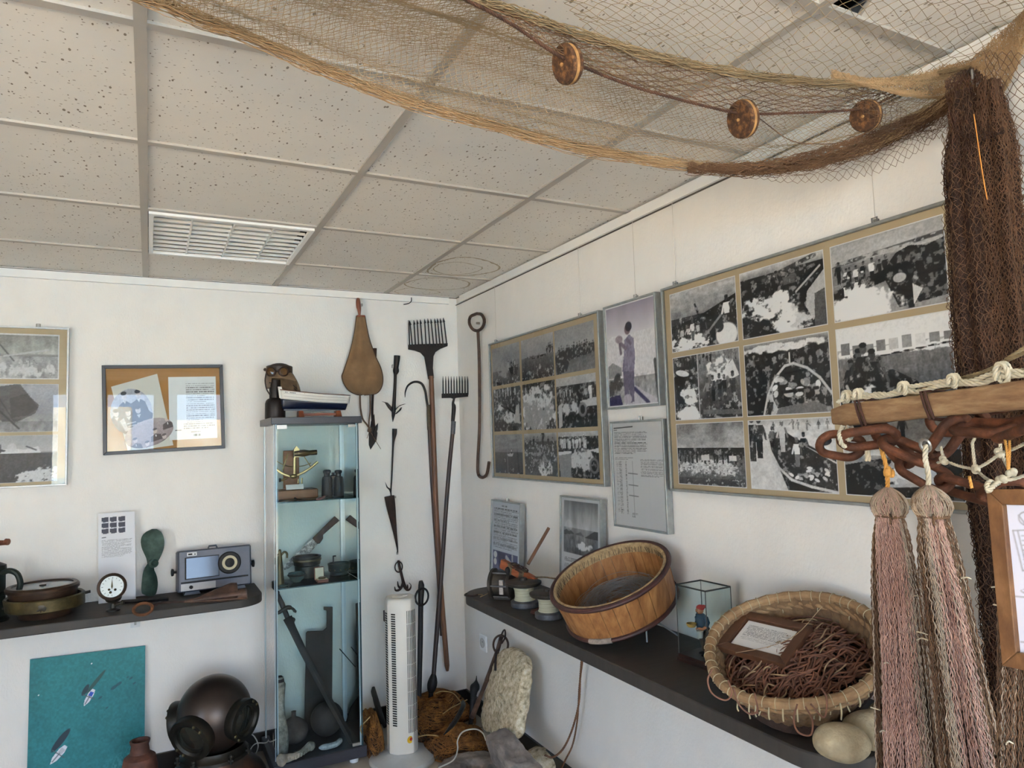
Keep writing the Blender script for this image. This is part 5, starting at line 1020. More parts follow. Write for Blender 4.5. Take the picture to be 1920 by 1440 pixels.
b = MB(); b.grid(lambda a, c_: bagpt(a, c_, 1), 24, 40).grid(lambda a, c_: bagpt(1-a, c_, -1), 24, 40); b.build('canvas_body', CAN2, t, smooth=70)
b = MB(); b.tube([PB(*p, .035) for p in BAGL], .003, 6).tube([PB(*p, .035) for p in BAGR], .003, 6); b.build('seam', mat('dark_seam', '3c2a1c', rough=.8), t)
PLUG = mat('plug_wood', '6a3520', '8a4a2d', rough=.45, scale=10, stretch=(5, 5, 1))
tubepx([(671.5, 559), (671.5, 564), (672.5, 575), (673.5, 581), (674, 592)], [5, 8, 9, 7, 4], .04, 16, PLUG, 'wooden_plug', t)
tubepx([(669, 592.5), (684, 592.5)], 3.5, .04, None, PLUG, 'plug_collar', t)
STRAP = mat('brown_strap', '4a3527', '705440', rough=.8, scale=30, bump=.2)
tubepx([(675, 741), (676, 765), (680, 785), (688, 796), (692, 802)], 3.2, .04, 24, STRAP, 'strap', t)
tubepx([(694, 741), (694, 770), (692, 790), (692, 802)], 2.8, .045, 20, STRAP, 'strap', t)
b = MB(); b.ball(PB(693, 806, .045), .012, 10, 8, (1, .8, 1.3), .15, fr=5); 
for e in ((688, 822), (699, 816), (714, 842)): b.tube([PB(693, 808, .045), PB(*e, .04)], .0016, 5)
b.build('knotted_tie', STRAP, t)
MB().box(PB(678, 572, .02), (.008, .02, .014)).build('wall_clip', STEEL, t, smooth=0)
# long harpoon behind the bag
t = thing('harpoon', 'dark iron harpoon hanging behind the canvas pouch, its barbed point below', 'harpoon', base_at(696, 840, .012))
tubepx([(703, 653), (702, 690), (699, 740), (698, 775), (700, 800)], [7, 6, 4.5, 4.5, 5], .010, 24, RUST, 'iron_shaft', t)
plate([(696, 790), (702, 776), (704, 800), (708, 812), (706, 826), (695, 843), (692, 834), (692, 815)], .01, .006, 'barbed_head', BLK, t, bev=.001)
plate([(700, 812), (705, 798), (709, 793), (708, 806), (702, 822)], .02, .004, 'barb', BLK, t, bev=.001)
# toggling harpoon head
t = thing('harpoon', 'short iron harpoon head with three spreading barbs, above the long thin spear', 'harpoon', base_at(738, 790, .02))
tubepx([(744.5, 667), (744, 675), (742.5, 690)], [11.5, 11, 9], .024, None, BLK, 'socket', t, 14)
b = tubepx([(742.5, 688), (742.5, 696), (741.5, 702)], [9, 11, 6], .022, 10); b.build('socket_eye', BLK, t)
MB().tube(path([(737, 684), (735, 684), (735, 690)], .02), .002, 6).build('socket_pin', BLK, t)
tubepx([(741.5, 700), (740.5, 725), (738.5, 762), (738, 772)], [5.5, 5.5, 7, 8], .02, 18, BLK, 'shank', t)
plate([(735, 770), (742, 770), (741, 778), (737, 791), (735, 780)], .018, .008, 'point', BLK, t, bev=.001)
for px in ([(737, 775), (728, 765), (722, 755), (716, 752.5), (727, 755), (736, 764), (738, 770)], [(740, 768), (750, 760), (757, 757.5), (762, 757), (754, 759.5), (745, 764), (741, 771)], [(740, 777), (748, 769), (752, 764), (754, 763.5), (752, 769), (744, 776)]):
    plate(px, .018, .005, 'barb', BLK, t, bev=.0008)
# thin spear
t = thing('fish_spear', 'long thin iron spear with one small barb, above the conical iron socket', 'spear', base_at(733, 928, .02))
tubepx([(740, 804), (739.5, 814), (737.5, 830), (736, 860), (734.5, 895), (733, 922), (733.5, 929)], [9, 8, 4, 3.2, 3, 2.6, 2.2], .02, 40, BLK, 'spear_shaft', t)
plate([(722.5, 904), (727, 913), (733, 917), (733, 927), (730, 919), (725, 914)], .018, .004, 'barb', BLK, t, bev=.0006)
t = thing('iron_socket', 'tapering dark iron cone hanging point down beneath the thin spear', 'iron cone', base_at(745, 1038, .02))
tubepx([(730, 930.5), (733, 950), (737, 975), (741, 1000), (745, 1028), (745.5, 1036)], [19, 17, 12, 7, 3, 2], .024, 24, RUST, 'cone', t, 16)
plate([(730, 930), (738, 932), (737, 965), (744, 985), (740, 998), (733, 970)], .038, .003, 'rolled_seam', BLK, t, bev=.001)
MB().box(PB(741, 932, .02), (.008, .008, .012)).box(PB(745, 1037, .016), (.008, .01, .014)).build('wall_clip', STEEL, t, smooth=0)
# grapnel
t = thing('grapnel_hook', 'small four-armed iron grapnel with ring hanging above the white tower fan', 'grapnel', base_at(752, 1108, .04))
C_ = PB(747.5, 1063, .03); b = MB().tube([C_+Vector((math.cos(a)*.021, .0, math.sin(a)*.028)) for a in [k*math.pi/10 for k in range(20)]], .0035, 8, True); b.build('ring', RUST, t)
tubepx([(747, 1051), (749, 1062), (754, 1082), (757, 1094), (762, 1105)], [4.5, 5, 5, 6, 5], .035, 20, RUST, 'shank', t)
for px, dd in (([(757, 1096), (763, 1106), (769, 1104), (770.5, 1097), (767, 1093)], .06), ([(756, 1092), (752, 1102), (747, 1099), (745.5, 1090)], .03), ([(756, 1094), (750, 1105), (742, 1107), (740, 1100)], .08), ([(757, 1096), (761, 1104), (764, 1102), (764, 1096)], .02)):
    tubepx(px, [5, 4.5, 3.5, 1.5]+([1] if len(px) > 4 else []), dd, 14, RUST, 'hook_arm', t)
# large eleven-tine fork with pole
t = thing('eel_fork', 'wide black iron fork with barbed tines on a long brown wooden pole', 'fork', base_at(838, 1258, .03))
plate([(766, 646), (840, 643.5), (839.5, 649), (826, 654), (817, 660), (813, 668), (812, 690), (814, 709), (803.5, 711), (800, 690), (796, 669), (789, 661), (778, 657), (766, 655)], .03, .009, 'fork_head', BLK, t, bev=.002)
for k, (ut, vt, ub) in enumerate([(766.5, 602, 768), (768.5, 603, 773), (776, 602, 779), (782, 601, 785), (788, 600.5, 792), (796, 599.5, 799), (802, 599, 806), (808, 599.5, 813), (815, 599, 819), (820, 598.5, 825), (825.5, 598.5, 831), (831.5, 597.5, 838)]):
    b = tubepx([(ut, vt), (ut+(ub-ut)*.2, vt+8), (ub, 648)], [1.2, 2.4, 2.6], .036, None, seg=6); P = PB(ut, vt-1, .036); s_ = psz(1, P)
    b.prism([PB(ut, vt-2, .04), PB(ut+3.2, vt+6, .04), PB(ut-.6, vt+7, .04)], (0, .005, 0)); b.build('tine', BLK, t, smooth=40)
tubepx([(808.5, 705), (812, 790), (815.5, 900), (819, 980), (827, 1110), (838.5, 1250), (839, 1258)], [9, 9, 10, 10, 10, 9, 5], [.04, .04, .04, .04, .05, .06, .06], 50, POLE, 'wooden_pole', t, 14)
# long gaff behind
t = thing('gaff_hook', 'long dark gaff with curved iron hook lashed to its top, crossing behind the fork pole', 'gaff', base_at(826, 1190, .03))
tubepx([(759.5, 745), (760, 735), (765, 723), (777, 716), (790, 719), (797, 732), (800, 750), (802.5, 765)], [1, 2.5, 3.5, 4.2, 4.5, 4.5, 4.5, 4.5], .025, 40, BLK, 'iron_hook', t)
tubepx([(803.5, 759), (804.5, 780), (805, 806)], [7, 8.5, 8], .028, 10, mat('lashing', '3a3126', '544938', rough=.8, scale=60, stretch=(.2, .2, 3), bump=.5), 'lashing', t)
tubepx([(805, 804), (808, 860), (814, 960), (821, 1060), (826.5, 1150), (827, 1192)], [7, 7.5, 8, 8, 7, 4], [.022, .02, .018, .018, .018, .018], 40, POLD, 'wooden_pole', t, 12)
# small fork spear
t = thing('fish_fork', 'smaller black ten-pronged fork on a dark pole ending in an oval iron head', 'fork', base_at(806, 1360, .2))
plate([(829, 738), (878, 736.5), (878.5, 743.5), (856, 746), (851.5, 748), (846, 746), (829, 746.5)], .135, .009, 'fork_head', BLK, t, bev=.0015)
for k in range(10): u = 830.5+k*5.15; tubepx([(u, 705.5), (u+.2, 715), (u+.4, 740)], [.6, 2.4, 2.6], .14, None, BLK, 'tine', t, 6)
tubepx([(851.5, 747), (849.5, 756), (851, 764), (849, 790)], [4, 5, 8, 7], .14, 16, BLK, 'iron_neck', t)
tubepx([(850.5, 790), (849, 814)], [9, 8.5], .14, None, mat('lead_band', '45474a', '66686b', rough=.6, metal=.4, scale=50, bump=.3), 'metal_band', t, 12)
tubepx([(848.5, 814), (843, 870), (838, 930), (831, 1030), (825, 1110), (818, 1200), (813, 1265)], [7.5, 8, 8, 8, 9, 9, 8.5], [.14, .14, .145, .15, .16, .165, .17], 50, POLD, 'wooden_pole', t, 14)
tubepx([(813, 1262), (812, 1272), (810.5, 1282), (809, 1292), (808, 1300)], [7, 15, 19, 16, 8], [.17, .171, .172, .173, .175], 20, BLK, 'oval_head', t, 14)
tubepx([(808, 1300), (806, 1330), (805, 1372)], [9, 9, 7], [.175, .18, .2], 10, BLK, 'iron_tip', t, 12)
# tall bar with ring behind the fan
t = thing('anchor_shank', 'tall black iron anchor shank with a ring, standing just right of the white fan', 'anchor', (PB(786, 1372, .2).x, -.2, 0))
tubepx([(789, 1089), (790, 1100), (789, 1130), (788, 1200), (786, 1300), (784, 1368)], [7, 12, 10, 10, 9, 8], [.12, .12, .13, .15, .18, .2], 30, BLKI, 'shank', t, 12)
C_ = PB(791, 1119, .15); b = MB().tube([C_+Vector((math.cos(a)*.040, math.cos(a)*.01, math.sin(a)*.044)) for a in [k*math.pi/12 for k in range(24)]], .0055, 8, True); b.build('ring', BLKI, t)
tubepx([(786, 1366), (790, 1374), (798, 1370), (800, 1352), (800, 1338), (803, 1315)], [8, 8, 7, 6, 6, 4], .2, 20, BLKI, 'fluke', t)
# hook near the rail
o = MB().tube(crom([PZ(771, 556, H-.006), PB(771.5, 560, .03), PB(771, 565, .03), PB(766, 569, .03), PB(757, 571, .03)], 18), .0025, 6).build('ceiling_hook', BLK, loc=PZ(771, 556, H-.006)); tag(o, 'small bent iron hook dangling from the ceiling in the corner', 'hook')
# long hook on the right wall
t = thing('long_hook', 'long rusty iron hook with ring top hanging on the right-hand wall by the corner', 'hook', PR(903, 897, .02))
prt = lambda px, d: [PR(u, v, d) for u, v in px]
b = MB(); C_ = crom(prt([(894, 588), (903, 590), (908, 601), (905, 613), (896, 620), (886, 617), (880, 606), (882, 594), (894, 588)], .03), 32)[:-1]; b.tube(C_, .0085, 10, True); b.build('ring', RBR, t)
MB().tube(crom(prt([(896, 619), (898, 660), (899, 720), (899, 800), (896, 860), (896, 885), (899, 893), (906, 895), (913, 888), (917, 866)], .025), 60), .0085, 10).build('hook_shaft', RBR, t)
MB().box(PR(896, 606, .012), (.02, .008, .012)).build('wall_clip', STEEL, t, smooth=0)
# ------------------------------------------------------------ tower fan
FANW = mat('ivory_plastic', 'c2beb4', 'cbc7bd', rough=.35, scale=4)
fc = Vector((-.548, -.45, 0)); fc = PZ(757, 1422, 0.03); fc.z = 0; fc.y -= .0
fc = Vector((PB(753, 1300, .47).x, -.47, 0)); zT = PB(750, 1118, .47).z; ZB = .05
t = thing('tower_fan', 'white tower fan with black vent slots standing on the floor in the corner', 'fan', fc)
Rf = Matrix.Rotation(math.radians(-20), 3, 'Z'); hw = .072
sec = [Rf@Vector(q_) for q_ in ((-hw*.95, .05, 0), (-hw, -.0, 0), (-hw*.8, -.05, 0), (-hw*.35, -.07, 0), (hw*.3, -.072, 0), (hw*.75, -.062, 0), (hw, -.03, 0), (hw, .03, 0), (hw*.7, .07, 0), (-hw*.6, .07, 0))]
b = MB(); lv = [(ZB, .97), (ZB+.01, 1), (zT-.03, 1.0), (zT-.008, .97), (zT, .88)]; n = len(sec)
b.add([fc+s_*k_+UZ*(z_+(0 if z_ < zT-.04 else -.10*(s_.x)*0)) for z_, k_ in lv for s_ in sec], [(i*n+j, i*n+(j+1) % n, (i+1)*n+(j+1) % n, (i+1)*n+j) for i in range(len(lv)-1) for j in range(n)]+[tuple(range(n-1, -1, -1)), tuple(range((len(lv)-1)*n, len(lv)*n))]); b.build('housing', FANW, t, smooth=40, bevel=.003)
MB().lathe([(.155, 0), (.158, .01), (.15, .02), (.10, .032), (.06, .05), (.055, ZB+.005)], fc, seg=48).build('base_disc', mat('pale_grey_plastic', 'a9a9a5', 'b3b3af', rough=.35), t)
MB().ball(fc+UZ*(zT+.001), .035, 18, 10, (1.1, .8, .16)).build('control_dial', FANW, t); MB().lathe([(.012, 0), (.012, .006)], fc+UZ*(zT+.004)+Vector((.02, -.02, 0)), seg=14).build('button', FANW, t)
SLOT = mat('slot_black', '14130f', '1c1b18', rough=.8)
def slots(p0, p1, name, n_, h_, off):
    # column of slots between two section points
    for k in range(n_):
        pass
    b = MB(); a = fc+p0; c_ = fc+p1; dn = (p1-p0).normalized().cross(UZ).normalized(); 
    if dn.dot(p0) < 0: dn = -dn
    for k in range(n_):
        z_ = zT-.065-k*(zT-.24)/n_; b.prism([a+UZ*(z_+off), c_+UZ*z_, c_+UZ*(z_-h_), a+UZ*(z_+off-h_)], dn*.0015)
    return b.build(name, SLOT, t, smooth=0)
s1 = lambda i, j, w_: sec[i]+(sec[j]-sec[i])*w_
slots(s1(2, 3, .55), s1(2, 3, 1.15), 'vent_slots', 48, .0062, .0)
slots(s1(1, 2, .25), s1(1, 2, .95), 'vent_slots', 46, .0055, -.003)
b = MB(); ctr = fc
for i in range(6):
    w_ = i/5; a = s1(4, 5, .35+w_*1.1) if w_ < .59 else s1(5, 6, (w_-.59)*1.9); dn = Vector((a.x, a.y, 0)).normalized(); side = UZ.cross(dn)*.0008
    for (za, zb_) in [(zT-.055-k_*.062, zT-.055-(k_+1)*.062+.003) for k_ in range(9)]: b.prism([fc+a-side+UZ*za, fc+a+side+UZ*za, fc+a+side+UZ*zb_, fc+a-side+UZ*zb_], dn*.0025)
b.build('outlet_grille', SLOT, t, smooth=0)
lp_ = fc+s1(4, 5, .5)*1.01+UZ*(ZB+.065); dn = Vector((s1(4, 5, .5).x, s1(4, 5, .5).y, 0)).normalized(); sd_ = UZ.cross(dn)
st = MB().lathe([(.016, 0), (.016, .001), (.001, .0012)], lp_, dn, 18, False); st.build('yellow_sticker', mat('sticker_yellow', 'c9a21c', 'd3ad28', rough=.5), t)
MB().lathe([(.008, .0014), (.001, .0018)], lp_+sd_*.004+UZ*.002, dn, 14, False).build('red_sticker_mark', mat('sticker_red', 'a8281c', rough=.5), t)
MB().box(fc+sec[0]*1.0+UZ*(zT-.10)+Vector((-.004, 0, 0)), (.012, .03, .05)).build('side_knob', BLKI, t, smooth=0)
# ------------------------------------------------------------ corner floor: nets, anchors, stones, rope
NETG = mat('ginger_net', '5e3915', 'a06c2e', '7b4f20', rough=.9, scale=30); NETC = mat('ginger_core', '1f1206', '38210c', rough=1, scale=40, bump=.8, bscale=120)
def pile(name, label, c, rx, ry, h, n_, seed, m1=NETG, r_=.0013):
    c = Vector(c); t = thing(name, label, 'net', c); rs = np.random.RandomState(seed); ph = rs.rand(8)*6.28
    def f(a, b_, w_):
        th = a*2*math.pi*1.0; rr_ = b_; k = 1+.12*np.sin(3*th+ph[0])+.08*np.sin(5*th+ph[1]); x = c.x+np.cos(th)*rr_*rx*k; y = c.y+np.sin(th)*rr_*ry*k
        z = h*np.sqrt(np.maximum(0, 1-rr_**2.4))*(1+rr_*.18*np.sin(4*th+ph[2]+rr_*3)+.1*np.sin(9*rr_+ph[3]))+.006+.009*np.sin(w_)*np.minimum(1, 1.3-rr_)
        return np.stack([np.minimum(x, -.012), np.minimum(y, -.012), z], -1)
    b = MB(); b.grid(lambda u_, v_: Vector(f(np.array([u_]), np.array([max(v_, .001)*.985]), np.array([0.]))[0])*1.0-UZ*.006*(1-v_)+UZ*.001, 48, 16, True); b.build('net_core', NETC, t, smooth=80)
    nlink('tangled_twine', tangle(f, n_, 60, r_, .16, rs, 3), m1, t); return t
pile('fishing_net', 'ginger heap of fishing net on the floor between cabinet and tower fan', (-.628, -.27, 0), .055, .15, .15, 300, 11)
pile('fishing_net', 'big ginger heap of fishing net filling the corner behind the iron anchors', (-.27, -.20, 0), .22, .17, .15, 600, 12)
pile('fishing_net', 'low ginger net heap on the floor in front of the corner, right of the fan', (-.265, -.50, 0), .15, .17, .085, 420, 13)
ROPY = mat('pale_twine', '7a6038', 'a3875a', rough=.9, scale=30)
for k, px in enumerate(([(816, 1300), (830, 1296), (850, 1300), (864, 1316), (872, 1318)], [(806, 1352), (822, 1345), (842, 1330), (856, 1322), (876, 1312)], [(782, 1382), (800, 1378), (820, 1380), (832, 1386), (826, 1398)], [(694, 1344), (686, 1352), (676, 1364), (680, 1380)])):
    dd = [.30, .33, .5, .4][k]; o = MB().tube(crom([PB(u, v, dd) for u, v in px], 24), .0028, 6).build('twine', ROPY, loc=PB(*px[0], dd)); tag(o, ['pale twine arching over the top of the corner net heap', 'pale twine running up across the middle of the corner net heap', 'pale twine lying over the low net heap beside the fan', 'pale twine on the net heap beside the cabinet'][k], 'twine')
t = thing('iron_bar', 'blackened pointed iron bar leaning between glass cabinet and white fan', 'iron bar', PB(722, 1362, .3)); tubepx([(700, 1289), (703, 1305), (710, 1330), (722, 1362)], [6, 10, 11, 8], [.1, .14, .2, .3], 20, BLKI, 'bar', t, 10)
b = MB(); b.tube(crom([PB(699, 1289, .1), PB(697, 1296, .1), PB(699, 1306, .12)], 6), .004, 6); b.build('bar_hook', BLKI, t)
# anchor with ring, and its neighbours
t = thing('iron_anchor', 'rusty iron anchor with round ring leaning diagonally on the right-hand wall', 'anchor', PB(884, 1370, .35))
sh = [PR(941, 1190, .03), PR(932, 1222, .06), PR(918, 1262, .12), PR(903, 1300, .19), PR(885, 1345, .28)]
MB().tube(crom(sh, 30), [.011]*8+[.012]*8+[.010]*7+[.012]*7, 10).build('shank', RBR, t); rc = PR(938.5, 1209, .05); w1 = (PR(952, 1209, .05)-rc); u1 = (PR(938.5, 1191, .05)-rc)
MB().tube([rc+w1*math.cos(a)*1.05+u1*math.sin(a)*.98 for a in [k*math.pi/12 for k in range(24)]], .0055, 8, True).build('ring', RBR, t)
MB().tube(crom([PR(937, 1200, .05), PR(943, 1184, .05), PR(947, 1182, .05), PR(947, 1195, .06), PR(941, 1206, .06)], 16), .004, 8).build('shackle', RUST, t)
MB().tube(crom([PR(868, 1315, .2), PR(868, 1325, .3), PR(858, 1345, .36), PR(846, 1362, .42), PR(832, 1378, .48)], 24), [.006]*4+[.011]*16+[.008, .006, .004, .002], 10).build('anchor_arm', BLKI, t)
t = thing('spear_head', 'black leaf-shaped iron point standing upright beside the ringed anchor', 'spearhead', PR(884, 1330, .25))
tubepx([(893.5, 1267), (893, 1276), (892, 1284), (890, 1290), (888, 1298), (886, 1320), (882, 1360)], [1, 4, 15, 18, 14, 10, 8], [.28, .28, .28, .28, .29, .31, .34], 34, BLKI, 'iron_head', t, 12)
STO = mat('pitted_limestone', '695a43', 'e2d8c4', 'c2b293', rough=.95, scale=48, bump=1.0, bscale=110, spread=.55, detail=9); STG = mat('grey_weathered_stone', '5d5550', 'a0968c', '7a716a', rough=.95, scale=12, bump=.8, bscale=50)
def stone(pts, nrm, th, name, m_, label, cat, seed, bulge=.012):
    """pts: outline (world), thickness along nrm; rounded, noisy slab"""
    P = [Vector(p) for p in pts]; P = [Vector(q_) for q_ in crom(P+[P[0]], 44)[:-1]]; c = sum(P, Vector())/len(P); n = Vector(nrm).normalized(); rs = np.random.RandomState(seed); b = MB(); V = []; k = len(P); Ls = []
    def ringv(s, h): return [c+(p-c)*(s*(1+.02*rs.randn()))+n*(h+rs.randn()*.0025) for p in P]
    for s, h in ((.02, 0), (.5, -.001), (.86, 0), (.97, th*.12), (1, th*.4), (.99, th*.7), (.94, th*.93), (.8, th+bulge*.4), (.45, th+bulge), (.02, th+bulge)): V += ringv(s, h)
    b.add(V, [(i*k+j, i*k+(j+1) % k, (i+1)*k+(j+1) % k, (i+1)*k+j) for i in range(9) for j in range(k)]); o = b.build(name, m_, loc=c, smooth=60)
    mm = o.modifiers.new('sub', 'SUBSURF'); mm.levels = mm.render_levels = 2; tx = bpy.data.textures.new('stone_clouds', 'CLOUDS'); tx.noise_scale = .035; d_ = o.modifiers.new('rough', 'DISPLACE'); d_.texture = tx; d_.strength = .014; d_.mid_level = .5; d_.texture_coords = 'LOCAL'
    return tag(o, label, cat)
sp = [(975, 1214), (990, 1222), (1002, 1240), (1004, 1262), (999, 1300), (994, 1350), (985, 1386), (960, 1382), (925, 1372), (918, 1350), (922, 1318), (932, 1280), (942, 1240), (952, 1220)]
def slp(u, v):      # leaning plane: distance from the right wall grows downwards
    return PR(u, v, .045+.13*max(0, (v-1214)/200))
so = stone([slp(u, v) for u, v in sp], (-1, 0, .2), .06, 'mooring_stone', STO, 'tall pitted pale stone slab with rope groove leaning on the right-hand wall', 'stone', 5)
b = MB().tube(crom([slp(967, 1212)+Vector((-.09, 0, 0)), slp(961, 1218)+Vector((-.085, 0, 0)), slp(959, 1232)+Vector((-.085, 0, 0)), slp(957, 1252)+Vector((-.08, 0, 0))], 16), .006, 8); b.build('rusty_staple', RUST, so)
gA, gB = PD(930, 1366, 3.0), PD(1040, 1500, 2.6); gx = (gB-gA).normalized(); gn = (UZ*.75+(CAM-gA).normalized()*.55+vr*.1); gn = (gn-gx*gn.dot(gx)).normalized(); gy = gn.cross(gx); RG = Matrix((gx, gy, gn)).transposed()
nb_ = 14; b = MB(); Lg = (gB-gA).length; V = []; rs = random.Random(4)
for i in range(nb_+1):
    c_ = gA+gx*Lg*i/nb_; e = .86+.14*min(1, i*.7)
    for k_ in range(16):
        a = math.pi*2*k_/16; cx_, sy_ = math.cos(a), math.sin(a); m_ = max(abs(cx_), abs(sy_))**.8; V.append(c_+gy*cx_/m_*.056*e*(1+rs.uniform(-.03, .03))+gn*sy_/m_*.045*e*(1+rs.uniform(-.03, .03))-gn*.05)
b.add(V, [(i*16+k_, i*16+(k_+1) % 16, i*16+16+(k_+1) % 16, i*16+16+k_) for i in range(nb_) for k_ in range(16)]+[tuple(range(15, -1, -1)), tuple(range(nb_*16, nb_*16+16))])
o = b.build('stone_block', STG, loc=gA+gx*Lg*.5, smooth=60); tag(o, 'long grey-brown stone block lying tilted before the pitted slab', 'stone')
d_ = o.modifiers.new('sub', 'SUBSURF'); d_.subdivision_type = 'SIMPLE'; d_.levels = d_.render_levels = 2; d_ = o.modifiers.new('rough', 'DISPLACE'); d_.texture = bpy.data.textures['stone_clouds']; d_.strength = .016; d_.texture_coords = 'LOCAL'
o = MB().lathe([(.05, .0), (.16, .002), (.175, .02), (.172, .05), (.155, .065), (.05, .07), (.03, .055), (.028, 0)], (PZ(890, 1446, .04).x, PZ(890, 1446, .04).y, 0), seg=40).build('millstone', STG, loc=(PZ(890, 1446, .04).x, PZ(890, 1446, .04).y, 0)); tag(o, 'round grey stone disc with a centre hole lying on the floor at the bottom edge', 'stone')
mm = o.modifiers.new('sub', 'SUBSURF'); mm.levels = mm.render_levels = 2; d_ = o.modifiers.new('rough', 'DISPLACE'); d_.texture = bpy.data.textures['stone_clouds']; d_.strength = .01; d_.texture_coords = 'LOCAL'
ps = PZ(1030, 1428, .03); o = MB().ball((ps.x-.02, ps.y, .045), .10, 26, 16, (.9, 1, .45), .06, sd=9).build('pale_stone', STO, loc=(ps.x-.02, ps.y, 0)); tag(o, 'low pale stone on the floor against the skirting, under the hanging rope', 'stone')
o = MB().tube(crom([PD(822, 1440, 3.0), PD(850, 1425, 3.05), PD(858, 1405, 3.1), PD(858, 1388, 3.12), PD(868, 1372, 3.15), PD(890, 1367, 3.15), PD(905, 1374, 3.1), PD(911, 1388, 3.05)], 50), .0032, 8).build('power_cable', CABW, loc=PD(850, 1425, 3.05)); tag(o, 'white power cable arching over the low net heap toward the grey stones', 'cable')
# brown rope hanging from the right shelf
BRR = mat('brown_rope', '4b2f1e', '755036', rough=.85, scale=60)
rA = [PR(1091, 1232, .06), PR(1088, 1270, .05), PR(1085, 1320, .05), PR(1072, 1370, .07), PR(1055, 1405, .10), PR(1036, 1420, .16), PR(1022, 1416, .2)]; rB = [PR(1092, 1240, .055), PR(1086, 1290, .045), PR(1083, 1345, .05), PR(1074, 1395, .05), PR(1060, 1425, .06), PR(1048, 1450, .08)]
t = thing('rope', 'doubled brown rope hanging from the underside of the right shelf to the floor', 'rope', rA[0]); nlink('rope_strand', rope_of(crom(rA, 90), .0045), BRR, t); nlink('rope_strand', rope_of(crom(rB, 90), .004), BRR, t)
t = thing('wall_socket', 'white wall socket low on the right-hand wall near the corner', 'socket', (0, -.262, .39)); MB().bevbox((-.006, -.262, .405), (.011, .085, .085), .003).build('cover_plate', WFR, t, smooth=0); MB().lathe([(.026, 0), (.026, .003), (.022, .003), (.022, .0005)], (-.012, -.262, .405), (-1, 0, 0), 28).build('socket_insert', mat('socket_grey', 'b5b4b0', rough=.4), t); MB().lathe([(.003, 0), (.003, .001)], (-.0125, -.262, .41), (-1, 0, 0), 8).build('pin_hole', BLKI, t)
# ------------------------------------------------------------ right shelf
ZR = ZS+.004
TANG = mat('nylon_line', '6b6663', '8f8a86', rough=.35, scale=30)
def ringpts(c, ax, R_, n, ph=0, sx=1):
    x1, y1 = frame_of(ax); return [Vector(c)+(x1*math.cos(2*math.pi*k/n+ph)+y1*math.sin(2*math.pi*k/n+ph))*R_ for k in range(n)]
# wooden tub
axT = Vector((-.40604, -.04468, .91276)).normalized(); RT = .203; hT = .127
rcT = CAM+(Vector((-.25757, -1.83161, 1.03508))-CAM)*1.015; bcT = rcT-axT*hT; axT_ = axT
WT = mat('honey_wood', '573318', 'b88a55', '93643a', rough=.5, scale=26, stretch=(1.6, 1.6, .35), bump=.12, spread=.9)
HOOP = mat('dark_red_hoop', '2a1512', '4b2924', rough=.55, scale=18, bump=.4)
CORK = mat('pale_cork_band', '7a6244', 'b39a72', rough=.8, scale=60, bump=.4)
tb = thing('wooden_tub', 'round honey-coloured stave tub tipped toward the viewer, holding a coil of fishing line', 'tub', Vector((bcT.x, bcT.y, ZR)))
x1, y1 = frame_of(axT); ns = 30
b = MB()
for k in range(ns):
    a0 = 2*math.pi*(k+.015)/ns; a1 = 2*math.pi*(k+.985)/ns; rs_ = random.Random(k); e = rs_.uniform(-.0015, .0015); V = []
    for h_, rr_ in ((0, .935*RT), (hT, RT*1.0)):
        for r2 in (rr_-.010, rr_+e):
            for s_ in (0, .5, 1): a = a0+(a1-a0)*s_; V.append(bcT+axT*h_+(x1*math.cos(a)+y1*math.sin(a))*r2)
    b.add(V, [(3, 4, 10, 9), (4, 5, 11, 10), (1, 0, 6, 7), (2, 1, 7, 8), (0, 3, 9, 6), (5, 2, 8, 11), (6, 9, 10, 7), (7, 10, 11, 8), (0, 1, 4, 3), (1, 2, 5, 4)])
o = b.build('staves', WT, tb, smooth=0)
MB().lathe([(.915*RT, .004), (.001, .004)], bcT+axT*.006, axT, 40, False).lathe([(.001, 0), (.915*RT, 0)], bcT+axT*.002, axT, 40, False).build('tub_bottom', WT, tb)
MB().tube(ringpts(rcT+axT*.002, axT, RT*1.015, 64), .0085, 10, True).build('top_hoop', HOOP, tb)
MB().tube(ringpts(rcT+axT*.004, axT, RT*.955, 64), .0055, 8, True).build('rim_cord', CORK, tb)
MB().lathe([(RT*.945, -.028), (RT*.93, -.026), (RT*.93, .002), (RT*.95, .006)], rcT, axT, 60, False).build('cork_band', CORK, tb)
rs = random.Random(5)
b = MB(); 
for k in range(90):
    a = 2*math.pi*k/90+rs.uniform(-.02, .02); da = rs.uniform(-.05, .05); p = lambda an, h_: rcT+axT*h_+(x1*math.cos(an)+y1*math.sin(an))*RT*.925; b.tube([p(a, -.004), p(a+da, -.025)], .0008, 4)
b.build('cork_stitching', BLKI, tb)
MB().tube(ringpts(bcT+axT*.010, axT, RT*.95, 60), .0075, 8, True).build('bottom_hoop', HOOP, tb)
b = MB()
pts_ = sorted(ringpts(bcT+axT*.010, axT, RT*.95, 60), key=lambda p: p.z)[:1]; pl = pts_[0]
b.build('x', HOOP, tb) if False else None
rp60 = ringpts(bcT+axT*.010, axT, RT*.95, 60); ib = min(range(60), key=lambda i: (rp60[i]-PD(1150, 1212, dep(pl))).length); b = MB().tube([rp60[(ib+j) % 60] for j in range(-2, 3)], .0095, 8)
b.build('hoop_binding', mat('binding', '6b6058', '9a8f84', rough=.8, scale=60), tb)
rsn = np.random.RandomState(8); Q = []
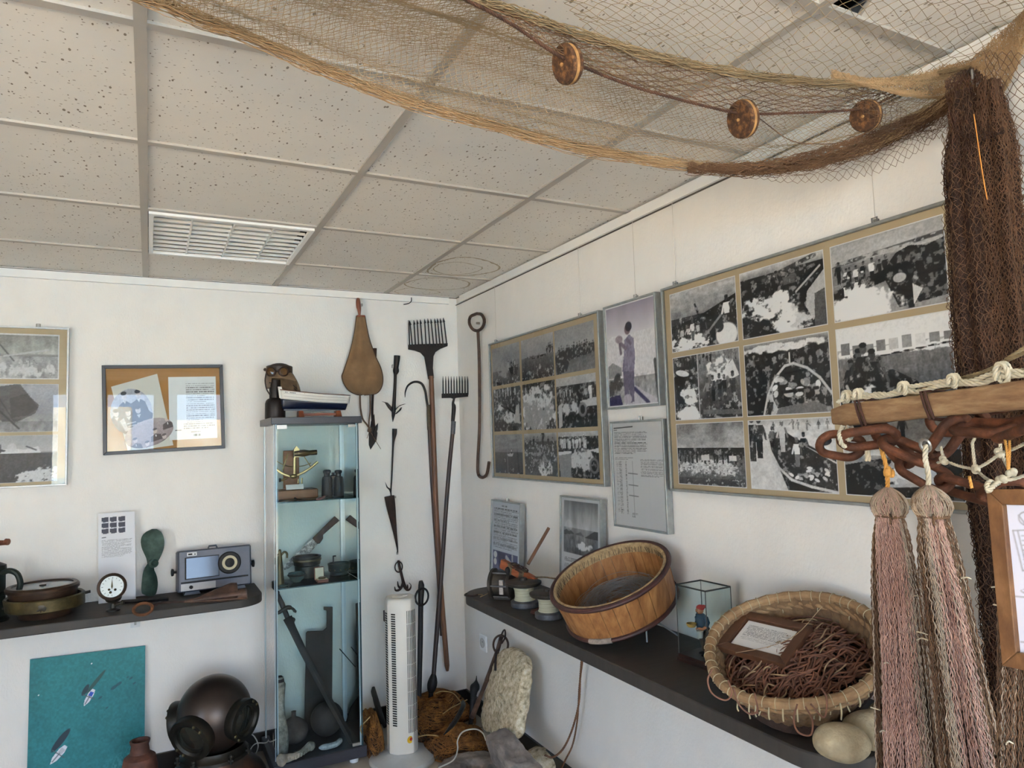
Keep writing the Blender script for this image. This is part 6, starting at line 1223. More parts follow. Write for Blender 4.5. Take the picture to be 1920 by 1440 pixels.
for k in range(110):
    r0 = RT*(.25+.5*rsn.rand()); ox, oy = rsn.randn(2)*.012; e = .8+.3*rsn.rand(); tt = np.linspace(0, 2*math.pi, 70); ph = rsn.rand()*6.28; h0 = .012+.035*rsn.rand()
    cx2 = np.cos(tt)*r0+ox; cy2 = np.sin(tt)*r0*e+oy
    Q.append(np.array(bcT)[None]+np.array(axT)[None]*(h0+.008*np.sin(tt*2+ph))[:, None]+np.array(x1)[None]*cx2[:, None]+np.array(y1)[None]*cy2[:, None])
o = nlink('line_coil', tubes(np.array(Q), .0008, 4), TANG, loc=bcT+axT*.02); tag(o, 'coil of thin grey fishing line lying inside the wooden tub', 'fishing line')
CLR = mat('clear_rod', 'a5a9a8', 'c5c9c8', rough=.15, metal=.3)
for k, (u, v, u2, v2) in enumerate(((1211, 1170, 1213, 1204), (1232, 1168, 1272, 1192))):
    pf = PZ(u2, v2, ZR+.003); o = MB().tube([pf, pf+Vector((0, .0 if k == 0 else .10, .05 if k == 0 else .02))], .003, 8).build('clear_stand_rod', CLR, loc=pf); tag(o, ['clear upright rod of the stand under the wooden tub', 'clear slanting rod of the tub stand beside the glass case'][k], 'stand rod')
# glass case with figurine
zb = ZR+.022; L0 = PZ(1268, 1222, zb); zt_ = on(1267, 1096, 0, L0.x).z
Tp = [PZ(1267, 1096, zt_), PZ(1322, 1109, zt_), PZ(1380, 1103, zt_), PZ(1320, 1087, zt_)]
cA, cB = Tp[0], Tp[1]; eA = (cB-cA); eB = Vector((-eA.y, eA.x, 0)); 
if eB.dot(Tp[2]-cB) < 0: eB = -eB
eB = eB.normalized()*min((Tp[2]-cB).length, .17); cs = [cA, cB, cB+eB, cA+eB]
sh_ = max(0, max(q_.x for q_ in cs)+.006); cs = [q_-Vector((sh_, 0, 0)) for q_ in cs]; pass; ('case', cs, zt_)
cc = sum(cs, Vector())/4; t = thing('glass_case', 'small glass case on dark wooden base between wooden tub and rope basket', 'glass case', (cc.x, cc.y, ZR))
DKW = mat('dark_mahogany', '1d0f0b', '371e17', rough=.4, scale=14, stretch=(1, 4, 4))
bb = [cc+(q_-cc)*1.10 for q_ in cs]; MB().prism([Vector((q_.x, q_.y, ZR)) for q_ in bb], (0, 0, .012)).build('wooden_base', DKW, t, smooth=0, bevel=.002); bb = [cc+(q_-cc)*1.03 for q_ in cs]; MB().prism([Vector((q_.x, q_.y, ZR+.012)) for q_ in bb], (0, 0, .010)).build('base_step', DKW, t, smooth=0, bevel=.001)
for k in range(4):
    a, c2 = cs[k], cs[(k+1) % 4]; MB().add([(a.x, a.y, zb), (c2.x, c2.y, zb), (c2.x, c2.y, zt_), (a.x, a.y, zt_)], [(0, 1, 2, 3)]).build('glass_side', CGLASS, t, smooth=0)
MB().add([(q_.x, q_.y, zt_) for q_ in cs], [(0, 1, 2, 3)]).build('glass_top', CGLASS, t, smooth=0)
LEAD = mat('dark_lead_edge', '1e201e', '33352f', rough=.5)
for k in range(4): a, c2 = cs[k], cs[(k+1) % 4]; MB().tube([(a.x, a.y, zb), (a.x, a.y, zt_)], .0018, 4).build('edge_strip', LEAD, t); MB().tube([(a.x, a.y, zt_), (c2.x, c2.y, zt_)], .0024, 4).build('edge_strip', LEAD, t)
hF = .145; fc_ = Vector((cc.x, cc.y, zb)); t = thing('fisherman_figurine', 'painted fisherman figurine in red cap and blue shirt inside the glass case', 'figurine', fc_)
fl = -vr*.85+vf*.3; fl.z = 0; fl.normalize(); fs = UZ.cross(fl).normalized(); F_ = lambda f_, s_, z_: fc_+fl*f_*hF+fs*s_*hF+UZ*z_*hF
CLO = mat('figurine_trousers', '3a2c22', '4f3d30', rough=.7); BLU = mat('figurine_blue', '1c3344', '2a475c', rough=.6); SKN = mat('figurine_skin', 'a86a48', 'bc7d58', rough=.55); RED = mat('figurine_red', 'a01c1a', 'b52a24', rough=.55)
b = MB()
for s_ in (-1, 1): b.tube([F_(.0, .07*s_, .50), F_(.02, .075*s_, .28), F_(-.01+.03*s_, .08*s_, .05)], [.011, .0095, .0075], 12)
b.ball(F_(0, 0, .5), .0155, 14, 8, (1, 1, .7)); b.build('trousers', CLO, t)
b = MB()
for s_ in (-1, 1): b.ball(F_(.06+.03*s_, .08*s_, .025), .008, 12, 8, (1.6, .8, .5), rot=Matrix((fl, fs, UZ)).transposed())
b.build('shoes', BLKI, t)
b = MB().lathe([(.012, .48*hF), (.0165, .55*hF), (.018, .68*hF), (.019, .76*hF), (.012, .82*hF), (.006, .845*hF)], fc_, (fl*.1+UZ).normalized(), 18); 
for s_ in (-1, 1): b.tube([F_(.06, .13*s_, .78), F_(.04, .17*s_, .68), F_(.08, .17*s_, .6)], [.0075, .0065, .006], 10)
b.build('blue_shirt', BLU, t)
b = MB().ball(F_(.1, 0, .905), .0118, 18, 12, (1.0, .88, 1.12)).ball(F_(.185, 0, .90), .0028, 8, 6).tube([F_(.08, 0, .82), F_(.09, 0, .87)], .0048, 10)
for s_ in (-1, 1):
    b.tube([F_(.08, .17*s_, .6), F_(.16, .15*s_, .56), F_(.24, .12*s_, .58)], [.005, .0042, .0035], 8)
    for k in range(4): b.tube([F_(.24, (.12+(k-1.5)*.012)*s_, .58), F_(.275, (.12+(k-1.5)*.014)*s_, .585), F_(.28, (.115+(k-1.5)*.012)*s_, .56)], .0009, 5)
    b.tube([F_(.24, .10*s_, .585), F_(.26, .085*s_, .60)], .001, 5).ball(F_(.09, .085*s_, .9), .0025, 6, 5, (1, .5, 1.3))
b.build('body', SKN, t)
MB().ball(F_(.085, 0, .945), .0125, 16, 8, (1.05, .95, .75)).ball(F_(.03, .02, .965), .008, 12, 8, (1.3, 1, .7)).build('red_cap', RED, t)
b = MB(); 
for s_ in (-1, 1): b.ball(F_(.175, .03*s_, .915), .0011, 6, 4)
b.tube([F_(.175, -.03, .872), F_(.182, 0, .868), F_(.175, .03, .872)], .0011, 5); b.build('eyes_and_mouth', BLKI, t)
MB().lathe([(.010, 0), (.0135, .004), (.015, .010), (.014, .011), (.011, .005), (.001, .003)], F_(.30, -.02, .585), (0, 0, 1), 22, False).build('held_basket', mat('figurine_straw', 'a5823c', 'c4a458', rough=.7, scale=80, bump=.4), t)
MB().lathe([(.008, 0), (.0105, .02), (.0095, .02), (.007, .003), (.001, .003)], F_(.22, .14, .40), (0, 0, 1), 18, False).build('white_bucket', mat('figurine_white', 'bdbab0', rough=.5), t)
# esparto basket with cord
axB = Vector((-.39388, -.13432, .90929)).normalized(); RB_ = .2; hB = .122
x1, y1 = frame_of(axB); rcB = Vector((-.24785, -2.56462, .98469)); d_ = dep(rcB)
bcB = rcB-axB*hB
ESP = mat('esparto', '4d3725', '8c6f4c', '6b5238', rough=.9, scale=22, stretch=(1, 1, 1), bump=.6, bscale=90, spread=.8); ESL = mat('pale_esparto_rim', '6a4f35', 'a88a63', '86694a', rough=.85, scale=30, bump=.5, bscale=90, spread=.8)
t = thing('esparto_basket', 'wide round braided esparto basket full of brown cord on the right shelf', 'basket', (bcB.x, bcB.y, ZR))
def wallp(a, s, off=0):
    r_ = RB_*(.60+.36*s**.6)+off; bmp = .0035*math.sin(a*46+math.sin(s*24)*1.5)*math.cos(s*22); return bcB+axB*(hB*s)+(x1*math.cos(a)+y1*math.sin(a))*(r_+bmp)
b = MB(); b.grid(lambda u_, v_: wallp(2*math.pi*u_, v_), 300, 30, True); b.lathe([(RB_*.605, .002), (.001, .002)], bcB, axB, 40, False); o = b.build('basket_wall', ESP, t, smooth=80); mm = o.modifiers.new('s', 'SOLIDIFY'); mm.thickness = .007; mm.offset = 0
rim = [rcB+axB*.0+(x1*math.cos(a)+y1*math.sin(a))*RB_*(.985+.006*math.sin(5*a))+UZ*.003*math.sin(3*a+1) for a in [2*math.pi*k/90 for k in range(90)]]
MB().tube(rim, [.0125+.0012*math.sin(k*1.7) for k in range(90)], 10, True).build('bound_rim', ESL, t)
RB2 = [p-axB*.022+(rcB-p).normalized()*.010 for p in rim]; Pb = []
for ph in (0, 2.1, 4.2): Pb.append([np.array(RB2[k % 90])+np.array(axB)*.006*math.sin(k*.9+ph)+np.array((rcB-RB2[k % 90]).normalized())*.005*math.cos(k*.9+ph) for k in range(91)])
nlink('rim_braid', tubes(np.array(Pb), .0055, 6), ESL, t)
b = MB(); CRD = mat('cream_binding', '8f8266', 'b5a888', rough=.8, scale=40); rs = random.Random(3)
for k in range(0, 90, 2):
    p = rim[k]; q_ = rim[(k+1) % 90]; tn = (q_-p).normalized(); rd_ = (p-rcB).normalized(); s1_ = tn*.008*rs.uniform(-.6, 1); b.tube([p+rd_*.0135*math.cos(a)+axB*.0135*math.sin(a)+s1_*(a/6.28) for a in [2*math.pi*i/14 for i in range(14)]], .0011, 5, False)
b.build('rim_lashing', CRD, t)['kind'] = 'stuff'
b = MB()
for k in range(26):
    a = 2*math.pi*k/26+rs.uniform(-.1, .1); p = rim[int(a/(2*math.pi)*90) % 90]; inn = (rcB-p).normalized(); q_ = p+inn*.012-axB*.02; b.tube(crom([q_, q_-axB*.012+inn*.004+Vector((rs.uniform(-.006, .006), rs.uniform(-.006, .006), 0)), q_-axB*.03+Vector((rs.uniform(-.01, .01), rs.uniform(-.01, .01), 0))], 6), .0016, 5)
for k in range(9):
    p = rim[min(range(90), key=lambda i: (rim[i]-(PD(1400+k*22, 1345, d_-.1))).length)]; o_ = (p-rcB).normalized(); b.tube(crom([p+o_*.012, p+o_*.016-UZ*.015, p+o_*.012-UZ*rs.uniform(.02, .035)], 6), .0018, 5)
b.build('frayed_twine', CRD, t)['kind'] = 'stuff'
CORD = mat('brown_cord', '452a1d', '8a5c44', '643f2d', rough=.7, scale=18, spread=.8); CORL = mat('pale_cord', '6e563f', 'a38a68', rough=.75, scale=18)
def moundf(amp_h, rr_max=.80, up=.0):
    def f(a, b_, w_):
        th = a*2*math.pi; r_ = np.sqrt(b_)*rr_max; h = hB*(.34+.30*(1-r_**2))+amp_h*np.sin(w_)+up+.012*np.sin(th*3+r_*5)
        X = np.cos(th)*r_*RB_; Y = np.sin(th)*r_*RB_
        return np.array(bcB)[None]+np.array(axB)[None]*h[:, None]+np.array(x1)[None]*X[:, None]+np.array(y1)[None]*Y[:, None]
    return f
t = thing('cord_tangle', 'tangled heap of brown and pale cord filling the esparto basket', 'cord', (bcB.x, bcB.y, bcB.z+.03))
f0 = moundf(0, .86); b = MB(); b.grid(lambda u_, v_: Vector(f0(np.array([u_]), np.array([max(.0004, v_)]), np.array([0.]))[0])-axB*.016, 40, 10, True); b.build('cord_mass', mat('cord_core_brown', '1c110c', '33211a', rough=.9, scale=60, bump=.6), t, smooth=80)  # dark brown core filling the basket beneath the cord loops
def loopset(n_, rlo, rhi, rng, hh, lo=.0):
    Q = []; tt = np.linspace(0, 2*math.pi, 64)
    for k in range(n_):
        r0 = rng.uniform(rlo, rhi)*RB_; th = rng.rand()*6.28; rc = np.sqrt(rng.rand())*(.88*RB_-r0*.9); e = rng.uniform(.45, 1); ph = rng.rand()*3.14; w1_ = rng.uniform(.0, .25)
        X = math.cos(th)*rc+r0*(np.cos(tt)*math.cos(ph)-e*np.sin(tt)*math.sin(ph))*(1+w1_*np.sin(3*tt+th)); Y = math.sin(th)*rc+r0*(np.cos(tt)*math.sin(ph)+e*np.sin(tt)*math.cos(ph))*(1+w1_*np.sin(2*tt+th))
        R2 = np.sqrt(X**2+Y**2)/RB_; k2 = np.minimum(1, .87/np.maximum(R2, .01)); X *= k2; Y *= k2; R2 = np.minimum(R2, .87)
        h = hB*(.36+.30*(1-R2**2))+hh*(1+np.sin(tt*2+ph*3))*.8+hh*.5*rng.rand()+lo
        Q.append(np.array(bcB)[None]+np.array(axB)[None]*h[:, None]+np.array(x1)[None]*X[:, None]+np.array(y1)[None]*Y[:, None])
    return np.array(Q)
rng = np.random.RandomState(21)
nlink('brown_cord', tubes(loopset(150, .12, .45, rng, .013), .0021, 6), CORD, t); nlink('pale_cord', tubes(loopset(14, .06, .3, rng, .014, .004), .0018, 6), CORL, t)
b = MB(); 
for px in ([(1335, 1255), (1327, 1275), (1335, 1300), (1360, 1313), (1372, 1300), (1365, 1275)], [(1375, 1290), (1385, 1320), (1405, 1338), (1420, 1332), (1415, 1300)], [(1495, 1320), (1488, 1350), (1497, 1373), (1520, 1378), (1523, 1350), (1510, 1325)], [(1520, 1320), (1545, 1345), (1550, 1310), (1540, 1290)]):
    b.tube(crom([PD(u, v, d_-.20-.02*(v-1290)/60) for u, v in px], 26), .0019, 6)
b.build('cord_loops', CORD, t)['kind'] = 'stuff'
# framed note lying on the cord
K = [PD(1403, 1152, 1.855), PD(1542, 1183, 1.71), PD(1457, 1247, 1.65), PD(1334, 1213, 1.786)]     # tl tr br bl
cK = sum(K, Vector())/4; ex_ = ((K[1]-K[0])+(K[2]-K[3])).normalized(); dn_ = ((K[3]-K[0])+(K[2]-K[1])); dn_ = (dn_-ex_*dn_.dot(ex_)).normalized(); nn = dn_.cross(ex_).normalized()
if nn.dot(CAM-cK) < 0: nn = -nn
Wk = ((K[1]-K[0]).length+(K[2]-K[3]).length)/2; Hk = ((K[3]-K[0]).length+(K[2]-K[1]).length)/2
F = Fr(cK-ex_*Wk/2-dn_*Hk/2, ex_, -dn_, nn, Wk, Hk); t = thing('framed_note', 'brown wooden frame with a typed note lying in the rope basket', 'framed note', cK)
FW = mat('brown_frame_wood', '3f2718', '573827', rough=.45, scale=12, stretch=(1, 4, 4)); F.bars(.024, -.006, .010, FW, t); F.board(.02, -.006, .002, FW, t); c = Can(120, 84, .8, 51); c.c[:] = (.78, .77, .75); c.text(.08, .95, .14, .72, 12, .3, .38, rag=.05, last=.8); F.photo(c, .15, .85, .18, .82, .0026, t, 'typed_note'); 
b = MB().tube(crom([F.p(.35, 1.06, .014), F.p(.7, .7, .012), F.p(.9, .3, .012), F.p(1.08, -.25, .04)], 14), .0009, 5); b.build('loose_thread', CORL, t)
# stones at the end of the shelf
SAN = mat('sandy_stone', '8a7c62', 'b3a588', '9d8f74', rough=.9, scale=26, bump=.5, bscale=120)
for k, (u, v, du, r_, sc_, rz, lab) in enumerate(((1577, 1392, 0, .052, (1.05, .8, .74), .5, 'long pale sandy stone lying foremost at the near end of the right shelf'), (1612, 1372, 0, .055, (1.05, .85, .74), .35, 'rounded pale sandy stone behind the foremost one on the right shelf'), (1640, 1352, 0, .045, (1.1, .8, .7), .2, 'pale sandy stone furthest back, mostly hidden by the pink net bundle'))):
    p = PZ(u, v, ZR+r_*sc_[2]*.95); p += Vector(((0, 0, 0), (.03, -.01, 0), (.06, -.0, 0))[k]); p.z = ZR+r_*sc_[2]*.97
    o = MB().ball(p, r_, 30, 18, sc_, .05, Matrix.Rotation(rz+1.9, 3, 'Z'), 2.5, 40+k).build('shelf_stone', SAN, loc=(p.x, p.y, ZR)); tag(o, lab, 'stone', 'sandy stones at the shelf end')
# winch, spools, line winder at the far end of the shelf
ALD = mat('dull_aluminium', '46464a', '75767a', '5c5d60', rough=.55, metal=.5, scale=26, bump=.3); WND = mat('weathered_bronze', '26221e', '4e463d', rough=.55, metal=.4, scale=18, bump=.25); LINE = mat('cream_line', '8f8d78', 'b9b7a0', rough=.6, scale=10, stretch=(1, 1, 30), bump=.3)
wc = PZ(945, 1123, ZR); wc.x = min(wc.x, -.22); t = thing('line_winch', 'dark metal hand winch drum with brass-coloured frame at the far end of the shelf', 'winch', (wc.x, wc.y, ZR)); s_ = psz(1, wc); zc = ZR+28*s_; wa = Vector((-.45, -.85, .1)).normalized(); wa = (vr*.92+vf*.35); wa.z = 0; wa.normalize()
ctr_ = Vector((wc.x, wc.y, zc)); 
MB().lathe([(24*s_, -24*s_), (28*s_, -22*s_), (28*s_, -17*s_), (22*s_, -15*s_), (22*s_, 12*s_), (26*s_, 14*s_), (26*s_, 19*s_), (18*s_, 21*s_)], ctr_, wa, 32).build('drum', WND, t)
for k in range(6): a = math.pi/3*k; x_, y_ = frame_of(wa); MB().tube([ctr_+(x_*math.cos(a)+y_*math.sin(a))*25*s_-wa*18*s_, ctr_+(x_*math.cos(a)+y_*math.sin(a))*25*s_+wa*15*s_], 1.6*s_, 8).build('frame_rod', ALD, t)
MB().bevbox(ctr_+vf*24*s_*1.0+wa*-4*s_, (8*s_, 4*s_, 26*s_), .001, Matrix((wa, UZ.cross(wa), UZ)).transposed()).build('clamp_plate', mat('rust_spotted_plate', '6b5a50', 'b0aaa5', rough=.6, scale=40), t, smooth=0)
MB().bevbox((wc.x, wc.y, ZR+3*s_), (34*s_, 20*s_, 6*s_), .002, Matrix((wa, UZ.cross(wa), UZ)).transposed()).build('mounting_foot', WND, t, smooth=0)
kp = PD(952, 1070, dep(wc)-.03); MB().ball(kp, 5.5*s_, 14, 10, (1, 1, 1.3)).tube([kp, kp-UZ*26*s_+wa*3*s_], [4*s_, 3*s_], 10).build('crank_handle', BLKI, t)
def spool(u, v, label, k_):
    p = PZ(u, v, ZR); s = psz(1, p); t_ = thing('line_spool', label, 'spool', (p.x, p.y, ZR)); ax_ = (UZ+vr*-.05).normalized()
    MB().lathe([(25*s, 0), (27*s, 2*s), (27*s, 10*s), (24*s, 12*s), (18*s, 13*s)], (p.x, p.y, ZR), (0, 0, 1), 36).build('base_flange', ALD, t_)
    MB().lathe([(20*s, 12*s), (18*s, 18*s), (18*s, 30*s), (21*s, 38*s)], (p.x, p.y, ZR), ax_, 36).build('wound_line', LINE, t_)
    MB().lathe([(21*s, 37*s), (32*s, 40*s), (34*s, 43*s), (34*s, 46*s), (29*s, 48*s), (8*s, 49*s), (7*s, 53*s)], (p.x, p.y, ZR), ax_, 36).build('top_flange', WND, t_); return t_
spool(985, 1137, 'metal spool wound with pale line, standing right of the dark winch', 0); spool(1030, 1158, 'second metal spool of pale line, half hidden behind the tub rim', 1)
OR = mat('orange_wood', '7a3a20', 'a35a35', rough=.55, scale=12, stretch=(1, 1, 6)); pw0, pw1 = PD(941, 1056, dep(wc)+.02), PD(1004, 1092, dep(wc)-.12); da = (pw1-pw0).normalized(); s = psz(1, pw0)
t = thing('line_winder', 'orange-red wooden line winder wrapped in old twine lying on top of the spools', 'line winder', (pw0+pw1)/2); RW_ = Matrix((da, (da.cross(UZ)).normalized(), da.cross(da.cross(UZ)).normalized()*-1)).transposed()
MB().bevbox((pw0+pw1)/2, ((pw1-pw0).length, 11*s, 17*s), .003, RW_).build('wooden_block', OR, t, smooth=0)
for k, w_ in enumerate((.3, .64)):
    c_ = pw0+(pw1-pw0)*w_; MB().bevbox(c_, (12*s, 13.5*s, 20*s), .003, RW_).build('twine_wrap', mat('old_twine', '4a3f31', '776850', rough=.9, scale=60, bump=.6), t)
rsn = np.random.RandomState(4); Q = []
for k in range(14):
    c_ = np.array(pw0+(pw1-pw0)*(.35+.3*rsn.rand())+UZ*9*s); tt = np.linspace(0, 6.28, 24); Q.append(c_[None]+np.array(da)[None]*(np.cos(tt)*12*s*rsn.uniform(.5, 1.2))[:, None]+np.array(UZ)[None]*(np.sin(tt*1+k)*3*s)[:, None]+np.array(UZ.cross(da))[None]*(np.sin(tt)*8*s)[:, None])
nlink('twine_loops', tubes(np.array(Q), .0014, 5), mat('dark_twine', '2b1a14', '4a3026', rough=.8), t)
MB().tube(crom([pw1+UZ*.02, (pw1+PD(1042, 1084, dep(wc)-.2))/2+UZ*.012, PD(1041, 1085, dep(wc)-.2)], 12), .0035, 6).build('twine_tail', mat('old_twine', '4a3f31'), t)
sa, sb = PD(1029, 990, dep(wc)+.02), PD(990, 1058, dep(wc)-.06); o = MB().tube([sa, sb], .0085, 4).build('wooden_stick', mat('stick_wood', '4b3122', '6e4b35', rough=.6, scale=10, stretch=(4, 4, 1)), loc=sb); tag(o, 'short square wooden stick slanting up from the line winder in front of the white wall', 'stick')
pc = PZ(1008, 1150, ZR); o = MB().ball((pc.x, pc.y-.02, ZR+.012), .030, 18, 10, (1.3, .9, .4), .12, sd=3).build('cork_piece', mat('red_cork', '3d2019', '5d3527', rough=.9, scale=50, bump=.8), loc=(pc.x, pc.y-.02, ZR)); tag(o, 'flat red-brown cork lump in front of the half-hidden spool', 'cork')
p = PZ(884, 1117, ZR); t = thing('fish_hook', 'small rusty hook with twine on the rounded far end of the right shelf', 'hook', p); MB().tube(crom([p+Vector((-.01, .03, .005)), p+Vector((-.03, .0, .006)), p+Vector((-.01, -.03, .006)), p+Vector((.02, -.02, .005))], 16), .004, 6).build('hook', RUST, t); MB().tube(crom([p+Vector((.02, -.02, .006)), p+Vector((.03, -.05, .01)), p+Vector((.01, -.07, .006)), p+Vector((.05, -.10, .03)), p+Vector((.06, -.12, .05))], 20), .0012, 5).build('twine', ROPY, t)
# ------------------------------------------------------------ hanging nets
NTAN = mat('tan_netting', '8f7a5c', 'b39c7a', rough=.85, scale=6); NBR = mat('brown_netting', '4d3422', '755439', rough=.85, scale=8); NBD = mat('dark_brown_netting', '2b1810', '55331f', '3d2416', rough=.9, scale=14)
def inside(u, v, d, g=.045):
    # keep a point in front of the right-hand wall and below the ceiling
    for ax_, val in ((0, -g), (2, H-.03)):
        k_ = dep(on(u, v, ax_, val)); d = min(d, k_) if k_ > 0 else d
    return d
def cv(px, n, g=.045): return np.array([list(PD(u, v, inside(u, v, d, g))) for u, v, d in crom(px, n)])
E1 = [(60, -110, 1.02), (180, -48, 1.08), (285, 0, 1.15), (480, 75, 1.28), (700, 168, 1.38), (900, 228, 1.48), (1100, 280, 1.56), (1300, 311, 1.62), (1420, 316, 1.65), (1550, 298, 1.66), (1690, 245, 1.64), (1790, 180, 1.62), (1822, 145, 1.61)]
E2 = [(640, -190, .95), (760, -70, 1.02), (870, -8, 1.10), (960, 20, 1.16), (1050, 52, 1.21), (1200, 98, 1.28), (1300, 122, 1.33), (1400, 140, 1.38), (1550, 156, 1.46), (1640, 155, 1.51), (1720, 148, 1.56), (1790, 135, 1.60), (1822, 128, 1.61)]
FR = [(640, -130, .98), (780, -50, 1.04), (880, 2, 1.10), (960, 46, 1.16), (1040, 100, 1.22), (1090, 124, 1.26), (1200, 166, 1.32), (1370, 210, 1.42), (1420, 214, 1.45), (1600, 206, 1.54), (1650, 192, 1.57), (1740, 146, 1.6), (1822, 130, 1.61)]
hook_ = PD(1822, 132, inside(1822, 132, 1.61, .06))
net = thing('draped_net', 'tan fishing net draped like a hammock across the ceiling with thick rolled edges', 'net', hook_)
n = 280; a = cv(E1, n); b_ = cv(E2, n); f_ = cv(FR, n)
def surf(P, Q, m_, sag=0, pleat=0, seed=1):
    rs = np.random.RandomState(seed); s = np.linspace(0, 1, m_)[None, :, None]; G = P[:, None]*(1-s)+Q[:, None]*s
    t = np.linspace(0, 1, len(P))[:, None]; ss = np.linspace(0, 1, m_)[None]
    z = -sag*4*ss*(1-ss)*np.sin(np.pi*np.clip(t*1.05, 0, 1))
    for k in range(4): z = z+pleat*np.sin((3+4*k)*math.pi*ss+rs.rand()*6+t*3)*(.6**k)
    z = z*1.0; G[..., 2] += z
    G += rs.randn(*G.shape)*.0012; return G
nlink('fine_netting', net_of(surf(b_, a, 56, -.02, .006, 2), .0006), NTAN, net)
a2 = a[:170]; b2 = b_[:170]; nlink('fine_netting', net_of(surf(b2, a2, 70, -.03, .008, 12), .0005), NTAN, net)
nlink('coarse_netting', net_of(surf(b_[::4], f_[::4], 13, 0, .002, 3), .00085), NBR, net)
def bundle(C_, n_, w_, r_, seed, loose=.3, taper=True):
    rs = np.random.RandomState(seed); T = np.gradient(C_, axis=0); T /= np.linalg.norm(T, axis=1, keepdims=True); X = np.cross(T, (0, 0, 1.)); X /= np.linalg.norm(X, axis=1, keepdims=True); Y = np.cross(T, X); t = np.linspace(0, 1, len(C_)); Q = []
    for k in range(n_):
        o1, o2 = rs.randn(2)*w_*.5; p1, p2 = rs.rand(2)*6.28; fr = rs.uniform(5, 14)
        A = o1+w_*loose*np.sin(fr*2*math.pi*t+p1)+.0012*np.sin(150*t*6.28/3+p2); B = o2+w_*loose*np.sin(fr*1.3*2*math.pi*t+p2)
        Q.append(C_+X*A[:, None]+Y*B[:, None])
    return tubes(np.array(Q), r_)
nlink('lower_rolled_edge', bundle(a, 70, .010, .0008, 5, .35), mat('edge_netting', '8f7352', 'b0906a', rough=.85, scale=6), net)
nlink('upper_rolled_edge', bundle(b_, 50, .008, .0008, 6, .3), mat('grey_tan_netting', '6f5c42', '8f7a5a', rough=.85, scale=6), net)
nlink('float_rope', rope_of(f_, .0032), mat('dark_brown_rope', '331d12', '5d3b27', rough=.8, scale=40), net)
# darker brown folds that run up to the hook and the sparse fringe below them
for k, (pp, n_, w_) in enumerate((([(1290, 316, 1.60), (1420, 318, 1.62), (1550, 300, 1.64), (1680, 248, 1.64), (1780, 190, 1.62), (1822, 140, 1.61)], 40, .010), ([(1330, 314, 1.60), (1450, 306, 1.60), (1580, 272, 1.61), (1700, 226, 1.61), (1790, 178, 1.61), (1824, 140, 1.61)], 34, .009), ([(1350, 318, 1.66), (1480, 316, 1.66), (1620, 285, 1.66), (1740, 228, 1.64), (1800, 185, 1.62), (1824, 145, 1.61)], 34, .010))):
    nlink('brown_fold', bundle(cv(pp, 90), n_, w_, .0007, 20+k, .5), NBR, net)
lo = cv([(1250, 312, 1.62), (1370, 330, 1.62), (1500, 343, 1.62), (1640, 325, 1.62), (1730, 280, 1.62), (1775, 225, 1.61), (1800, 190, 1.61)], 80); up = cv([(1260, 306, 1.64), (1400, 312, 1.64), (1520, 300, 1.64), (1650, 262, 1.64), (1720, 228, 1.63), (1770, 195, 1.62), (1805, 165, 1.61)], 80)
nlink('fringe_netting', net_of(surf(up, lo, 9, 0, .003, 4), .0005), NBR, net)
hk = cv([(1640, 155, 1.52), (1690, 200, 1.54), (1740, 225, 1.57), (1790, 205, 1.6), (1822, 150, 1.61)], 50); hk2 = cv([(1560, 158, 1.47), (1650, 240, 1.52), (1730, 262, 1.58), (1785, 235, 1.6), (1824, 160, 1.61)], 50)
nlink('gathered_netting', net_of(surf(hk, hk2, 12, 0, .004, 8), .0006), NBR, net)
for k in range(2): nlink('gathered_netting', net_of(surf(cv([(1772, 150, 1.5), (1800, 135, 1.5), (1825, 130, 1.5), (1850, 150, 1.5), (1878, 190, 1.5)], 40, .05), cv([(1778, 232, 1.6), (1800, 250, 1.6), (1830, 262, 1.6), (1860, 258, 1.6), (1882, 250, 1.6)], 40, .10+.03*k), 16+4*k, 0, .006, 61+k), .0009), NBD, net)
# tan lobes at the hook
def lobe(P, Q, nm, seed, r_=.0007, m_=34):
    for q_ in range(2): nlink(nm, net_of(surf(cv(P, 110), cv(Q, 110), m_, 0, .004+.002*q_, seed+q_*9), r_), mat('edge_netting', ''), net)
lobe([(1560, 140, 1.47), (1640, 150, 1.5), (1720, 138, 1.55), (1780, 120, 1.58), (1822, 118, 1.6)], [(1560, 140, 1.47), (1640, 162, 1.5), (1700, 176, 1.53), (1770, 178, 1.57), (1815, 140, 1.6)], 'tan_lobe', 31)
lobe([(1822, 118, 1.6), (1850, 90, 1.56), (1890, 50, 1.5), (1940, 0, 1.44)], [(1826, 130, 1.6), (1855, 165, 1.58), (1885, 165, 1.54), (1945, 40, 1.46)], 'tan_lobe', 32)
nlink('tan_roll', bundle(cv([(1585, 150, 1.47), (1612, 156, 1.48), (1640, 163, 1.5), (1700, 178, 1.53), (1775, 181, 1.57), (1812, 150, 1.6)], 60), 30, .003, .0005, 33, .4), MATS['edge_netting'], net)
nlink('tan_roll', bundle(cv([(1828, 130, 1.6), (1856, 166, 1.58), (1884, 166, 1.55), (1910, 90, 1.5), (1945, 10, 1.44)], 60), 24, .003, .0005, 34, .4), MATS['edge_netting'], net)
# net fanning out over the ceiling from the hook
top = cv([(1010, -60, 1.16), (1180, -60, 1.2), (1350, -60, 1.25), (1500, -60, 1.3), (1650, -60, 1.36), (1780, -60, 1.4), (1900, -60, 1.44), (1990, -40, 1.46)], 64)
bot = cv([(1100, 62, 1.23), (1300, 119, 1.32), (1480, 146, 1.42), (1600, 150, 1.48), (1700, 142, 1.54), (1770, 128, 1.58), (1815, 118, 1.6), (1835, 112, 1.6)], 64)
nlink('fan_netting', net_of(surf(bot, top, 22, -.01, .003, 9), .0006), mat('grey_tan_netting', ''), net)
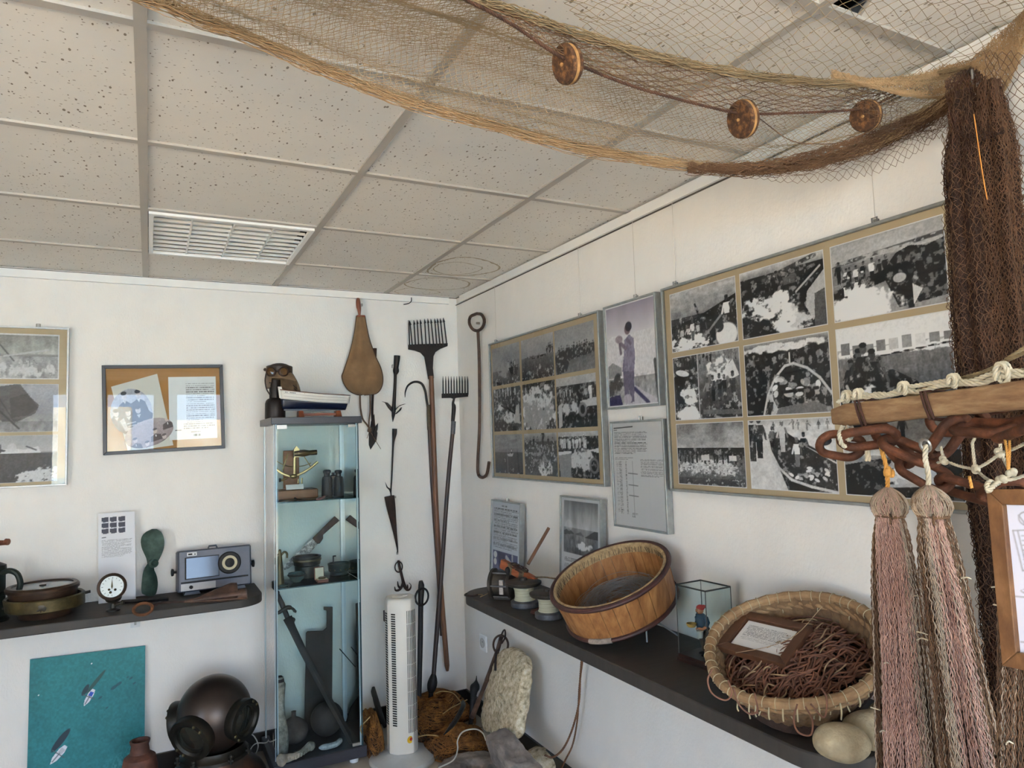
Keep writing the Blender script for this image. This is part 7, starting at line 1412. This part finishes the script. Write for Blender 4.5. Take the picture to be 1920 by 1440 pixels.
# cork floats
CKF = mat('dark_cork', '1f130c', '96683c', '4a2f1c', rough=.9, scale=90, bump=.9, bscale=70, spread=.7); CKE = mat('cork_band_pale', '8a6238', 'b98c56', rough=.8, scale=50, bump=.4)
fl_ = None
for k, (u, v, d, w_, h_, lab) in enumerate(((1065, 120, 1.25, 52, 73, 'first cork float on the net rope, nearest the ceiling light'), (1394, 223, 1.43, 56, 70, 'middle cork float on the net rope with a light band round its edge'), (1624, 217, 1.55, 59, 58, 'cork float on the net rope nearest to the gathered corner of the net'))):
    c_ = PD(u, v, d); R_ = h_/2*d/FPX; e = math.sqrt(max(0, 1-(min(.95, w_/h_*.86))**2)); tow = (CAM-c_).normalized(); sd2 = tow.cross(UZ).normalized()*-1; ax_ = (tow*math.sqrt(1-e*e)-sd2*e*(1 if True else 0)).normalized()
    t = thing('cork_float', lab, 'float', c_, 'cork floats on the draped net')
    MB().lathe([(.001, -.010), (.86*R_, -.012), (R_, -.006), (R_*1.01, 0)], c_, ax_, 40, False).lathe([(R_*1.0, .004), (.97*R_, .010), (.9*R_, .0125), (.12*R_, .013), (.10*R_, .010), (.001, .010)], c_, ax_, 40, False).build('cork_disc', CKF, t)
    MB().lathe([(R_*1.0, -.001), (R_*1.015, .0025), (R_*1.0, .006)], c_, ax_, 40, False).build('pale_edge_band', CKE, t)
    MB().ball(c_+ax_*.014, .0035, 10, 6).build('rope_knot', CKE, t)
o = MB().tube(crom([PD(1424, 222, 1.45), PD(1480, 262, 1.5), PD(1530, 270, 1.53), PD(1585, 265, 1.55), PD(1640, 240, 1.56)], 40), .0011, 5).build('slack_cord', NBR, net)
# ------------------------------------------------------------ dark net column by the wall
colc = [PR(1824, 150, .085), PR(1828, 250, .085), PR(1836, 400, .085), PR(1850, 620, .085), PR(1868, 850, .085), PR(1888, 1060, .085)]
cz = [p.z for p in colc]; x0c = -.085; y0c = sum(p.y for p in colc[1:4])/3
t = thing('net_column', 'dense dark brown fishing net gathered into a hanging column at the right of the big frame', 'net', (x0c, y0c, .02))
zt0 = 2.19
def colf(cx_, cy_, r0, nf, seed):
    rs = np.random.RandomState(seed); ph = rs.rand(4)*6.28
    def f(u_, v_):
        a = 2*math.pi*u_; z = zt0+(.03-zt0)*v_; r_ = r0*(.45+.55*min(1, v_*14))*(1+.16*v_); r_ *= 1+.20*math.sin(nf*a+ph[0]+v_*2)+.10*math.sin((nf+4)*a+ph[1]-v_*3)+.04*math.sin(v_*40+ph[2]+a*2)
        return Vector((cx_+math.cos(a)*r_*.8+.01*math.sin(v_*5+ph[3]), cy_+math.sin(a)*r_+.006*math.sin(v_*7), z))
    return f
for k, (dx, dy, r0, nf, seed, m_) in enumerate(((-.012, .004, .036, 6, 3, NBD), (.004, -.042, .034, 5, 7, mat('mid_brown_netting', '4a3020', '6f4c33', rough=.9, scale=14)))):
    f = colf(x0c+dx, y0c+dy, r0, nf, seed); g = lambda u_, v_: f(u_, v_)
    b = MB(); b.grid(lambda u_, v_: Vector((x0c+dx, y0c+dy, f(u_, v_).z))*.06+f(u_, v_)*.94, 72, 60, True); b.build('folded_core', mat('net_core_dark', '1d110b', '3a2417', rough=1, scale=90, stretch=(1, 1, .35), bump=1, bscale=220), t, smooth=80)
    G = np.array([[list(f(i/120, j/300)) for j in range(301)] for i in range(121)]); G += np.random.RandomState(seed).randn(*G.shape)*.0012; nlink('outer_netting', net_of(G, .0008), m_, t)
    G = np.array([[list(f(i/60+.01, j/260)) for j in range(261)] for i in range(61)]); c0_ = np.array([x0c+dx, y0c+dy, 0]); G[..., :2] = c0_[:2]+(G[..., :2]-c0_[:2])*1.06; G += np.random.RandomState(seed+1).randn(*G.shape)*.003; nlink('loose_outer_netting', net_of(G, .00055), NBR, t)
GL = np.array([[list(Vector((x0c-.01+.004*math.sin(j*.3), y0c+.042+.022*i/5+.006*math.sin(j*.21+i), 2.12-1.0*j/70))) for j in range(71)] for i in range(6)]); nlink('side_fringe', net_of(GL, .0006), mat('grey_tan_netting', ''), t)
MB().tube(crom([PR(1826, 214, .15), PR(1834, 270, .15), PR(1843, 330, .15), PR(1851, 374, .15)], 16), .0011, 5).build('orange_straw', mat('orange_straw', 'b9742c', 'd08c3e', rough=.5), t)
MB().tube([PR(1822, 132, .004), hook_, hook_+Vector((0, 0, -.03))], .003, 6).build('hook', STEEL, t)
# coarse net spread on the right-hand wall
t = thing('wall_net', 'coarse dark net spread over the right-hand wall at the right edge of the photo', 'net', (-.03, -3.2, .1)); G = []
for i in range(74):
    row = []
    for j in range(190):
        s = i/73; q_ = j/189; z = 2.27-2.15*q_; y = -3.0-.75*s*(.55+.45*math.sin(min(1, .2+q_*2)*1.57)); row.append([-.022-.05*(1-s)*(1-.3*q_)-.012*math.sin(s*14+q_*3)**2, y+.01*math.sin(q_*20+s*5), z+.09*s*(1-q_)*0-.10*math.sin(s*3.1)*(1-q_)])
    G.append(row)
G = np.array(G); G += np.random.RandomState(2).randn(*G.shape)*.0018; G[..., 0] = np.minimum(G[..., 0], -.004); nlink('wall_netting', net_of(G, .0007), NBR, t)
# ------------------------------------------------------------ weathered beam, chain, ropes
BW = mat('weathered_beam', '5c3a22', 'a58258', '82603d', rough=.8, scale=7, stretch=(1.2, 1.2, 5), bump=.5, bscale=40, spread=.8, coords='Generated')
BW = mat('weathered_beam_wood', '5d3c26', 'b0946e', '8a6b4c', rough=.8, scale=34, stretch=(.5, .5, 2.6), bump=.45, bscale=70, spread=.85)
Pl, Pr_ = PD(1569, 781, 1.48), PD(1920, 741, 1.11); dB = (Pr_-Pl).normalized(); Pe = Pl+dB*((Pr_-Pl).length*1.35); upB = (UZ-dB*UZ.dot(dB)).normalized(); fB = dB.cross(upB); 
if fB.dot(CAM-Pl) < 0: fB = -fB
t = thing('wooden_beam', 'weathered wooden beam with iron wire bands, hung level in the right foreground', 'beam', (Pl+Pe)/2)
nb = 40; V = []; hb = .0215
for i in range(nb+1):
    s = i/nb; c_ = Pl+(Pe-Pl)*s; e = min(1, .72+.28*min(1, s*14)); w1 = hb*e*(1+.03*math.sin(s*9+1)); w2 = .020*e
    for k, (x_, y_) in enumerate(((-.8, -1), (.8, -1), (1, -.8), (1, .8), (.8, 1), (-.8, 1), (-1, .8), (-1, -.8))): V.append(c_+fB*x_*w2*(1+.02*math.sin(i*2.3+k))+upB*y_*w1*(1+.025*math.sin(i*1.7+k*2)))
b = MB(); b.add(V, [(i*8+k, i*8+(k+1) % 8, i*8+8+(k+1) % 8, i*8+8+k) for i in range(nb) for k in range(8)]+[tuple(range(7, -1, -1)), tuple(range(nb*8, nb*8+8))]); b.build('beam_wood', BW, t, smooth=50)
Lb_ = (Pe-Pl).length
def beam_at(u): # point on the beam axis seen at column u
    best = min(range(401), key=lambda i: abs(pu(Pl+(Pe-Pl)*i/400)-u)); return Pl+(Pe-Pl)*best/400
def pu(p): q_ = RM.transposed()@(Vector(p)-CAM); return 960+FPX*q_.x/-q_.z
RW2 = mat('rusty_wire', '2e1b16', '553529', rough=.7, metal=.3, scale=40, bump=.3)
for u in (1622, 1748):
    for q_ in (0, 1):
        c_ = beam_at(u+q_*7); w_ = .0235; b = MB().tube([c_+fB*x_*w_+upB*y_*w_*1.05+dB*(.012*(1-y_)/2) for x_, y_ in ((-1, -1), (0, -1.08), (1, -1), (1.05, 0), (1, 1), (0, 1.08), (-1, 1), (-1.05, 0))], .0026, 8, True); b.build('wire_band', RW2, t)
# support ropes of the beam, outside the frame
o = MB().tube([Pe-dB*.06+upB*.02, Vector((Pe.x, Pe.y, H-.01))], .004, 8).build('suspension_rope', mat('white_rope', 'a59a82', 'd2c9b2', rough=.8, scale=40), t)
WR = MATS['white_rope']
rp = thing('white_rope', 'knotted white rope lying along the top of the weathered beam', 'rope', beam_at(1750)+upB*.03)
on_b = lambda u, h_: beam_at(u)+upB*(hb+h_)+fB*.006
pts_ = [on_b(1590, .004), on_b(1600, .012), on_b(1625, .008), on_b(1650, .013), on_b(1680, .008), on_b(1710, .010), on_b(1735, .006), on_b(1770, .012), on_b(1810, .010), on_b(1850, .006), on_b(1880, .012), on_b(1930, .010)]
nlink('rope_strand', rope_of(crom(pts_, 180), .0048), WR, rp)
pts_ = [on_b(1585, .006)+fB*.012, on_b(1605, .018), on_b(1630, .016), on_b(1660, .006), on_b(1700, .016), on_b(1745, .018), on_b(1790, .018), on_b(1830, .012), on_b(1880, .02), on_b(1930, .016)]
nlink('rope_strand', rope_of(crom(pts_, 160), .0042), WR, rp)
for k, u in enumerate((1600, 1622, 1708, 1803, 1896)):
    c_ = on_b(u, .016); tt = np.linspace(0, 2*math.pi*1.6, 40); r_ = .009 if u != 1896 else .015
    P = np.array(c_)[None]+np.array(upB)[None]*(np.sin(tt)*r_*1.1)[:, None]+np.array(dB)[None]*(np.cos(tt)*r_*.6)[:, None]+np.array(fB)[None]*(tt/10*.012)[:, None]; nlink('knot', rope_of(P, .0042), WR, rp)
OLD = mat('old_twisted_rope', '6e5d43', 'a08c68', rough=.85, scale=40)
for k, px in enumerate(([(1700, 738, 1.36), (1790, 712, 1.27), (1850, 695, 1.2), (1890, 675, 1.15), (1935, 655, 1.1)], [(1700, 742, 1.37), (1800, 722, 1.27), (1870, 700, 1.2), (1935, 690, 1.12)], [(1780, 722, 1.3), (1860, 690, 1.24), (1900, 665, 1.2), (1940, 640, 1.17)])):
    o = nlink('twisted_rope', rope_of(cv(px, 90), .0032), OLD, loc=PD(*px[2])); tag(o, ['thin twisted rope rising to the right above the beam, lowest of three', 'thin twisted rope running close along the top of the beam to the right edge', 'thin twisted rope, uppermost of the three crossing the net column'][k], 'rope')
CHR = mat('rusty_chain', '331d15', '8a5237', '57321f', rough=.75, metal=.25, scale=22, bump=.6, bscale=90, spread=.7)
def linkp(c, d, n, L_, W_, r_): # stadium link along d, lying in the plane d, n
    c = Vector(c); d = Vector(d).normalized(); n = (Vector(n)-d*Vector(n).dot(d)).normalized(); P = []; h = L_/2-W_/2
    for k in range(13): a = -math.pi/2+math.pi*k/12; P.append(c+d*(h+math.cos(a)*W_/2)+n*math.sin(a)*W_/2)
    for k in range(13): a = math.pi/2+math.pi*k/12; P.append(c+d*(-h+math.cos(a)*W_/2)+n*math.sin(a)*W_/2)
    return MB().tube(P, r_, 12, True)
ch = thing('rusty_chain', 'heavy rusty iron chain looped under the wooden beam', 'chain', beam_at(1700)-upB*.05)
def run(px, L_, W_, r_, ph, rs):
    C_ = cv(px, 400); s = np.concatenate([[0], np.cumsum(np.linalg.norm(np.diff(C_, axis=0), axis=1))]); pitch = L_-2.2*r_; k = 0; x = L_/2
    while x < s[-1]-L_*.3:
        i = int(np.searchsorted(s, x)); a, e = C_[max(0, i-12)], C_[min(len(C_)-1, i+12)]; d_ = Vector(e-a).normalized(); n0 = d_.cross(vf).normalized(); n1 = d_.cross(n0).normalized(); an = ph+(k % 2)*math.pi/2+rs.uniform(-.25, .25)
        linkp(C_[min(i, len(C_)-1)], d_, n0*math.cos(an)+n1*math.sin(an), L_, W_, r_).build('chain_link', CHR, ch, smooth=70); x += pitch; k += 1
rs = random.Random(2)
run([(1580, 838, 1.38), (1625, 822, 1.37), (1665, 826, 1.34), (1720, 850, 1.30), (1762, 838, 1.27), (1790, 806, 1.24), (1840, 802, 1.19), (1890, 805, 1.14), (1960, 778, 1.06)], .098, .047, .0088, .5, rs)
run([(1640, 800, 1.42), (1672, 832, 1.40), (1705, 868, 1.38), (1760, 900, 1.34), (1812, 918, 1.30), (1862, 928, 1.26), (1905, 905, 1.20), (1950, 890, 1.16)], .095, .046, .0085, 1.2, rs)
run([(1745, 775, 1.33), (1790, 790, 1.3), (1850, 785, 1.26), (1930, 770, 1.2)], .095, .046, .008, .2, rs)
c_ = PD(1577, 836, 1.42); linkp(c_, PD(1610, 842, 1.42)-c_, upB*.55+fB*.9, .085, .05, .0085).build('shackle_link', CHR, ch, smooth=70); MB().ball(PD(1546, 826, 1.43), .013, 12, 8, (1.3, .9, .8)).build('shackle_pin', mat('grey_iron', '3b3d42', '56585e', rough=.5, metal=.5, scale=30), ch)
nlink('white_lashing', rope_of(crom([PD(1580, 800, 1.40), PD(1574, 815, 1.38), PD(1578, 832, 1.38), PD(1586, 838, 1.38)], 30), .0045), WR, ch); nlink('white_lashing', rope_of(crom([PD(1590, 800, 1.41), PD(1584, 815, 1.38), PD(1592, 825, 1.39), PD(1600, 812, 1.41), PD(1596, 800, 1.42)], 36), .004), WR, ch); nlink('white_lashing', rope_of(crom([PD(1622, 832, 1.4), PD(1627, 850, 1.4), PD(1627, 864, 1.4)], 20), .0055), WR, ch)
# knotted cord mesh under the chain
t = thing('cord_mesh', 'knotted pale cord mesh stretched between chain and wooden picture frame', 'cord mesh', PD(1830, 880, 1.18)); Nn = {'a': (1764, 838, 1.26), 'b': (1771, 864, 1.24), 'c': (1829, 880, 1.18), 'd': (1823, 830, 1.2), 'e': (1877, 849, 1.14), 'f': (1877, 902, 1.1), 'g': (1862, 905, 1.1), 'h': (1920, 832, 1.08), 'i': (1897, 888, 1.1), 'j': (1925, 890, 1.08), 'k': (1830, 812, 1.2), 'l': (1873, 810, 1.15), 'm': (1740, 868, 1.3)}
for e in ('ab', 'bc', 'cd', 'dk', 'ce', 'el', 'eh', 'ei', 'cg', 'fj', 'mb', 'gf', 'if'):
    p, q_ = Nn[e[0]], Nn[e[1]]; mid = [(p[0]+q_[0])/2, (p[1]+q_[1])/2+2, (p[2]+q_[2])/2]; nlink('cord', rope_of(cv([p, mid, q_], 30), .0026), WR, t)
for k_ in 'bcefi':
    c_ = PD(*Nn[k_]); b = MB(); 
    for j in range(3): b.ball(c_+Vector((rs.uniform(-.004, .004), rs.uniform(-.004, .004), rs.uniform(-.004, .004))), .0062, 8, 6)
    b.build('knot', WR, t)
YEL = mat('yellow_twine', 'a86f28', 'd8a050', rough=.7, scale=40)
for px, m_, r_, nm in (([(1650, 825, 1.34), (1655, 850, 1.33), (1661, 872, 1.33), (1664, 895, 1.33), (1664, 915, 1.34)], YEL, .0042, 'yellow_hanging_twine'), ([(1736, 835, 1.24), (1735, 860, 1.23), (1740, 885, 1.23), (1741, 912, 1.23)], WR, .0045, 'white_hanging_twine'), ([(1884, 820, 1.12), (1888, 850, 1.1), (1890, 880, 1.1)], YEL, .002, 'yellow_loop'), ([(1893, 820, 1.12), (1893, 850, 1.1), (1891, 880, 1.1)], YEL, .002, 'yellow_loop'), ([(1817, 893, 1.2), (1820, 905, 1.2), (1822, 915, 1.2)], YEL, .0025, 'yellow_loop')):
    nlink(nm, rope_of(cv(px, 40), r_), m_, t)
for c_, r_ in ((PD(1665, 885, 1.33), .008), (PD(1672, 888, 1.33), .006)): MB().ball(c_, r_, 10, 6, (1, 1, 1.4), .2, fr=6).build('frayed_knot', YEL, t)
MB().tube(ringpts(PD(1735, 835, 1.245), dB+UZ*.2, .011, 14), .003, 6, True).build('metal_ring', STEEL, t)
# ------------------------------------------------------------ net tassels
PINK = mat('pink_thread', 'a07c70', 'dab9aa', 'c29e90', rough=.85, scale=12, spread=.8); BRT = mat('brown_thread', '5c4331', '947758', '775a43', rough=.85, scale=12, spread=.8); PAT = mat('pale_thread', '8d7a66', 'bba892', rough=.85, scale=14); GRT = mat('grey_pink_thread', '9a8a78', 'c9b9a6', rough=.85, scale=14)
def tassel(label, top_, bot_, w0, w1, seed, pink, pale, zend, grp='hanging net tassels'):
    A = PD(*top_); B = PD(*bot_); dr = (B-A).normalized(); L_ = (zend-A.z)/dr.z; rs = np.random.RandomState(seed)
    t = thing('net_tassel', label, 'net tassel', A); R0 = w0/2*top_[2]/FPX; R1 = w1/2*bot_[2]/FPX; Lv = (B-A).length
    n = 150; s = np.linspace(0, 1, n)*L_
    hd = np.clip(s/.055, 0, 1); rad = np.where(s < .055, R0*1.0*np.sin(np.clip(hd, .02, 1)*math.pi*.80)**.6, R0*.73+(R0*.92-R0*.73)*np.clip((s-.055)/.04, 0, 1)+(R1-R0*.92)*np.clip((s-.095)/Lv, 0, 9))
    tow = (CAM-A); tow.z = 0; tow.normalize(); X = np.array(tow); Y = np.array(UZ.cross(tow)); ax_ = np.array(A)[None]+np.array(dr)[None]*s[:, None]
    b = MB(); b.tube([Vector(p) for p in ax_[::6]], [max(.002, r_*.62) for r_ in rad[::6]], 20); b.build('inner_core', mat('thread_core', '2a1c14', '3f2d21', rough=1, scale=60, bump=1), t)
    groups = {}
    fold = rs.rand(3)*6.28
    for k in range(460):
        th = rs.rand()*2*math.pi; deg = math.degrees(th) % 360; deg = deg-360 if deg > 180 else deg; deg += rs.randn()*7
        kind = 'p' if pink[0] < deg < pink[1] else ('g' if pale[0] < deg < pale[1] else 'b')
        if kind == 'b' and rs.rand() < .15: kind = 'g'
        pl = 1+(.20*np.sin(5*th+fold[0]+s*.8)+.07*np.sin(11*th+fold[1]))*np.clip(s/.12-.4, 0, 1); rho = rs.uniform(.70, 1.04)*pl; per = rs.uniform(.014, .022); ph = rs.rand()*6.28
        th2 = th+.22*np.sin(s*2.6+fold[2])*np.clip(s/.2, 0, 1)+(.0013*np.sin(2*math.pi*s/per+ph)+.004*np.sin(s*7+ph)*rs.randn())/np.maximum(rad, .01); rr_ = rad*rho+.0010*np.cos(2*math.pi*s/per+ph)*np.clip(s/.06, 0, 1)
        P = ax_+(X[None]*np.cos(th2)[:, None]+Y[None]*np.sin(th2)[:, None])*rr_[:, None]
        if rs.rand() < .10: i0 = rs.randint(20, n-12); P[i0:i0+8] += (X*np.cos(th)+Y*np.sin(th))[None]*(np.sin(np.linspace(0, math.pi, 8))*rs.uniform(.003, .009))[:, None]
        groups.setdefault(kind, []).append(P)
    for kd, (nm, m_) in {'p': ('pink_netting', PINK), 'g': ('grey_netting', GRT), 'b': ('brown_netting', BRT)}.items():
        if kd in groups: nlink(nm, tubes(np.array(groups[kd]), .0009), m_, t)
    # round head wound with pale thread, tie below it
    Q = []
    for k in range(150):
        th = rs.rand()*6.28; sw = np.linspace(0, .05, 14); hh = np.clip(sw/.055, .02, 1); r_ = R0*1.03*np.sin(hh*math.pi*.80)**.6; th2 = th+sw*rs.uniform(-14, 14); Q.append(np.array(A)[None]+np.array(dr)[None]*sw[:, None]+(X[None]*np.cos(th2)[:, None]+Y[None]*np.sin(th2)[:, None])*r_[:, None])
    nlink('wound_head', tubes(np.array(Q), .0008), PAT, t)
    ct = A+dr*.052; 
    tt = np.linspace(0, 6.28*3, 90); P = np.array(ct)[None]+(X[None]*np.cos(tt)[:, None]+Y[None]*np.sin(tt)[:, None])*R0*.78+np.array(UZ)[None]*(tt/18.8*.006-.003+.002*np.sin(tt*.5))[:, None]; nlink('binding_cord', rope_of(P, .0022), mat('binding_brown', '5a4330', '846648', rough=.8, scale=40), t)
    nlink('knot_end', rope_of(crom([ct+tow*R0*.9, ct+tow*(R0+.012)+UZ*.005-Vector((0, .0, 0)), ct+tow*(R0+.010)-UZ*.012], 16), .002), MATS['binding_brown'], t)
    for k in range(7):
        i0 = rs.randint(30, n-10); th = rs.uniform(-1.4, 1.4); p = Vector(ax_[i0])+(tow*math.cos(th)+UZ.cross(tow)*math.sin(th))*rad[i0]*1.03; MB().tube(crom([p, p+(UZ.cross(tow)*math.sin(th)+tow*.3)*.010+UZ*.003, p+(UZ.cross(tow)*math.sin(th))*.017+UZ*rs.uniform(-.006, .006)], 6), .0012, 5).build('white_thread_end', WR, t)
    return t
# the angle is measured from the direction of the viewer, positive towards the left in the picture ... see Y
tassel('left net tassel in the foreground, mostly pink threads, hanging by yellow twine', (1665, 914, 1.34), (1703, 1440, 1.26), 62, 104, 51, (-75, 28), (28, 60), .62)
tassel('right net tassel in the foreground, brown with one pink strip, hanging by white cord', (1741, 910, 1.23), (1822, 1440, 1.15), 66, 108, 52, (-22, 26), (-40, -22), .66)
tassel('brown net bundle hanging behind the wooden picture frame at the right edge', (1915, 930, 1.02), (1925, 1440, 1.0), 70, 92, 53, (400, 401), (10, 50), .75)
# ------------------------------------------------------------ wooden picture frame in the right foreground
tl = PD(1857, 917, 1.0); bl = PD(1887, 1247, .965); ezf = (tl-bl).normalized(); tr = PD(1965, 918, .93); exf = (tr-tl); exf = (exf-ezf*exf.dot(ezf)).normalized(); nf = ezf.cross(exf)*-1
if nf.dot(CAM-tl) < 0: nf = -nf
F = Fr(tl, exf, ezf, nf, .20, (tl-bl).length); t = thing('wooden_picture_frame', 'brown wooden frame with a line drawing hanging at the right edge of the photo', 'picture frame', F.q(.1, F.H, 0))
F.bars(.0215, -.012, .010, mat('frame_oak', '5d3b22', '8e6541', '75502f', rough=.55, scale=16, stretch=(2, 2, 1), bump=.15), t); F.board(.015, -.012, .0, FW, t)
c = Can(120, 170, (.86, .87, .93), 71); lc = (.62, .62, .66)
c.line(.02, .03, .9, .0, .004, lc).line(.28, .05, .45, .2, .004, lc).ell(.16, .12, .07, .05, lc).ell(.16, .12, .06, .04, (.86, .87, .93)).line(.1, .1, .35, .38, .004, lc)
for x in (.04, .08, .19): c.line(x, .2, x+.05, .45, .004, lc)
c.line(.04, .2, .19, .19, .004, lc).line(.09, .45, .24, .44, .004, lc)
for k in range(7): c.line(.11, .23+.03*k, .19, .225+.03*k, .003, lc)
c.ell(.15, .58, .1, .02, lc).ell(.15, .577, .09, .014, (.86, .87, .93)).line(.0, .62, .4, .6, .004, lc).line(.02, .9, .5, .86, .004, lc).line(.05, .92, .5, .89, .004, lc).ell(.6, .4, .2, .12, lc).ell(.6, .4, .19, .112, (.86, .87, .93)).poly([(.45, .6), (.7, .55), (.75, .8), (.5, .82)], (.75, .75, .78))
F.photo(c, .105, .895, .062, .938, .0015, t, 'line_drawing'); MB().tube([F.q(.1, .0, .0), F.q(.1, .0, .0)+UZ*.05+dB*.0, beam_at(1925)-upB*.02], .0016, 6).build('hanging_cord', WR, t)
nlink('rope_loop', rope_of(crom([PD(1866, 908, 1.02), PD(1856, 903, 1.0), PD(1850, 912, .985), PD(1853, 921, .98), PD(1862, 912, .985), PD(1872, 905, 1.0)], 40), .0035), WR, t)
o = MB().box(PR(1921, 389, .03), (.02, .03, .05)).build('green_box', mat('green_plastic', '1f3a30', rough=.5), loc=PR(1921, 389, .03)); bpy.data.objects.remove(o)
